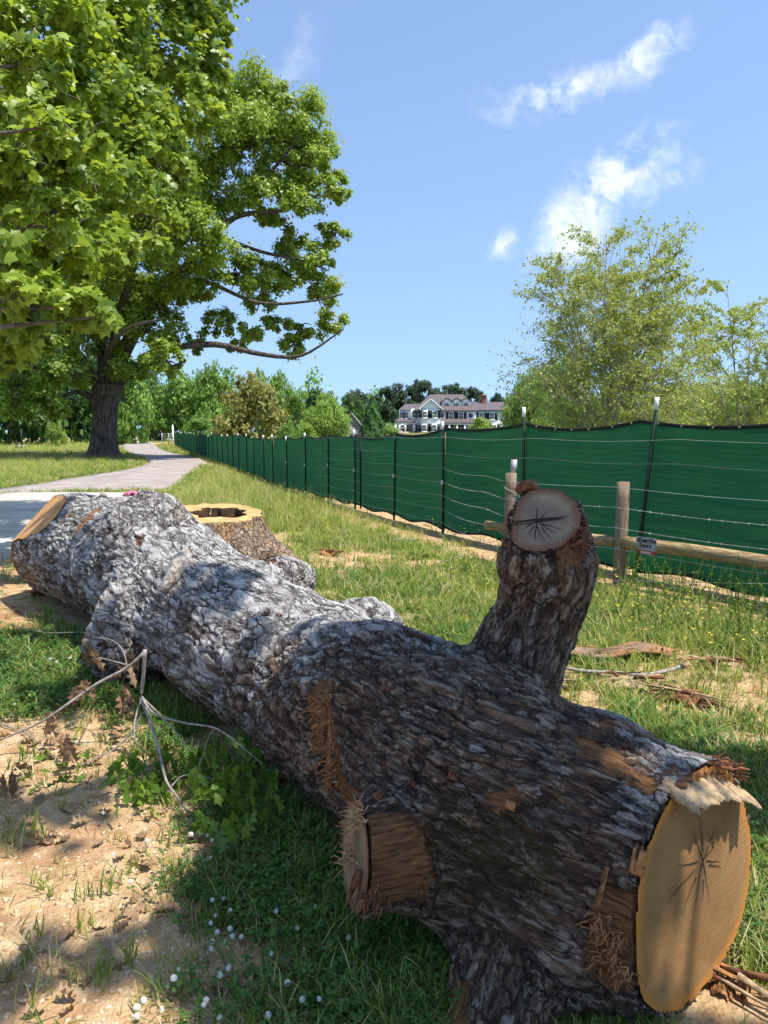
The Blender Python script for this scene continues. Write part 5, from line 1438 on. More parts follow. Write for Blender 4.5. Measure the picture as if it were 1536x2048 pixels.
# --- background trees: a few crowns shared by many trees
rb = np.random.default_rng(55)
def proto_round(seed, nb=16, n=340, low=.15):
    r = np.random.default_rng(seed); Pp, Nn, Tt = [], [], []
    for b in range(nb):
        a = r.random() * 2 * np.pi; h = low + (1 - low) * (b + .5) / nb; w_ = math.sin(math.pi * min(1, .22 + .74 * h)) ** .7
        rr = w_ * (.35 + .35 * r.random()) * .9
        p, nn, ct = blob_points(r, (math.cos(a) * rr, math.sin(a) * rr, h * .88 + .04), (.36 * (.6 + .5 * w_), .36 * (.6 + .5 * w_), .17), n, 16, .33)
        Pp.append(p); Nn.append(nn); Tt.append(.5 + .5 * (ct - .5) + .5 * (r.random(n) - .5))
    return np.vstack(Pp), np.vstack(Nn), np.concatenate(Tt), r
def crown_me(name, seed, leaf, **kw):
    P, N_, T_, r = proto_round(seed, **kw)
    # scale up vertically happens on the object; leaves keep their shape closely enough
    return leaf_mesh(name, P * 1.0, N_, r.normal(size=P.shape), leaf * (.7 + .6 * r.random(len(P))), T_, RHOMB, GREENS['mid'])
CR = [crown_me('crown_a', 61, .062), crown_me('crown_b', 62, .056, nb=20), crown_me('crown_c', 63, .066, nb=14, low=.05), crown_me('crown_d', 64, .058, nb=18, low=.0)]
CRF = [crown_me('crown_e', 65, .034, nb=24, n=900, low=.0), crown_me('crown_f', 66, .034, nb=22, n=900, low=.02)]
def trunk_me(name, h, r0, seed):
    r = np.random.default_rng(seed); mb = MB(); P = bez([(0, 0, -.05), (.02, 0, h * .3), (-.01, .02, h * .65), (.02, 0, h)], 10); mb.tube(P, np.linspace(r0, r0 * .25, len(P)), 8)
    for _ in range(9):
        z = r.uniform(.25, .8) * h; a = r.random() * 6.28; L = r.uniform(.3, .5)
        mb.tube(bez([(0, 0, z), (math.cos(a) * L * .5, math.sin(a) * L * .5, z + .12), (math.cos(a) * L, math.sin(a) * L, z + .2)], 6), np.linspace(r0 * .35, r0 * .08, 7)[:len(bez([(0, 0, 0), (0, 0, 1), (0, 0, 2)], 6))], 5, cap=False)
    return mb.mesh(name, M['treebark'], True)
TR = [trunk_me('trunk_a', .85, .05, 1), trunk_me('trunk_b', .9, .045, 2)]
# pine: needle clumps on the upper half
def pine_me(seed):
    r = np.random.default_rng(seed); Pp, Nn, Tt = [], [], []
    for b in range(20):
        h = .30 + .66 * r.random(); w_ = .30 * (1.15 - h) / .6 + .10; a = r.random() * 6.28; rr = w_ * r.random() ** .5
        p, nn, ct = blob_points(r, (math.cos(a) * rr, math.sin(a) * rr, h), (.16, .16, .085), 300, 10, .4)
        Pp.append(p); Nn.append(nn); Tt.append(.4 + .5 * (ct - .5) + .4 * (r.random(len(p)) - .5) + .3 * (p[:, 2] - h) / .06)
    P = np.vstack(Pp); return leaf_mesh('pine_crown', P, np.vstack(Nn), r.normal(size=P.shape), .045 * (.6 + .7 * r.random(len(P))), np.concatenate(Tt), RHOMB, GREENS['pine'])
PN = [pine_me(71), pine_me(72), pine_me(73)]
mb = MB(); mb.tube([(0, 0, -.02), (.005, 0, .5), (0, .005, .97)], [.018, .014, .004], 7); PT = mb.mesh('pine_trunk', M['treebark'], True)
def cone_me(seed):
    r = np.random.default_rng(seed); n = 6500; h = r.random(n) ** 1.2; a = r.random(n) * 6.28
    w_ = (.5 * (1 - h) ** .75 + .02) * (1 + .10 * np.sin(a * 6 + h * 14) + .16 * (noise3(np.c_[np.cos(a) * 3, np.sin(a) * 3, h * 9], seed) - .5)); rr = w_ * (.7 + .3 * r.random(n))
    P = np.c_[np.cos(a) * rr, np.sin(a) * rr, h * .97 + .01]; N_ = np.c_[np.cos(a), np.sin(a), .5 + 0 * a] + r.normal(size=(n, 3)) * .35
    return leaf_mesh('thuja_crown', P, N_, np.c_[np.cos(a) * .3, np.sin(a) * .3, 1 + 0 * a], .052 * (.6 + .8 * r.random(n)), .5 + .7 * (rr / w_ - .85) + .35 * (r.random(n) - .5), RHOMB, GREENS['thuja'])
TH = cone_me(81)
def place_tree(name, label, px, pytop, wpx, Y, crown, trunk, mat, group, rz, bury=0.0, dwid=1.0):
    x = (px - 768) / F * (Y * math.cos(PITCH)) ; gzz = g1(x, Y)
    Ht = atY(px, pytop, Y).z - gzz; Wd = wpx / F * Y
    th_ = thing(name, label, 'tree', (x, Y, gzz - bury), rz, group)
    for nm, me in (('trunk', trunk), ('crown', crown)):
        o = obj(nm, me, th_); o.scale = (Wd / 1.75, Wd / 1.75, Ht)
        if crown is TH: o.scale = (Wd, Wd, Ht)
        if nm == 'trunk': o.scale = (Ht * .5, Ht * .5, Ht)
        if nm == 'crown' and mat is not None:
            o.material_slots[0].link = 'OBJECT'; o.material_slots[0].material = mat
    return th_
G1, G2, G3 = 'trees beyond the screen fence', 'pines behind the white house', 'trees of the wood on the left'
BT = [('broad_tree', 'broad mid green tree just right of the oak trunk behind the path', 352, 748, 135, 128, 0, 'mid', G1), ('broad_tree', 'tallest bright green tree behind the olive tree', 432, 736, 110, 125, 1, 'mid', G1),
      ('broad_tree', 'dark green tree between the olive tree and the pale bushy tree', 556, 752, 85, 128, 1, 'mid', G1), ('broad_tree', 'green tree rising above the right shoulder of the olive tree', 520, 748, 70, 140, 0, 'bright', G1),
      ('broad_tree', 'rounded green tree left of the light green bushy tree', 592, 778, 80, 112, 3, 'mid', G1), ('broad_tree', 'dark rounded tree behind the light green bushy tree', 640, 783, 110, 135, 1, 'dark', G1),
      ('broad_tree', 'low dark tree left of the conical evergreen', 700, 792, 70, 150, 0, 'dark', G1), ('broad_tree', 'small green tree at the edge of the oak crown', 300, 742, 90, 132, 2, 'dark', G1),
      ('broad_tree', 'dark tree behind the birch clump', 1120, 716, 190, 46, 3, 'mid', G1), ('broad_tree', 'low bushy tree at the left foot of the birch clump', 1060, 752, 120, 40, 2, 'bright', G1),
      ('broad_tree', 'dark tree right of the birch clump trunk', 1330, 768, 170, 52, 3, 'dark', G1), ('broad_tree', 'dark green tree at the right edge behind the sparse birch', 1500, 762, 190, 50, 1, 'mid', G1),
      ('broad_tree', 'green tree low behind the screen between the two birches', 1420, 775, 150, 44, 2, 'bright', G1), ('broad_tree', 'low leafy tree under the birch clump', 1200, 790, 190, 36, 3, 'bright', G1),
      ('broad_tree', 'low leafy tree right of the tall leaning post', 1330, 800, 140, 34, 2, 'bright', G1), ('broad_tree', 'low leafy tree at the right edge above the screen', 1530, 800, 160, 34, 3, 'bright', G1),
      ('broad_tree', 'dark wood edge tree at far left under the oak boughs', 20, 660, 240, 88, 3, 'dark', G3), ('broad_tree', 'dark wood edge tree left of the oak trunk', 120, 690, 200, 96, 2, 'dark', G3),
      ('broad_tree', 'shaded wood edge tree right behind the oak trunk', 250, 712, 130, 98, 3, 'mid', G3), ('broad_tree', 'wood edge tree left out of the picture edge', -90, 640, 220, 84, 2, 'mid', G3),
      ('broad_tree', 'dark wood tree seen between the oak trunk and the path', 200, 700, 120, 110, 1, 'dark', G3), ('leafy_shrub', 'bright shrub in the grass left of the oak trunk', 110, 838, 40, 80, 2, 'bright', G3),
      ('leafy_shrub', 'low green shrub right of the oak trunk', 250, 815, 50, 96, 3, 'mid', G3), ('leafy_shrub', 'green shrub in front of the white house', 962, 836, 52, 118, 2, 'bright', G1),
      ('leafy_shrub', 'small bright bush at the foot of the pale bushy tree', 615, 850, 42, 62, 2, 'bright', G1), ('leafy_shrub', 'low green bush just above the far screen', 575, 846, 44, 76, 3, 'mid', G1),
      ('leafy_shrub', 'bush left of the white house porch', 778, 850, 40, 118, 2, 'bright', G1), ('leafy_shrub', 'dark shrub at the far end of the path', 300, 845, 70, 140, 2, 'dark', G3), ('leafy_shrub', 'shrub behind the far end of the screen', 400, 835, 80, 110, 3, 'mid', G1)]
for i, (nm, lb, px, pt, w_, Y, ci, mt, gp) in enumerate(BT):
    me = CRF[ci % 2] if Y < 60 else CR[ci]
    place_tree(nm, lb, px, pt, w_, Y, me, TR[i % 2], GREENS[mt], gp, i * 1.3)
place_tree('olive_tree', 'round olive yellow tree in young leaf behind the far screen', 496, 756, 150, 84, CR[0], TR[0], GREENS['olive'], G1, .4)
place_tree('light_green_tree', 'light green bushy tree left of the conical evergreen', 648, 795, 110, 70, CRF[0], TR[1], GREENS['bright'], G1, 2.0)
place_tree('conical_evergreen', 'dark conical evergreen left of the white house', 745, 794, 62, 78, TH, PT, GREENS['thuja'], G1, .3)
PINE_L = ['dark pine standing just left of the conical evergreen tip', 'dark pine right above the conical evergreen', 'dark pine above the left porch of the white house', 'dark pine above the left roof corner of the white house', 'tallest dark pine behind the white house roof',
          'dark pine behind the main ridge left of the dormers', 'dark pine above the middle dormer', 'dark pine above the right end of the main ridge', 'dark pine just left of the brick chimney', 'dark pine just right of the brick chimney', 'low dark pine between evergreen and house roof',
          'dark pine filling in behind the ridge above the left dormer', 'small dark pine above the far right gable of the house', 'small dark pine left of the cottage roof', 'dark pine between the house and the birch clump']
for i, (px, pt, w_) in enumerate([(722, 778, 46), (770, 771, 50), (806, 764, 52), (828, 760, 48), (852, 758, 54), (884, 768, 44), (915, 766, 52), (942, 772, 48), (965, 780, 36), (992, 786, 34), (786, 778, 44), (870, 775, 44), (1010, 796, 30), (700, 790, 40), (1040, 790, 40)]):
    place_tree('pine_tree', PINE_L[i], px, pt, w_ * 1.9, 185 + (i % 4) * 5, PN[i % 3], PT, None, G2, i * .9)
# --- far wood that closes the view
Pp, Tt = [], []
rf = np.random.default_rng(91)
for px in np.arange(-260, 1900, 26):
    Y = rf.uniform(215, 250); h = rf.uniform(7.5, 11.5) + (5 if px < 640 else 0) + (2 if px > 1050 else 0); c0 = atY(px, 860, Y)
    p, nn, ct = blob_points(rf, (c0.x, Y, c0.z + h * .42), (4.2, 4.0, h * .55), 420, 14, .4); Pp.append(p); Tt.append(.4 + .4 * (ct - .5) + .3 * rf.random(len(p)))
P = np.vstack(Pp); fo = obj('far_wood', leaf_mesh('far_wood', P, rf.normal(size=P.shape) + [0, -.5, .6], rf.normal(size=P.shape), .9, np.concatenate(Tt), RHOMB, GREENS['mid']))
tag(fo, 'distant line of green woodland along the horizon', 'woodland', kind='stuff')

# --- river birches: fans of fine drooping twigs
def birch(name, label, px, pytop, Y, half_px, seed, nstem, nside, group='birches behind the screen'):
    r = np.random.default_rng(seed); x0 = (px - 768) / F * Y; gzz = g1(x0, Y); H = atY(px, pytop, Y).z - gzz; W_ = half_px / F * Y
    th_ = thing(name, label, 'tree', (x0, Y, gzz), 0, group)
    tw, LP, LN, LA, LT = MB(), [], [], [], []
    for s in range(nstem):
        a = 2 * np.pi * s / nstem + r.normal() * .3; sp_ = W_ * (.35 + .35 * r.random()); hh = H * (.8 + .2 * r.random()) * (1 if s else 1.0)
        P = bez([(0, 0, -.1), (math.cos(a) * sp_ * .25, math.sin(a) * sp_ * .25, hh * .3), (math.cos(a) * sp_ * .6, math.sin(a) * sp_ * .6, hh * .65), (math.cos(a) * sp_, math.sin(a) * sp_, hh)], 20)
        mb = MB(); mb.tube(P, np.linspace(.05, .006, len(P)), 7, cap=False); mb.build('stem', M['palebark'], th_, True)
        for q in range(nside):
            u = r.uniform(.16, 1.0); j = int(u * (len(P) - 1)); b0 = P[j]; aa = a + r.normal() * 1.5; L = W_ * (.24 + .60 * (1 - u)) * r.uniform(.6, 1.25)
            d = np.array((math.cos(aa), math.sin(aa), .75 + .5 * r.random())); e = b0 + d * L * .75 + np.array((0, 0, -.05 * L))
            B = bez([b0, b0 + d * L * .45 + [0, 0, .05 * L], e, e + np.array((math.cos(aa), math.sin(aa), .15)) * L * .35], 12)
            tw.tube(B, np.linspace(.010, .003, len(B)), 3, cap=False)
            for m_ in range(8):
                jj = r.integers(3, len(B)); c0 = B[jj]; ab = aa + r.normal() * .9; l2 = L * r.uniform(.15, .38)
                C_ = bez([c0, c0 + np.array((math.cos(ab) * .6, math.sin(ab) * .6, .45)) * l2, c0 + np.array((math.cos(ab), math.sin(ab), .35 * r.normal() + .25)) * l2 * 1.4], 8)
                tw.tube(C_[::2], .0025, 3, cap=False)
                nl = r.integers(7, 13); tt = r.integers(1, len(C_), nl); LP.append(C_[tt] + r.normal(size=(nl, 3)) * .035); LA.append(r.normal(size=(nl, 3)) * .6 + [math.cos(ab) * .6, math.sin(ab) * .6, -.5]); LN.append(r.normal(size=(nl, 3)) + [0, -.2, .6])
    P = np.vstack(LP); T_ = .5 + .6 * (r.random(len(P)) - .5)
    obj('crown', leaf_mesh('birch_crown', P, np.vstack(LN), np.vstack(LA), .062 * (.7 + .6 * r.random(len(P))) * (Y / 22), T_, RHOMB, GREENS['birch']), th_)
    t2 = tw.build('twigs', M['palebark'], th_); t2['kind'] = 'stuff'
birch('birch_tree', 'tall airy birch clump with fine pale green foliage behind the screen', 1205, 445, 22, 190, 101, 7, 64)
birch('birch_tree', 'second airy birch stem leaning right within the birch clump', 1310, 490, 23, 130, 104, 4, 54)
birch('birch_tree', 'sparser birch with thin crown at the right edge of the picture', 1485, 570, 26, 135, 102, 5, 46)

# ------------------------------------------------------------------ ground cover (scattered)
def proto_col(name, meshes):
    c = bpy.data.collections.new(name)
    for i, me in enumerate(meshes):
        o = bpy.data.objects.new(f'{name}_{i}', me); c.objects.link(o)
    return c
def scatter(name, label, cat, P, rot, scl, idx, coll):
    me = bpy.data.meshes.new(name); me.vertices.add(len(P)); me.vertices.foreach_set('co', np.asarray(P, np.float32).ravel())
    me.attributes.new('rot', 'FLOAT_VECTOR', 'POINT').data.foreach_set('vector', np.asarray(rot, np.float32).ravel())
    me.attributes.new('scl', 'FLOAT_VECTOR', 'POINT').data.foreach_set('vector', np.asarray(scl, np.float32).ravel())
    me.attributes.new('idx', 'INT', 'POINT').data.foreach_set('value', np.asarray(idx, np.int32))
    me.update()
    o = obj(name, me); tag(o, label, cat, kind='stuff')
    ng = bpy.data.node_groups.new(name, 'GeometryNodeTree')
    ng.interface.new_socket('Geometry', in_out='INPUT', socket_type='NodeSocketGeometry'); ng.interface.new_socket('Geometry', in_out='OUTPUT', socket_type='NodeSocketGeometry')
    N_, L_ = ng.nodes, ng.links
    gi, go = N_.new('NodeGroupInput'), N_.new('NodeGroupOutput')
    ci = N_.new('GeometryNodeCollectionInfo'); ci.inputs['Collection'].default_value = coll; ci.inputs['Separate Children'].default_value = True; ci.inputs['Reset Children'].default_value = True
    ip = N_.new('GeometryNodeInstanceOnPoints'); ip.inputs['Pick Instance'].default_value = True
    for nm, ty, sk in (('idx', 'INT', 'Instance Index'), ('rot', 'FLOAT_VECTOR', 'Rotation'), ('scl', 'FLOAT_VECTOR', 'Scale')):
        a = N_.new('GeometryNodeInputNamedAttribute'); a.data_type = ty; a.inputs['Name'].default_value = nm; L_.new(a.outputs['Attribute'], ip.inputs[sk])
    L_.new(gi.outputs[0], ip.inputs['Points']); L_.new(ci.outputs[0], ip.inputs['Instance']); L_.new(ip.outputs[0], go.inputs[0])
    md = o.modifiers.new('scatter', 'NODES'); md.node_group = ng
    return o
rv_ = np.random.default_rng(111)
def blade_tuft(seed, nb, h, w, spread, mat, droop=.5):
    r = np.random.default_rng(seed); mb = MB()
    for _ in range(nb):
        a = r.random() * 6.28; d = np.array((math.cos(a), math.sin(a), 0)); b0 = np.append(r.normal(size=2) * spread, 0)
        hh = h * (.45 + .75 * r.random()); ln = (.15 + droop * r.random()) * hh; s = np.cross(d, (0, 0, 1)) * w * (.7 + .6 * r.random())
        pts = [b0 + d * ln * t_ ** 1.8 + np.array((0, 0, hh * (t_ - .25 * droop * t_ ** 3))) for t_ in (0, .4, .75, 1)]
        V = [pts[0] - s, pts[0] + s, pts[1] - s * .85, pts[1] + s * .85, pts[2] - s * .55, pts[2] + s * .55, pts[3]]
        mb.add(V, [(0, 1, 3, 2), (2, 3, 5, 4)], [(4, 5, 6)])
    return mb.mesh('tuft', mat)
M['grass'] = instmat('grass_blades', [(.12, .19, .028), (.20, .28, .04), (.30, .36, .065), (.38, .39, .09), (.45, .40, .15)], (.42, .52, .08), .42)
M['lushgrass'] = instmat('lush_grass', [(.07, .15, .022), (.13, .23, .035), (.21, .30, .05)], (.25, .42, .05), .38)
M['straw'] = instmat('dry_stalks', [(.48, .40, .18), (.58, .50, .26), (.36, .34, .12)], (.5, .42, .2), .3)
M['clover'] = instmat('clover_leaves', [(.05, .125, .024), (.075, .17, .032), (.12, .22, .042)], (.15, .36, .05), .32)
M['yellow'] = instmat('yellow_petals', [(.70, .56, .04), (.75, .65, .08)], (.7, .6, .05), .3)
short = [blade_tuft(200 + i, 11, .085, .0028, .022, M['grass']) for i in range(3)] + [blade_tuft(206, 12, .10, .003, .025, M['lushgrass']), blade_tuft(207, 9, .12, .0025, .02, M['grass'], .9), blade_tuft(208, 9, .09, .0022, .03, M['straw'], .9)]
C_SHORT = proto_col('short_grass_parts', short)
tall = [blade_tuft(220 + i, 13, .34, .0035, .045, M['grass'], .45) for i in range(3)] + [blade_tuft(226, 7, .42, .002, .03, M['straw'], .35)]
C_TALL = proto_col('tall_grass_parts', tall)
def clover_me(seed):
    r = np.random.default_rng(seed); mb = MB()
    for _ in range(11):
        c = np.append(r.normal(size=2) * .045, .025 + .03 * r.random()); a0 = r.random() * 6.28; s = .0075 * (.7 + .7 * r.random())
        tl = r.normal(size=2) * .35
        for q in range(3):
            a = a0 + q * 2.094; d = np.array((math.cos(a), math.sin(a), tl[0] * math.cos(a) + tl[1] * math.sin(a))); sd_ = np.array((-math.sin(a), math.cos(a), 0))
            mb.add([c, c + d * s * .9 + sd_ * s * .62, c + d * s * 1.35, c + d * s * .9 - sd_ * s * .62], [(0, 1, 2, 3)])
        mb.tube([(c[0] * .5, c[1] * .5, 0), c], .0008, 3, cap=False)
    return mb.mesh('clover', M['clover'])
C_CLOV = proto_col('clover_parts', [clover_me(240 + i) for i in range(3)])
def weed_me(seed, h, flower):
    r = np.random.default_rng(seed); mb = MB()
    for st in range(3):
        top_ = np.append(r.normal(size=2) * .09, h * (.7 + .4 * r.random())); P = bez([(0, 0, 0), top_ * .5 + np.append(r.normal(size=2) * .02, 0), top_], 6); mb.tube(P, .0022, 3, cap=False)
        for _ in range(9):
            t_ = r.uniform(.15, .95); c = P[int(t_ * (len(P) - 1))]; a = r.random() * 6.28; s = .05 * (1.1 - .5 * t_); d = np.array((math.cos(a), math.sin(a), .3)); sd_ = np.array((-math.sin(a), math.cos(a), 0))
            mb.add([c, c + d * s * .5 + sd_ * s * .16, c + d * s, c + d * s * .5 - sd_ * s * .16], [(0, 1, 2, 3)])
    return mb.mesh('weed', M['lushgrass'])
C_WEED = proto_col('weed_parts', [weed_me(260 + i, .3 + .08 * i, 0) for i in range(3)])
def yf_me(seed):
    r = np.random.default_rng(seed); mb = MB()
    for _ in range(4):
        c = np.append(r.normal(size=2) * .09, .16 + .18 * r.random()); n_ = 5
        for q in range(n_):
            a = q * 6.283 / n_; d = np.array((math.cos(a), math.sin(a), .25)); sd_ = np.array((-math.sin(a), math.cos(a), 0)); s = .010
            mb.add([c, c + d * s * .7 + sd_ * s * .4, c + d * s * 1.15, c + d * s * .7 - sd_ * s * .4], [(0, 1, 2, 3)])
    return mb.mesh('yellow_flowers', M['yellow'])
C_YF = proto_col('flower_parts', [yf_me(270 + i) for i in range(2)])
def sample(n, y0, y1, wide=.60, pad=1.0):
    y = np.exp(rv_.uniform(math.log(y0), math.log(y1), n)); x = rv_.uniform(-1, 1, n) * (wide * y + pad); return x, y
def free(x, y, grow=.03):
    m = ~path_mask(x, y, grow) & (log_dist(x, y) > -.16) & (np.hypot(x - STUMP[0], y - STUMP[1]) > .62)
    return m
def gnd(x, y):
    z = gz(x, y); near_ = ss(12, 6, np.hypot(x, y)); return z + near_ * (.035 * (n2(x, y, 5.0, 41) - .5) + .018 * (n2(x, y, 13.0, 43, 2) - .5)) - .004
def tallness(x, y):
    fd = fence_dist(x, y)
    pe = np.where(y < CY1, np.interp(y, [c[2] for c in CONC], [c[1] for c in CONC]), np.interp(y, AR[:, 1], AR[:, 0]))
    bank = ss(9.5, 14, y) * ss(-.1, -.9, fd) * ss(.3, 1.6, x - pe)
    side = ss(1.1, 1.9, x) * ss(4.2, 5.4, y) * ss(-.1, -.6, fd) * .34
    leftf = ss(20, 26, y) * ss(0, -2, x - pe + 4.5) * .8
    return np.clip(np.maximum.reduce([bank, side, leftf]), 0, 1)
def lay(name, label, cat, x, y, sc, coll, k, tilt=.15, hs=None):
    n = len(x); z = gnd(x, y)
    rot = np.c_[rv_.normal(size=n) * tilt, rv_.normal(size=n) * tilt, rv_.random(n) * 6.28]
    s = np.c_[sc, sc, sc if hs is None else hs]
    return scatter(name, label, cat, np.c_[x, y, z], rot, s, rv_.integers(0, k, n), coll)
# short grass
x, y = sample(120000, 1.25, 75); d = dirt(x, y)
left = ss(.1, -.5, x + .45 + .38 * (y - 2.2)) * ss(5, 3.6, y)
keep = free(x, y) & (rv_.random(len(x)) < (1 - d) ** 1.4 * np.where(left > .5, .6, 1) + .03) & (tallness(x, y) < .55 + .4 * rv_.random(len(x)))
x, y = x[keep], y[keep]
# sparse under the shaded clover on the near left of the trunk
lay('grass', 'short green grass growing round the trunk and across the verge', 'grass', x, y, (.55 + .6 * rv_.random(len(x))) * (1 + y / 13) * (.75 + .5 * n2(x, y, .8, 51)), C_SHORT, 6, hs=(.6 + .55 * rv_.random(len(x))) * (1 + y / 30))
x, y = sample(60000, 3.5, 95); tl = tallness(x, y); keep = free(x, y, .12) & (rv_.random(len(x)) < tl * (1 - .85 * dirt(x, y)) * 1.0)
x, y, tl = x[keep], y[keep], tl[keep]
lay('tall_grass', 'tall pale grass and stalks on the bank along the screen', 'grass', x, y, (.55 + .5 * rv_.random(len(x))) * (1 + y / 16), C_TALL, 4, hs=(.3 + .7 * rv_.random(len(x))) * (.38 + .62 * tl) * (1 + y / 120))
# clover
x, y = sample(40000, 1.25, 9); d = dirt(x, y); cl_ = n2(x, y, 1.1, 61); side_ = ss(.5, .1, x + .1 + .62 * (y - 2.6)) 
keep = free(x, y) & (log_dist(x, y) > .0) & (rv_.random(len(x)) < (1 - d) ** 1.2 * (.2 + .55 * side_) * ss(.42, .60, cl_ + .10 * side_ + .25 * (n2(x, y, 4.0, 63) - .5)))
x, y = x[keep], y[keep]
lay('clover', 'green clover leaves carpeting the ground beside the trunk', 'clover', x, y, (.8 + .6 * rv_.random(len(x))) * (1 + y / 16), C_CLOV, 3)
# weeds and yellow flowers along the wire fence
x, y = sample(6000, 4, 30); fd = fence_dist(x, y); keep = free(x, y, .3) & (rv_.random(len(x)) < ss(-2.6, -.7, fd) * ss(-.12, -.3, fd) * (.12 + .6 * ss(9, 6, y) + .45 * ss(11, 20, y)) * ss(.45, .6, n2(x, y, .7, 71)))
x, y = x[keep], y[keep]; lay('weeds', 'leafy green weeds along the foot of the wire fence', 'weeds', x, y, .7 + .6 * rv_.random(len(x)), C_WEED, 3)
x, y = sample(5000, 3.5, 22); fd = fence_dist(x, y); keep = free(x, y, .3) & (rv_.random(len(x)) < ss(-3.2, -1.4, fd) * ss(-.2, -.5, fd) * (ss(9, 7, y) + .35 * ss(9, 12, y)) * ss(.42, .58, n2(x, y, .9, 81)) * .7)
x, y = x[keep], y[keep]; lay('yellow_wildflowers', 'scattered tiny yellow wildflowers in the grass near the wire fence', 'wildflowers', x, y, .8 + .5 * rv_.random(len(x)), C_YF, 2)
# pebbles and wood chips
def peb_me(seed, mat, fl=1.0):
    r = np.random.default_rng(seed); mb = MB(); n_ = 6; V = []
    for j, (z, rr) in enumerate(((0, .6), (.35, 1.0), (.7, .75))):
        for a in range(n_): th_ = a * 6.283 / n_ + j * .4; q = rr * (.75 + .5 * r.random()); V.append((math.cos(th_) * q, math.sin(th_) * q * .75, z * fl * (.8 + .4 * r.random())))
    V.append((0, 0, .85 * fl)); f = [(j * n_ + a, j * n_ + (a + 1) % n_, (j + 1) * n_ + (a + 1) % n_, (j + 1) * n_ + a) for j in range(2) for a in range(n_)]
    mb.add(V, f, [(2 * n_ + a, 2 * n_ + (a + 1) % n_, 3 * n_) for a in range(n_)]); return mb.mesh('pebble', mat, True)
M['pebble'] = instmat('pebbles', [(.28, .17, .09), (.50, .36, .21), (.55, .42, .28), (.42, .24, .11), (.60, .50, .38), (.50, .29, .12), (.34, .22, .13)])
M['chip'] = instmat('wood_chips', [(.30, .12, .05), (.45, .24, .10), (.22, .10, .05), (.56, .38, .2)])
C_PEB = proto_col('pebble_parts', [peb_me(280 + i, M['pebble']) for i in range(4)])
C_CHIP = proto_col('chip_parts', [peb_me(290 + i, M['chip'], .22) for i in range(3)])
x, y = sample(70000, 1.25, 7, .60, .3); d = dirt(x, y); keep = free(x, y) & (log_dist(x, y) > .02) & (rv_.random(len(x)) < ss(.35, .8, d) * np.where(x < .2, 1, .25))
x, y = x[keep], y[keep]; s = .0022 + .0095 * rv_.random(len(x)) ** 4.5 + .002 * rv_.random(len(x)) * y / 3
lay('gravel', 'small tan and white pebbles scattered over the bare soil', 'gravel', x, y, s, C_PEB, 4, .3)
cx = np.concatenate([rv_.normal(-3.75, .5, 500), rv_.normal(-.35, .5, 260), rv_.normal(2.3, .55, 420), rv_.normal(1.35, .35, 160), rv_.normal(-.1, .2, 80)]); cy = np.concatenate([rv_.normal(6.9, .45, 500), rv_.normal(9.2, .35, 260), rv_.normal(4.75, .3, 420), rv_.normal(2.1, .4, 160), rv_.normal(2.1, .2, 80)])
keep = free(cx, cy, .1) & (log_dist(cx, cy) > .0); cx, cy = cx[keep], cy[keep]
lay('wood_chips', 'red brown wood chips and sawdust scattered near the sawn ends', 'wood chips', cx, cy, .008 + .03 * rv_.random(len(cx)) ** 2.5, C_CHIP, 3, .35)

# ------------------------------------------------------------------ white clover flowers (each its own)
M['petal'] = plain('clover_white', (.72, .73, .66), .7, .12, 60)
def head_me():
    r = np.random.default_rng(5); mb = MB(); n_ = 46
    for i in range(n_):
        z = 1 - 1.7 * (i + .5) / n_; a = i * 2.4; q = math.sqrt(max(0, 1 - z * z)); d = np.array((q * math.cos(a), q * math.sin(a), z)); s = .0085
        u = unit(np.cross(d, (0.1, .2, 1.0)))
        b0 = d * s * .45; mb.add([b0, d * s * .9 + u * s * .22, d * s * 1.12 + np.array((0, 0, .1)) * s, d * s * .9 - u * s * .22], [(0, 1, 2, 3)])
    mb.tube([(0, 0, -.005), (0, 0, .004)], .0045, 6); return mb.mesh('flower_head', M['petal'])
HEAD = head_me(); mb = MB(); mb.tube(bez([(0, 0, -1), (.06, .03, -.5), (0, 0, 0)], 5), .0011, 4, cap=False); STEM = mb.mesh('flower_stem', M['clover'])
Z3 = [(765, 440), (830, 447), (848, 465), (890, 432), (590, 467), (845, 533), (890, 517), (895, 700), (850, 705), (920, 745), (862, 767), (843, 797), (868, 832), (920, 818), (965, 850), (900, 873), (850, 870), (846, 900), (715, 983), (695, 1017),
      (548, 1133), (550, 1168), (648, 1140), (825, 1105), (815, 1125), (878, 1175), (1073, 1165), (1208, 710), (1262, 733), (1190, 818), (1215, 905), (1085, 918), (1150, 1035), (1277, 1100), (1370, 1112), (1395, 855), (1105, 750), (525, 630), (340, 70), (305, 73), (412, 355), (455, 522), (1210, 1103), (790, 355), (800, 380), (1300, 715), (915, 975), (880, 1005), (930, 850), (575, 1105)]
Z4 = [(385, 175), (350, 228), (465, 215), (308, 210), (470, 325), (640, 175), (170, 170), (495, 40), (90, 488), (670, 285), (240, 35), (655, 240), (430, 205), (270, 200), (645, 250)]
pts = [(a / 2, 1448 + b / 2) for a, b in Z3] + [(a * .3255, 1250 + b * .3255) for a, b in Z4] + [(1520, 1617), (1448, 1735), (1500, 1690), (680, 1115), (250, 1195), (1395, 1490)]
fr = np.random.default_rng(8)
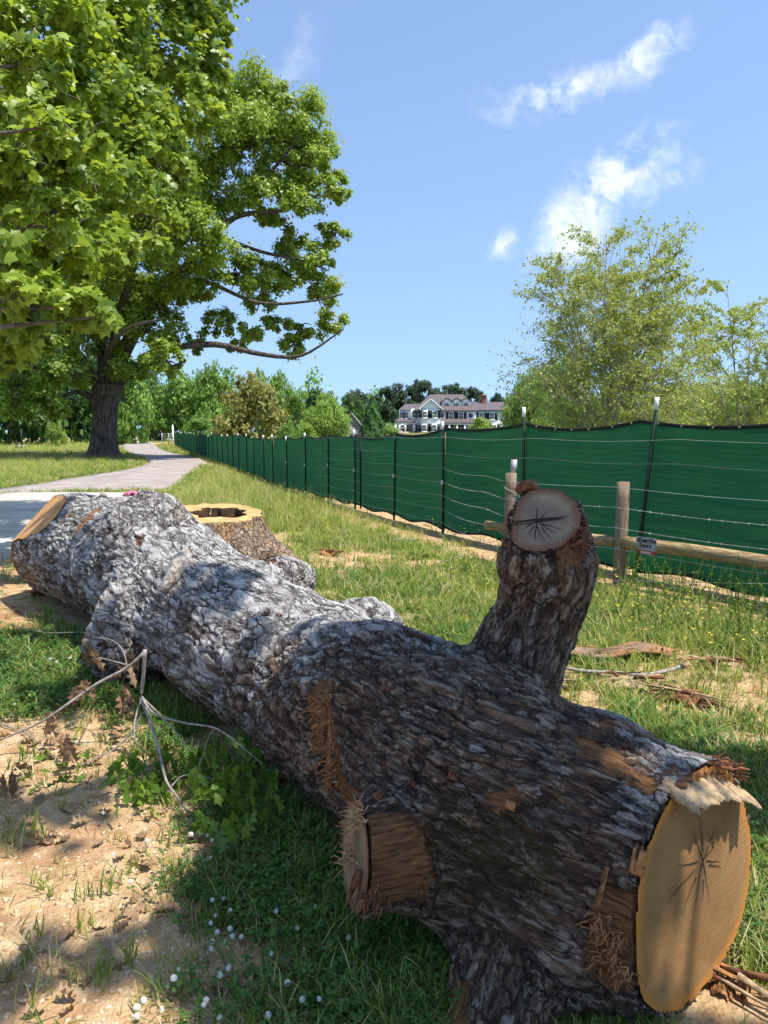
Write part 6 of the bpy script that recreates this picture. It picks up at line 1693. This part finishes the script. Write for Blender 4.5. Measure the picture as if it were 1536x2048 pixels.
for i, (px, py) in enumerate(pts):
    p = at(px, py, .07); zz = float(gnd(np.array([p.x]), np.array([p.y]))[0])
    shade_side = p.y < 3.3 and p.x > -.62
    lb = 'white clover flower in the shaded green beside the near trunk' if shade_side else ('white clover flower in the grass along the left of the trunk' if p.x < .9 else 'white clover flower in the grass right of the trunk')
    th_ = thing('clover_flower', lb, 'flower', (p.x, p.y, zz), fr.random() * 6, 'white clover flowers')
    h_ = obj('flower_head', HEAD, th_, (0, 0, p.z - zz), (fr.normal() * .3, fr.normal() * .3, 0)); s_ = (.72 + .35 * fr.random()) * (1 + .12 * max(0, p.y - 3)); h_.scale = (s_,) * 3
    st = obj('stem', STEM, th_, (0, 0, p.z - zz)); st.scale = (1, 1, p.z - zz)

# ------------------------------------------------------------------ fallen leaves
M['dead'] = leafmat('dead_leaf', (.12, .06, .03), (.42, .28, .16), (.3, .17, .08), .15, .8)
M['greenleaf'] = leafmat('wilted_leaf', (.05, .12, .015), (.20, .32, .04), (.26, .42, .04), .35, .5)
def one_leaf(seed, tmpl, mat, curl, tint):
    r = np.random.default_rng(seed); T, fs = tmpl; V = T.copy(); V[:, 2] += curl * (V[:, 0] ** 2 * 3 + .6 * (V[:, 1] - .4) ** 2) + r.normal(size=len(V)) * .03
    return mesh_np('leaf', V, fs, mat, {'tint': np.full(len(V), tint)})
DL = [one_leaf(300 + i, OAKLEAF, M['dead'], .6 + .4 * (i % 3), .3 + .14 * i) for i in range(6)]
lr = np.random.default_rng(12)
LP_ = [(lr.uniform(20, 420), lr.uniform(1480, 1700)) for _ in range(46)] + [(lr.uniform(250, 480), lr.uniform(1700, 1860)) for _ in range(30)] + [(lr.uniform(0, 380), lr.uniform(1850, 2030)) for _ in range(16)] + [(lr.uniform(440, 760), lr.uniform(1690, 2030)) for _ in range(36)] + [(lr.uniform(1330, 1530), lr.uniform(1780, 2040)) for _ in range(16)] + [(lr.uniform(0, 240), lr.uniform(1350, 1500)) for _ in range(22)] + [(lr.uniform(1150, 1520), lr.uniform(1400, 1510)) for _ in range(10)]
for i, (px, py) in enumerate(LP_):
    p = at(px, py); x_, y_ = p.x, p.y
    if float(log_dist(np.array([x_]), np.array([y_]))[0]) < .03: continue
    zz = float(gnd(np.array([x_]), np.array([y_]))[0])
    lb = 'curled brown fallen leaf on the ground right of the trunk' if x_ > .7 else ('brown fallen leaf on the sandy soil at lower left' if y_ < 3.0 and x_ < -.45 else ('brown fallen leaf in the shaded clover beside the trunk' if y_ < 3.0 else 'brown fallen leaf in the litter below the broken twigs'))
    o = obj('fallen_leaf', DL[i % 6], None, (x_, y_, zz + .012), (lr.normal() * .35, lr.normal() * .35, lr.random() * 6.28)); s_ = .05 + .04 * lr.random(); o.scale = (s_, s_, s_); tag(o, lb, 'leaf', 'fallen brown leaves')

# ------------------------------------------------------------------ broken twigs with wilting leaves against the trunk
mr = np.random.default_rng(17)
def w3(px, py, h): return np.array(at(px, py, h))
tb = w3(284, 1385, .30)
twig = thing('broken_branch', 'broken grey branch with wilted green leaves hanging from the trunk', 'branch', (float(tb[0]), float(tb[1]), 0))
TO = np.array(twig.location)
TW = [([(290, 1300, .55), (287, 1350, .42), (284, 1395, .30), (300, 1440, .24), (318, 1500, .17), (332, 1560, .12), (352, 1590, .08), (378, 1628, .02)], .011),
      ([(284, 1395, .30), (330, 1440, .26), (360, 1475, .2), (388, 1512, .14)], .006), ([(284, 1397, .30), (310, 1428, .28), (370, 1446, .28), (430, 1456, .30), (480, 1490, .24), (530, 1535, .16), (560, 1580, .08)], .006),
      ([(282, 1398, .28), (268, 1452, .18), (276, 1490, .13), (300, 1512, .07)], .006), ([(285, 1425, .24), (266, 1460, .16), (225, 1500, .08), (150, 1535, .03)], .005), ([(340, 1575, .1), (372, 1550, .14), (440, 1560, .12)], .004),
      ([(300, 1450, .22), (292, 1500, .1), (280, 1510, .04)], .003), ([(430, 1456, .3), (415, 1480, .22), (390, 1560, .1)], .003)]
paths = []
for pts, r0 in TW:
    P = bez([w3(*q) - TO for q in pts], 4 * len(pts)); paths.append(P); mb = MB(); mb.tube(P, np.linspace(r0, r0 * .35, len(P)), 6); mb.build('twig', M['twig'], twig, True)
GL = [one_leaf(320 + i, OAKLEAF, M['greenleaf'], .7, .2 + .15 * i) for i in range(5)]
spots = [(mr.uniform(225, 330), mr.uniform(1500, 1590), mr.uniform(.05, .16)) for _ in range(44)] + [(mr.uniform(380, 560), mr.uniform(1470, 1640), mr.uniform(.05, .26)) for _ in range(120)] + [(mr.uniform(60, 180), mr.uniform(1500, 1570), mr.uniform(.02, .06)) for _ in range(16)] + [(mr.uniform(300, 400), mr.uniform(1480, 1560), mr.uniform(.05, .16)) for _ in range(20)] + [(mr.uniform(470, 500), mr.uniform(1430, 1480), mr.uniform(.15, .28)) for _ in range(5)]
for i, (px, py, h) in enumerate(spots):
    q = w3(px, py, h) - TO; o = obj('leaf', GL[i % 5], twig, q, (R(-100) + mr.normal() * .5 if h > .06 else mr.normal() * .4, mr.normal() * .5, mr.random() * 6.28)); s_ = .065 + .05 * mr.random(); o.scale = (s_ * .75, s_ * 1.1, s_)
stick = thing('long_stick', 'long thin dead branch with hanging brown withered leaves left of the trunk', 'branch', (float(w3(130, 1420, 0)[0]), float(w3(130, 1420, 0)[1]), 0))
SO2 = np.array(stick.location)
for pts, r0 in (([(288, 1306, .50), (255, 1335, .42), (190, 1370, .33), (130, 1412, .25), (80, 1445, .17), (0, 1480, .08), (-60, 1500, .02)], .010), ([(255, 1335, .42), (245, 1300, .5), (222, 1280, .52), (185, 1275, .5)], .004), ([(255, 1330, .42), (210, 1318, .42), (200, 1316, .42)], .004), ([(190, 1372, .32), (188, 1400, .18), (186, 1420, .02)], .004), ([(20, 1250, .12), (90, 1265, .15), (170, 1265, .2), (222, 1285, .5)], .003), ([(45, 1460, .03), (90, 1495, .03)], .005), ([(-20, 1440, .02), (50, 1465, .02)], .006)):
    P = bez([w3(*q) - SO2 for q in pts], 4 * len(pts)); mb = MB(); mb.tube(P, np.linspace(r0, r0 * .4, len(P)), 6); mb.build('twig', M['twig'], stick, True)
BL_ = [one_leaf(340 + i, OAKLEAF, M['dead'], 1.6, .3 + .2 * i) for i in range(3)]
for cx_, cy_, h, n_ in ((180, 1290, .42, 8), (168, 1360, .30, 8), (246, 1375, .28, 8), (98, 1425, .2, 6), (130, 1475, .14, 8), (258, 1320, .42, 4), (15, 1540, .1, 4)):
    for k_ in range(n_):
        q = w3(cx_ + mr.normal() * 6, cy_ + mr.normal() * 8, h + mr.normal() * .03) - SO2; o = obj('withered_leaf', BL_[k_ % 3], stick, q, (R(-95) + mr.normal() * .3, mr.normal() * .3, mr.random() * 6.28)); s_ = .10 + .05 * mr.random(); o.scale = (s_ * .5, s_, s_ * .6)

# ------------------------------------------------------------------ slabs of torn bark on the grass at the right
def bark_slab(name, label, A, B, width, arch, mat, seed, lift=0.0, rag=.35, tilt=0.0):
    r = np.random.default_rng(seed); A = np.asarray(A, float); B = np.asarray(B, float); d = B - A; L = np.linalg.norm(d[:2]); ang = math.atan2(d[1], d[0])
    o = thing(name, label, 'bark', (float(A[0] + B[0]) / 2, float(A[1] + B[1]) / 2, float(A[2] + B[2]) / 2), ang)
    n, m = 40, 15; V = []
    el = [1 - rag * r.random() for _ in range(m)], [1 - rag * r.random() for _ in range(m)]
    nzv = r.random((n, m)) 
    for side in (0, 1):
        for i in range(n):
            u = i / (n - 1) * 2 - 1
            for j in range(m):
                v = j / (m - 1) * 2 - 1; ex = el[0][j] if u < 0 else el[1][j]
                a = v * 1.25; rad = width / 2 * (1 + .06 * math.sin(i * .5 + j)); x = u * L / 2 * (ex if abs(u) > .8 else 1)
                yv = math.sin(a) * rad; zv = math.cos(a) * rad * arch - rad * arch * math.cos(1.25) + .02 * math.sin(u * 5 + seed)
                nn = np.array((0, math.sin(a), math.cos(a))) * ((.016 + .012 * nzv[i, j]) if side else 0)
                y2 = yv * math.cos(tilt) - zv * math.sin(tilt); z2 = yv * math.sin(tilt) + zv * math.cos(tilt)
                V.append(np.array((x, y2, z2 + lift)) + nn)
    N_ = n * m; f = []
    for i in range(n - 1):
        for j in range(m - 1):
            a = i * m + j; f.append((a, a + 1, a + m + 1, a + m)); a += N_; f.append((a, a + m, a + m + 1, a + 1))
    for i in range(n - 1):
        for j in (0, m - 1): a = i * m + j; f.append((a, a + m, a + m + N_, a + N_))
    for j in range(m - 1):
        for i in (0, n - 1): a = i * m + j; f.append((a, a + N_, a + 1 + N_, a + 1))
    outer = MB(); outer.add(V, f); outer.build('bark_sheet', mat, o)
    for _ in range(7):
        x = r.uniform(-.5, .5) * L; sp_ = MB(); y0_ = r.uniform(-.4, .4) * width
        P = [(x, y0_, .03 + lift + r.random() * .04), (x + .1 * r.normal() + .06, y0_ + r.normal() * .02, .05 + lift + .03 * r.random()), (x + .2 * (1 if r.random() > .4 else -1), y0_ + r.normal() * .05, .05 + lift)]
        sp_.tube(P, [.012, .010, .003], 5, jit=.4); sp_.build('splinter', M[['orange_wood', 'pale_wood', 'red_bark'][r.integers(0, 3)]], o)
    return o
t = NT('slab_bark'); oc = t.vec('MULTIPLY', t.objco(), (.25, 1, 1)); na = t.noise(oc, 28, 6, .72); nb_ = t.noise(oc, 7, 4)
c = t.mix(t.rng(na, .35, .65), (.10, .055, .035), (.42, .28, .19)); c = t.mix(t.rng(nb_, .45, .62), c, (.45, .22, .10)); c = t.mix(t.rng(na, .3, .42, .8, 0), c, (.04, .022, .015))
M['slab'] = t.done(t.pbsdf(c, .9, .2, t.bump(na, 1, .03)))
bark_slab('bark_slab', 'long curved slab of torn brown bark lying behind the upright stub', w3(1060, 1320, 0), w3(1345, 1318, 0), .26, .85, M['slab'], 401, 0, .2, -.5)
bark_slab('bark_slab', 'flat pale slab of torn bark lying in front of the curved slab', w3(1090, 1372, 0), w3(1330, 1372, 0), .17, .28, M['pale_wood'], 402, .0, .4)
bark_slab('bark_slab', 'dark broken bark piece at the right end of the bark slabs', w3(1290, 1385, 0), w3(1440, 1420, 0), .15, .35, M['red_bark'], 403, 0, .5)
bark_slab('bark_strip', 'narrow strip of orange bark on the ground beside the near sawn face', w3(1398, 1968, 0), w3(1500, 2004, 0), .05, .5, M['orange_wood'], 404, 0, .3)
bark_slab('bark_chunk', 'small red bark chunk standing alone in the grass past the slabs', w3(1398, 1335, 0), w3(1430, 1335, 0), .10, .9, M['red_bark'], 405, 0, .5)
bark_slab('bark_chunk', 'reddish wood debris in the grass right of the stump', w3(640, 1108, 0), w3(680, 1112, 0), .14, .5, M['orange_wood'], 406, 0, .5)
bark_slab('bark_chunk', 'dark wood piece under the far sawn end', w3(60, 1192, 0), w3(110, 1188, 0), .12, .5, M['red_bark'], 407, 0, .5)
rod = thing('pale_stick', 'pale smooth stick lying across the bark slabs', 'branch', (float(w3(1240, 1350, 0)[0]), float(w3(1240, 1350, 0)[1]), 0)); RO = np.array(rod.location)
for pts, r0 in (([(1105, 1332, .06), (1170, 1342, .07), (1230, 1345, .06), (1285, 1350, .06), (1340, 1340, .08), (1362, 1333, .10)], .014), ([(1285, 1352, .05), (1265, 1358, .03), (1210, 1354, .02), (1170, 1362, .01)], .005)):
    P = bez([w3(*q) - RO for q in pts], 24); mb = MB(); mb.tube(P, np.linspace(r0 * .7, r0, len(P)), 8); mb.build('shaft', M['grey_wood'], rod, True)
mb = MB(); P = [w3(1362, 1333, .10) - RO, w3(1380, 1328, .12) - RO]; mb.tube(P, [.02, .013], 7, jit=.5); mb.build('broken_tip', M['pale_wood'], rod)
bit = obj('wood_offcut', None) if False else None
off = thing('pale_stick', 'short pale stick lying in the grass left of the upright stub', 'branch', tuple(w3(812, 1084, .0))); 
mb = MB(); mb.tube([(-.17, 0, .03), (0, .01, .035), (.16, -.01, .03)], [.02, .024, .018], 7, jit=.3); mb.build('shaft', M['grey_wood'], off)
mb = MB(); mb.tube([(.16, -.01, .03), (.21, 0, .05)], [.016, .004], 6, jit=.4); mb.build('broken_tip', M['pale_wood'], off)
fs_ = thing('fallen_stick', 'thin dark stick in the grass between the stump and the stub', 'branch', tuple(w3(905, 1130, .0)))
mb = MB(); mb.tube(bez([(-.2, 0, .02), (-.05, .03, .05), (.08, .02, .09), (.13, .02, .12)], 9), .007, 5); mb.build('shaft', M['twig'], fs_); mb = MB(); mb.tube([(.0, .02, .07), (.03, .0, .16)], .004, 4); mb.build('twig', M['twig'], fs_)
# pink plastic beside the concrete edge
pk = w3(264, 997, .0); r = np.random.default_rng(3); V = []; n_ = 9
M['pinkplastic'] = plain('pink_plastic', (.62, .16, .25), .5, .2, 20)
for i in range(n_):
    for j in range(n_): V.append(((i / (n_ - 1) - .5) * .55, (j / (n_ - 1) - .5) * .4, .06 + .10 * r.random() * math.sin(math.pi * i / (n_ - 1)) * 1.6))
f = [(i * n_ + j, (i + 1) * n_ + j, (i + 1) * n_ + j + 1, i * n_ + j + 1) for i in range(n_ - 1) for j in range(n_ - 1)]
mb = MB(); mb.add(V, f); o = mb.build('plastic_sheet', M['pinkplastic'], None, loc=tuple(pk)); tag(o, 'crumpled pink plastic lying at the end of the concrete', 'plastic')
sm_ = o.modifiers.new('thick', 'SOLIDIFY'); sm_.thickness = .004
# pale bark crumb on top of the trunk's far end
pc, pn = onlog(206, 984); mb = MB(); mb.tube([pc + np.array((-.03, 0, .0)), pc + np.array((0, 0, .035)), pc + np.array((.035, .01, .01))], [.012, .028, .012], 7, jit=.5)
o = mb.build('bark_crumb', M['grey_wood'], None); tag(o, 'pale crumb of bark resting on top of the trunk at its far end', 'bark')

# ------------------------------------------------------------------ posts at the far left
bpz = w3(42, 900, 0); tp = thing('trail_bench', 'dark metal posts with a pale board at far left under the oak', 'bench', tuple(bpz)); s_ = float(bpz[1]) / F
M['blackmetal'] = plain('black_metal', (.02, .02, .022), .5, .1)
for nm, x0, h, w_, m_ in (('tall_post', 2, 42, 2.5, 'blackmetal'), ('short_post', -9, 19, 2.2, 'blackmetal')):
    mb = MB(); mb.box((x0 * s_, 0, h * s_ / 2 - .05), (w_ * s_, w_ * s_, h * s_ + .1)); mb.build(nm, M[m_], tp)
mb = MB(); mb.box((1 * s_, -.05, 8.5 * s_), (18 * s_, .5, 1.4 * s_)); mb.build('board', M['galv'], tp)
bp2 = w3(8, 889, 0); s_ = float(bp2[1]) / F; rp = thing('rust_post', 'rusty brown post with crossarm at the left edge of the picture', 'post', tuple(bp2))
M['rust'] = plain('rust', (.26, .11, .06), .8, .3, 3)
mb = MB(); mb.box((0, 0, 21 * s_), (2.4 * s_, 2.4 * s_, 42 * s_)); mb.build('upright', M['rust'], rp); mb = MB(); mb.box((-4 * s_, 0, 37 * s_), (11 * s_, 2 * s_, 2.4 * s_)); mb.build('crossarm', M['rust'], rp)
# brush heap left of the oak
bh = w3(150, 874, 0); br = obj('brush_pile', None) if False else None
mb = MB(); r = np.random.default_rng(9)
for _ in range(160):
    c = r.normal(size=3) * [1.5, .8, .1] + [0, 0, .45]; d = unit(r.normal(size=3) * [1, .6, .45]); mb.tube([c - d * .8, c, c + d * .8], [.03, .04, .02], 4, cap=False)
o = mb.build('brush_pile', M['grey_wood'], None, loc=(bh.tolist()[0], bh.tolist()[1], bh.tolist()[2])); tag(o, 'heap of grey cut brush left of the oak trunk', 'brush', kind='stuff')

# ------------------------------------------------------------------ walker far down the path
M['skin'] = plain('skin', (.42, .25, .18), .6, .1); M['navy'] = plain('navy_shirt', (.03, .03, .07), .8, .2, 20); M['black'] = plain('black_trousers', (.012, .012, .014), .8, .2, 20); M['hair'] = plain('dark_hair', (.03, .02, .015), .7, .2, 20)
pw = atY(322, 884, 118); px_, py_ = pw.x, 118.0
person = thing('person', 'person walking far down the path in dark blue top and black trousers', 'person', (px_, py_, g1(px_, py_)))
def sdf_mesh(name, fn, box, step, mat, parent):
    ax = [np.arange(a, b, step) for a, b in box]; g = np.stack(np.meshgrid(*ax, indexing='ij'), -1).astype(np.float32)
    V, Q = surface_nets(fn(g).astype(np.float32), *ax); return obj(name, mesh_np(name, V, Q, mat, None, True), parent)
def legs(g, e=0.0):
    d = None
    for s, kx, ky, ax_, ay in ((-1, -.10, -.10, -.10, .02), (1, .10, .16, .10, .30)):
        a = sd_cone(g, (s * .09, 0, .92), (kx, -ky * .6, .50), .085 + e, .06 + e); b = sd_cone(g, (kx, -ky * .6, .50), (ax_, -.02 if s < 0 else .26, .09), .058 + e, .04 + e)
        d_ = np.minimum(a, b); d = d_ if d is None else np.minimum(d, d_)
    return smin(d, sd_ell(g, (0, 0, .95), (.16 + e, .11 + e, .12 + e)), .05)
def torso(g, e=0.0):
    d = sd_cone(g, (0, 0, 1.0), (0, 0, 1.36), .135 + e, .15 + e); d = smin(d, sd_cone(g, (-.16, 0, 1.41), (.16, 0, 1.41), .06 + e, .06 + e), .06); return d
def arms(g, e=0.0, part='all'):
    d = None
    for s, ey in ((-1, -.05), (1, .10)):
        a = sd_cone(g, (s * .19, 0, 1.40), (s * .25, ey, 1.13), .05 + e, .042 + e); d = a if d is None else np.minimum(d, a)
        if part == 'all':
            b = sd_cone(g, (s * .25, ey, 1.13), (s * .23, ey - .18, .93), .04, .03); hnd = sd_ell(g, (s * .23, ey - .20, .88), (.03, .035, .065)); d = np.minimum(np.minimum(d, b), hnd)
    return d
def body(g):
    d = np.minimum(legs(g), torso(g)); d = smin(d, arms(g), .03); d = smin(d, sd_cone(g, (0, 0, 1.44), (0, -.01, 1.56), .05, .05), .03)
    d = smin(d, sd_ell(g, (0, -.01, 1.64), (.075, .095, .115)), .03); d = np.minimum(d, sd_ell(g, (0, -.11, 1.635), (.014, .02, .025)))
    for s, yy in ((-.10, -.06), (.10, .20)): d = np.minimum(d, sd_ell(g, (s, yy, .045), (.045, .13, .05)))
    return d
bx_ = ((-.42, .42), (-.4, .5), (-.03, 1.85))
sdf_mesh('body', body, bx_, .022, M['skin'], person)
sdf_mesh('shirt', lambda g: np.maximum(np.minimum(torso(g, .02), arms(g, .018, 'upper')), .93 - g[..., 2]), bx_, .025, M['navy'], person)
sdf_mesh('trousers', lambda g: np.maximum(np.maximum(legs(g, .02), g[..., 2] - 1.0), .10 - g[..., 2]), bx_, .025, M['black'], person)
sdf_mesh('hair', lambda g: np.maximum(sd_ell(g, (0, .012, 1.665), (.088, .105, .115)), np.minimum(1.60 - g[..., 2], 9) - np.clip(g[..., 1], -1, .1) * 1.2), bx_, .02, M['hair'], person)
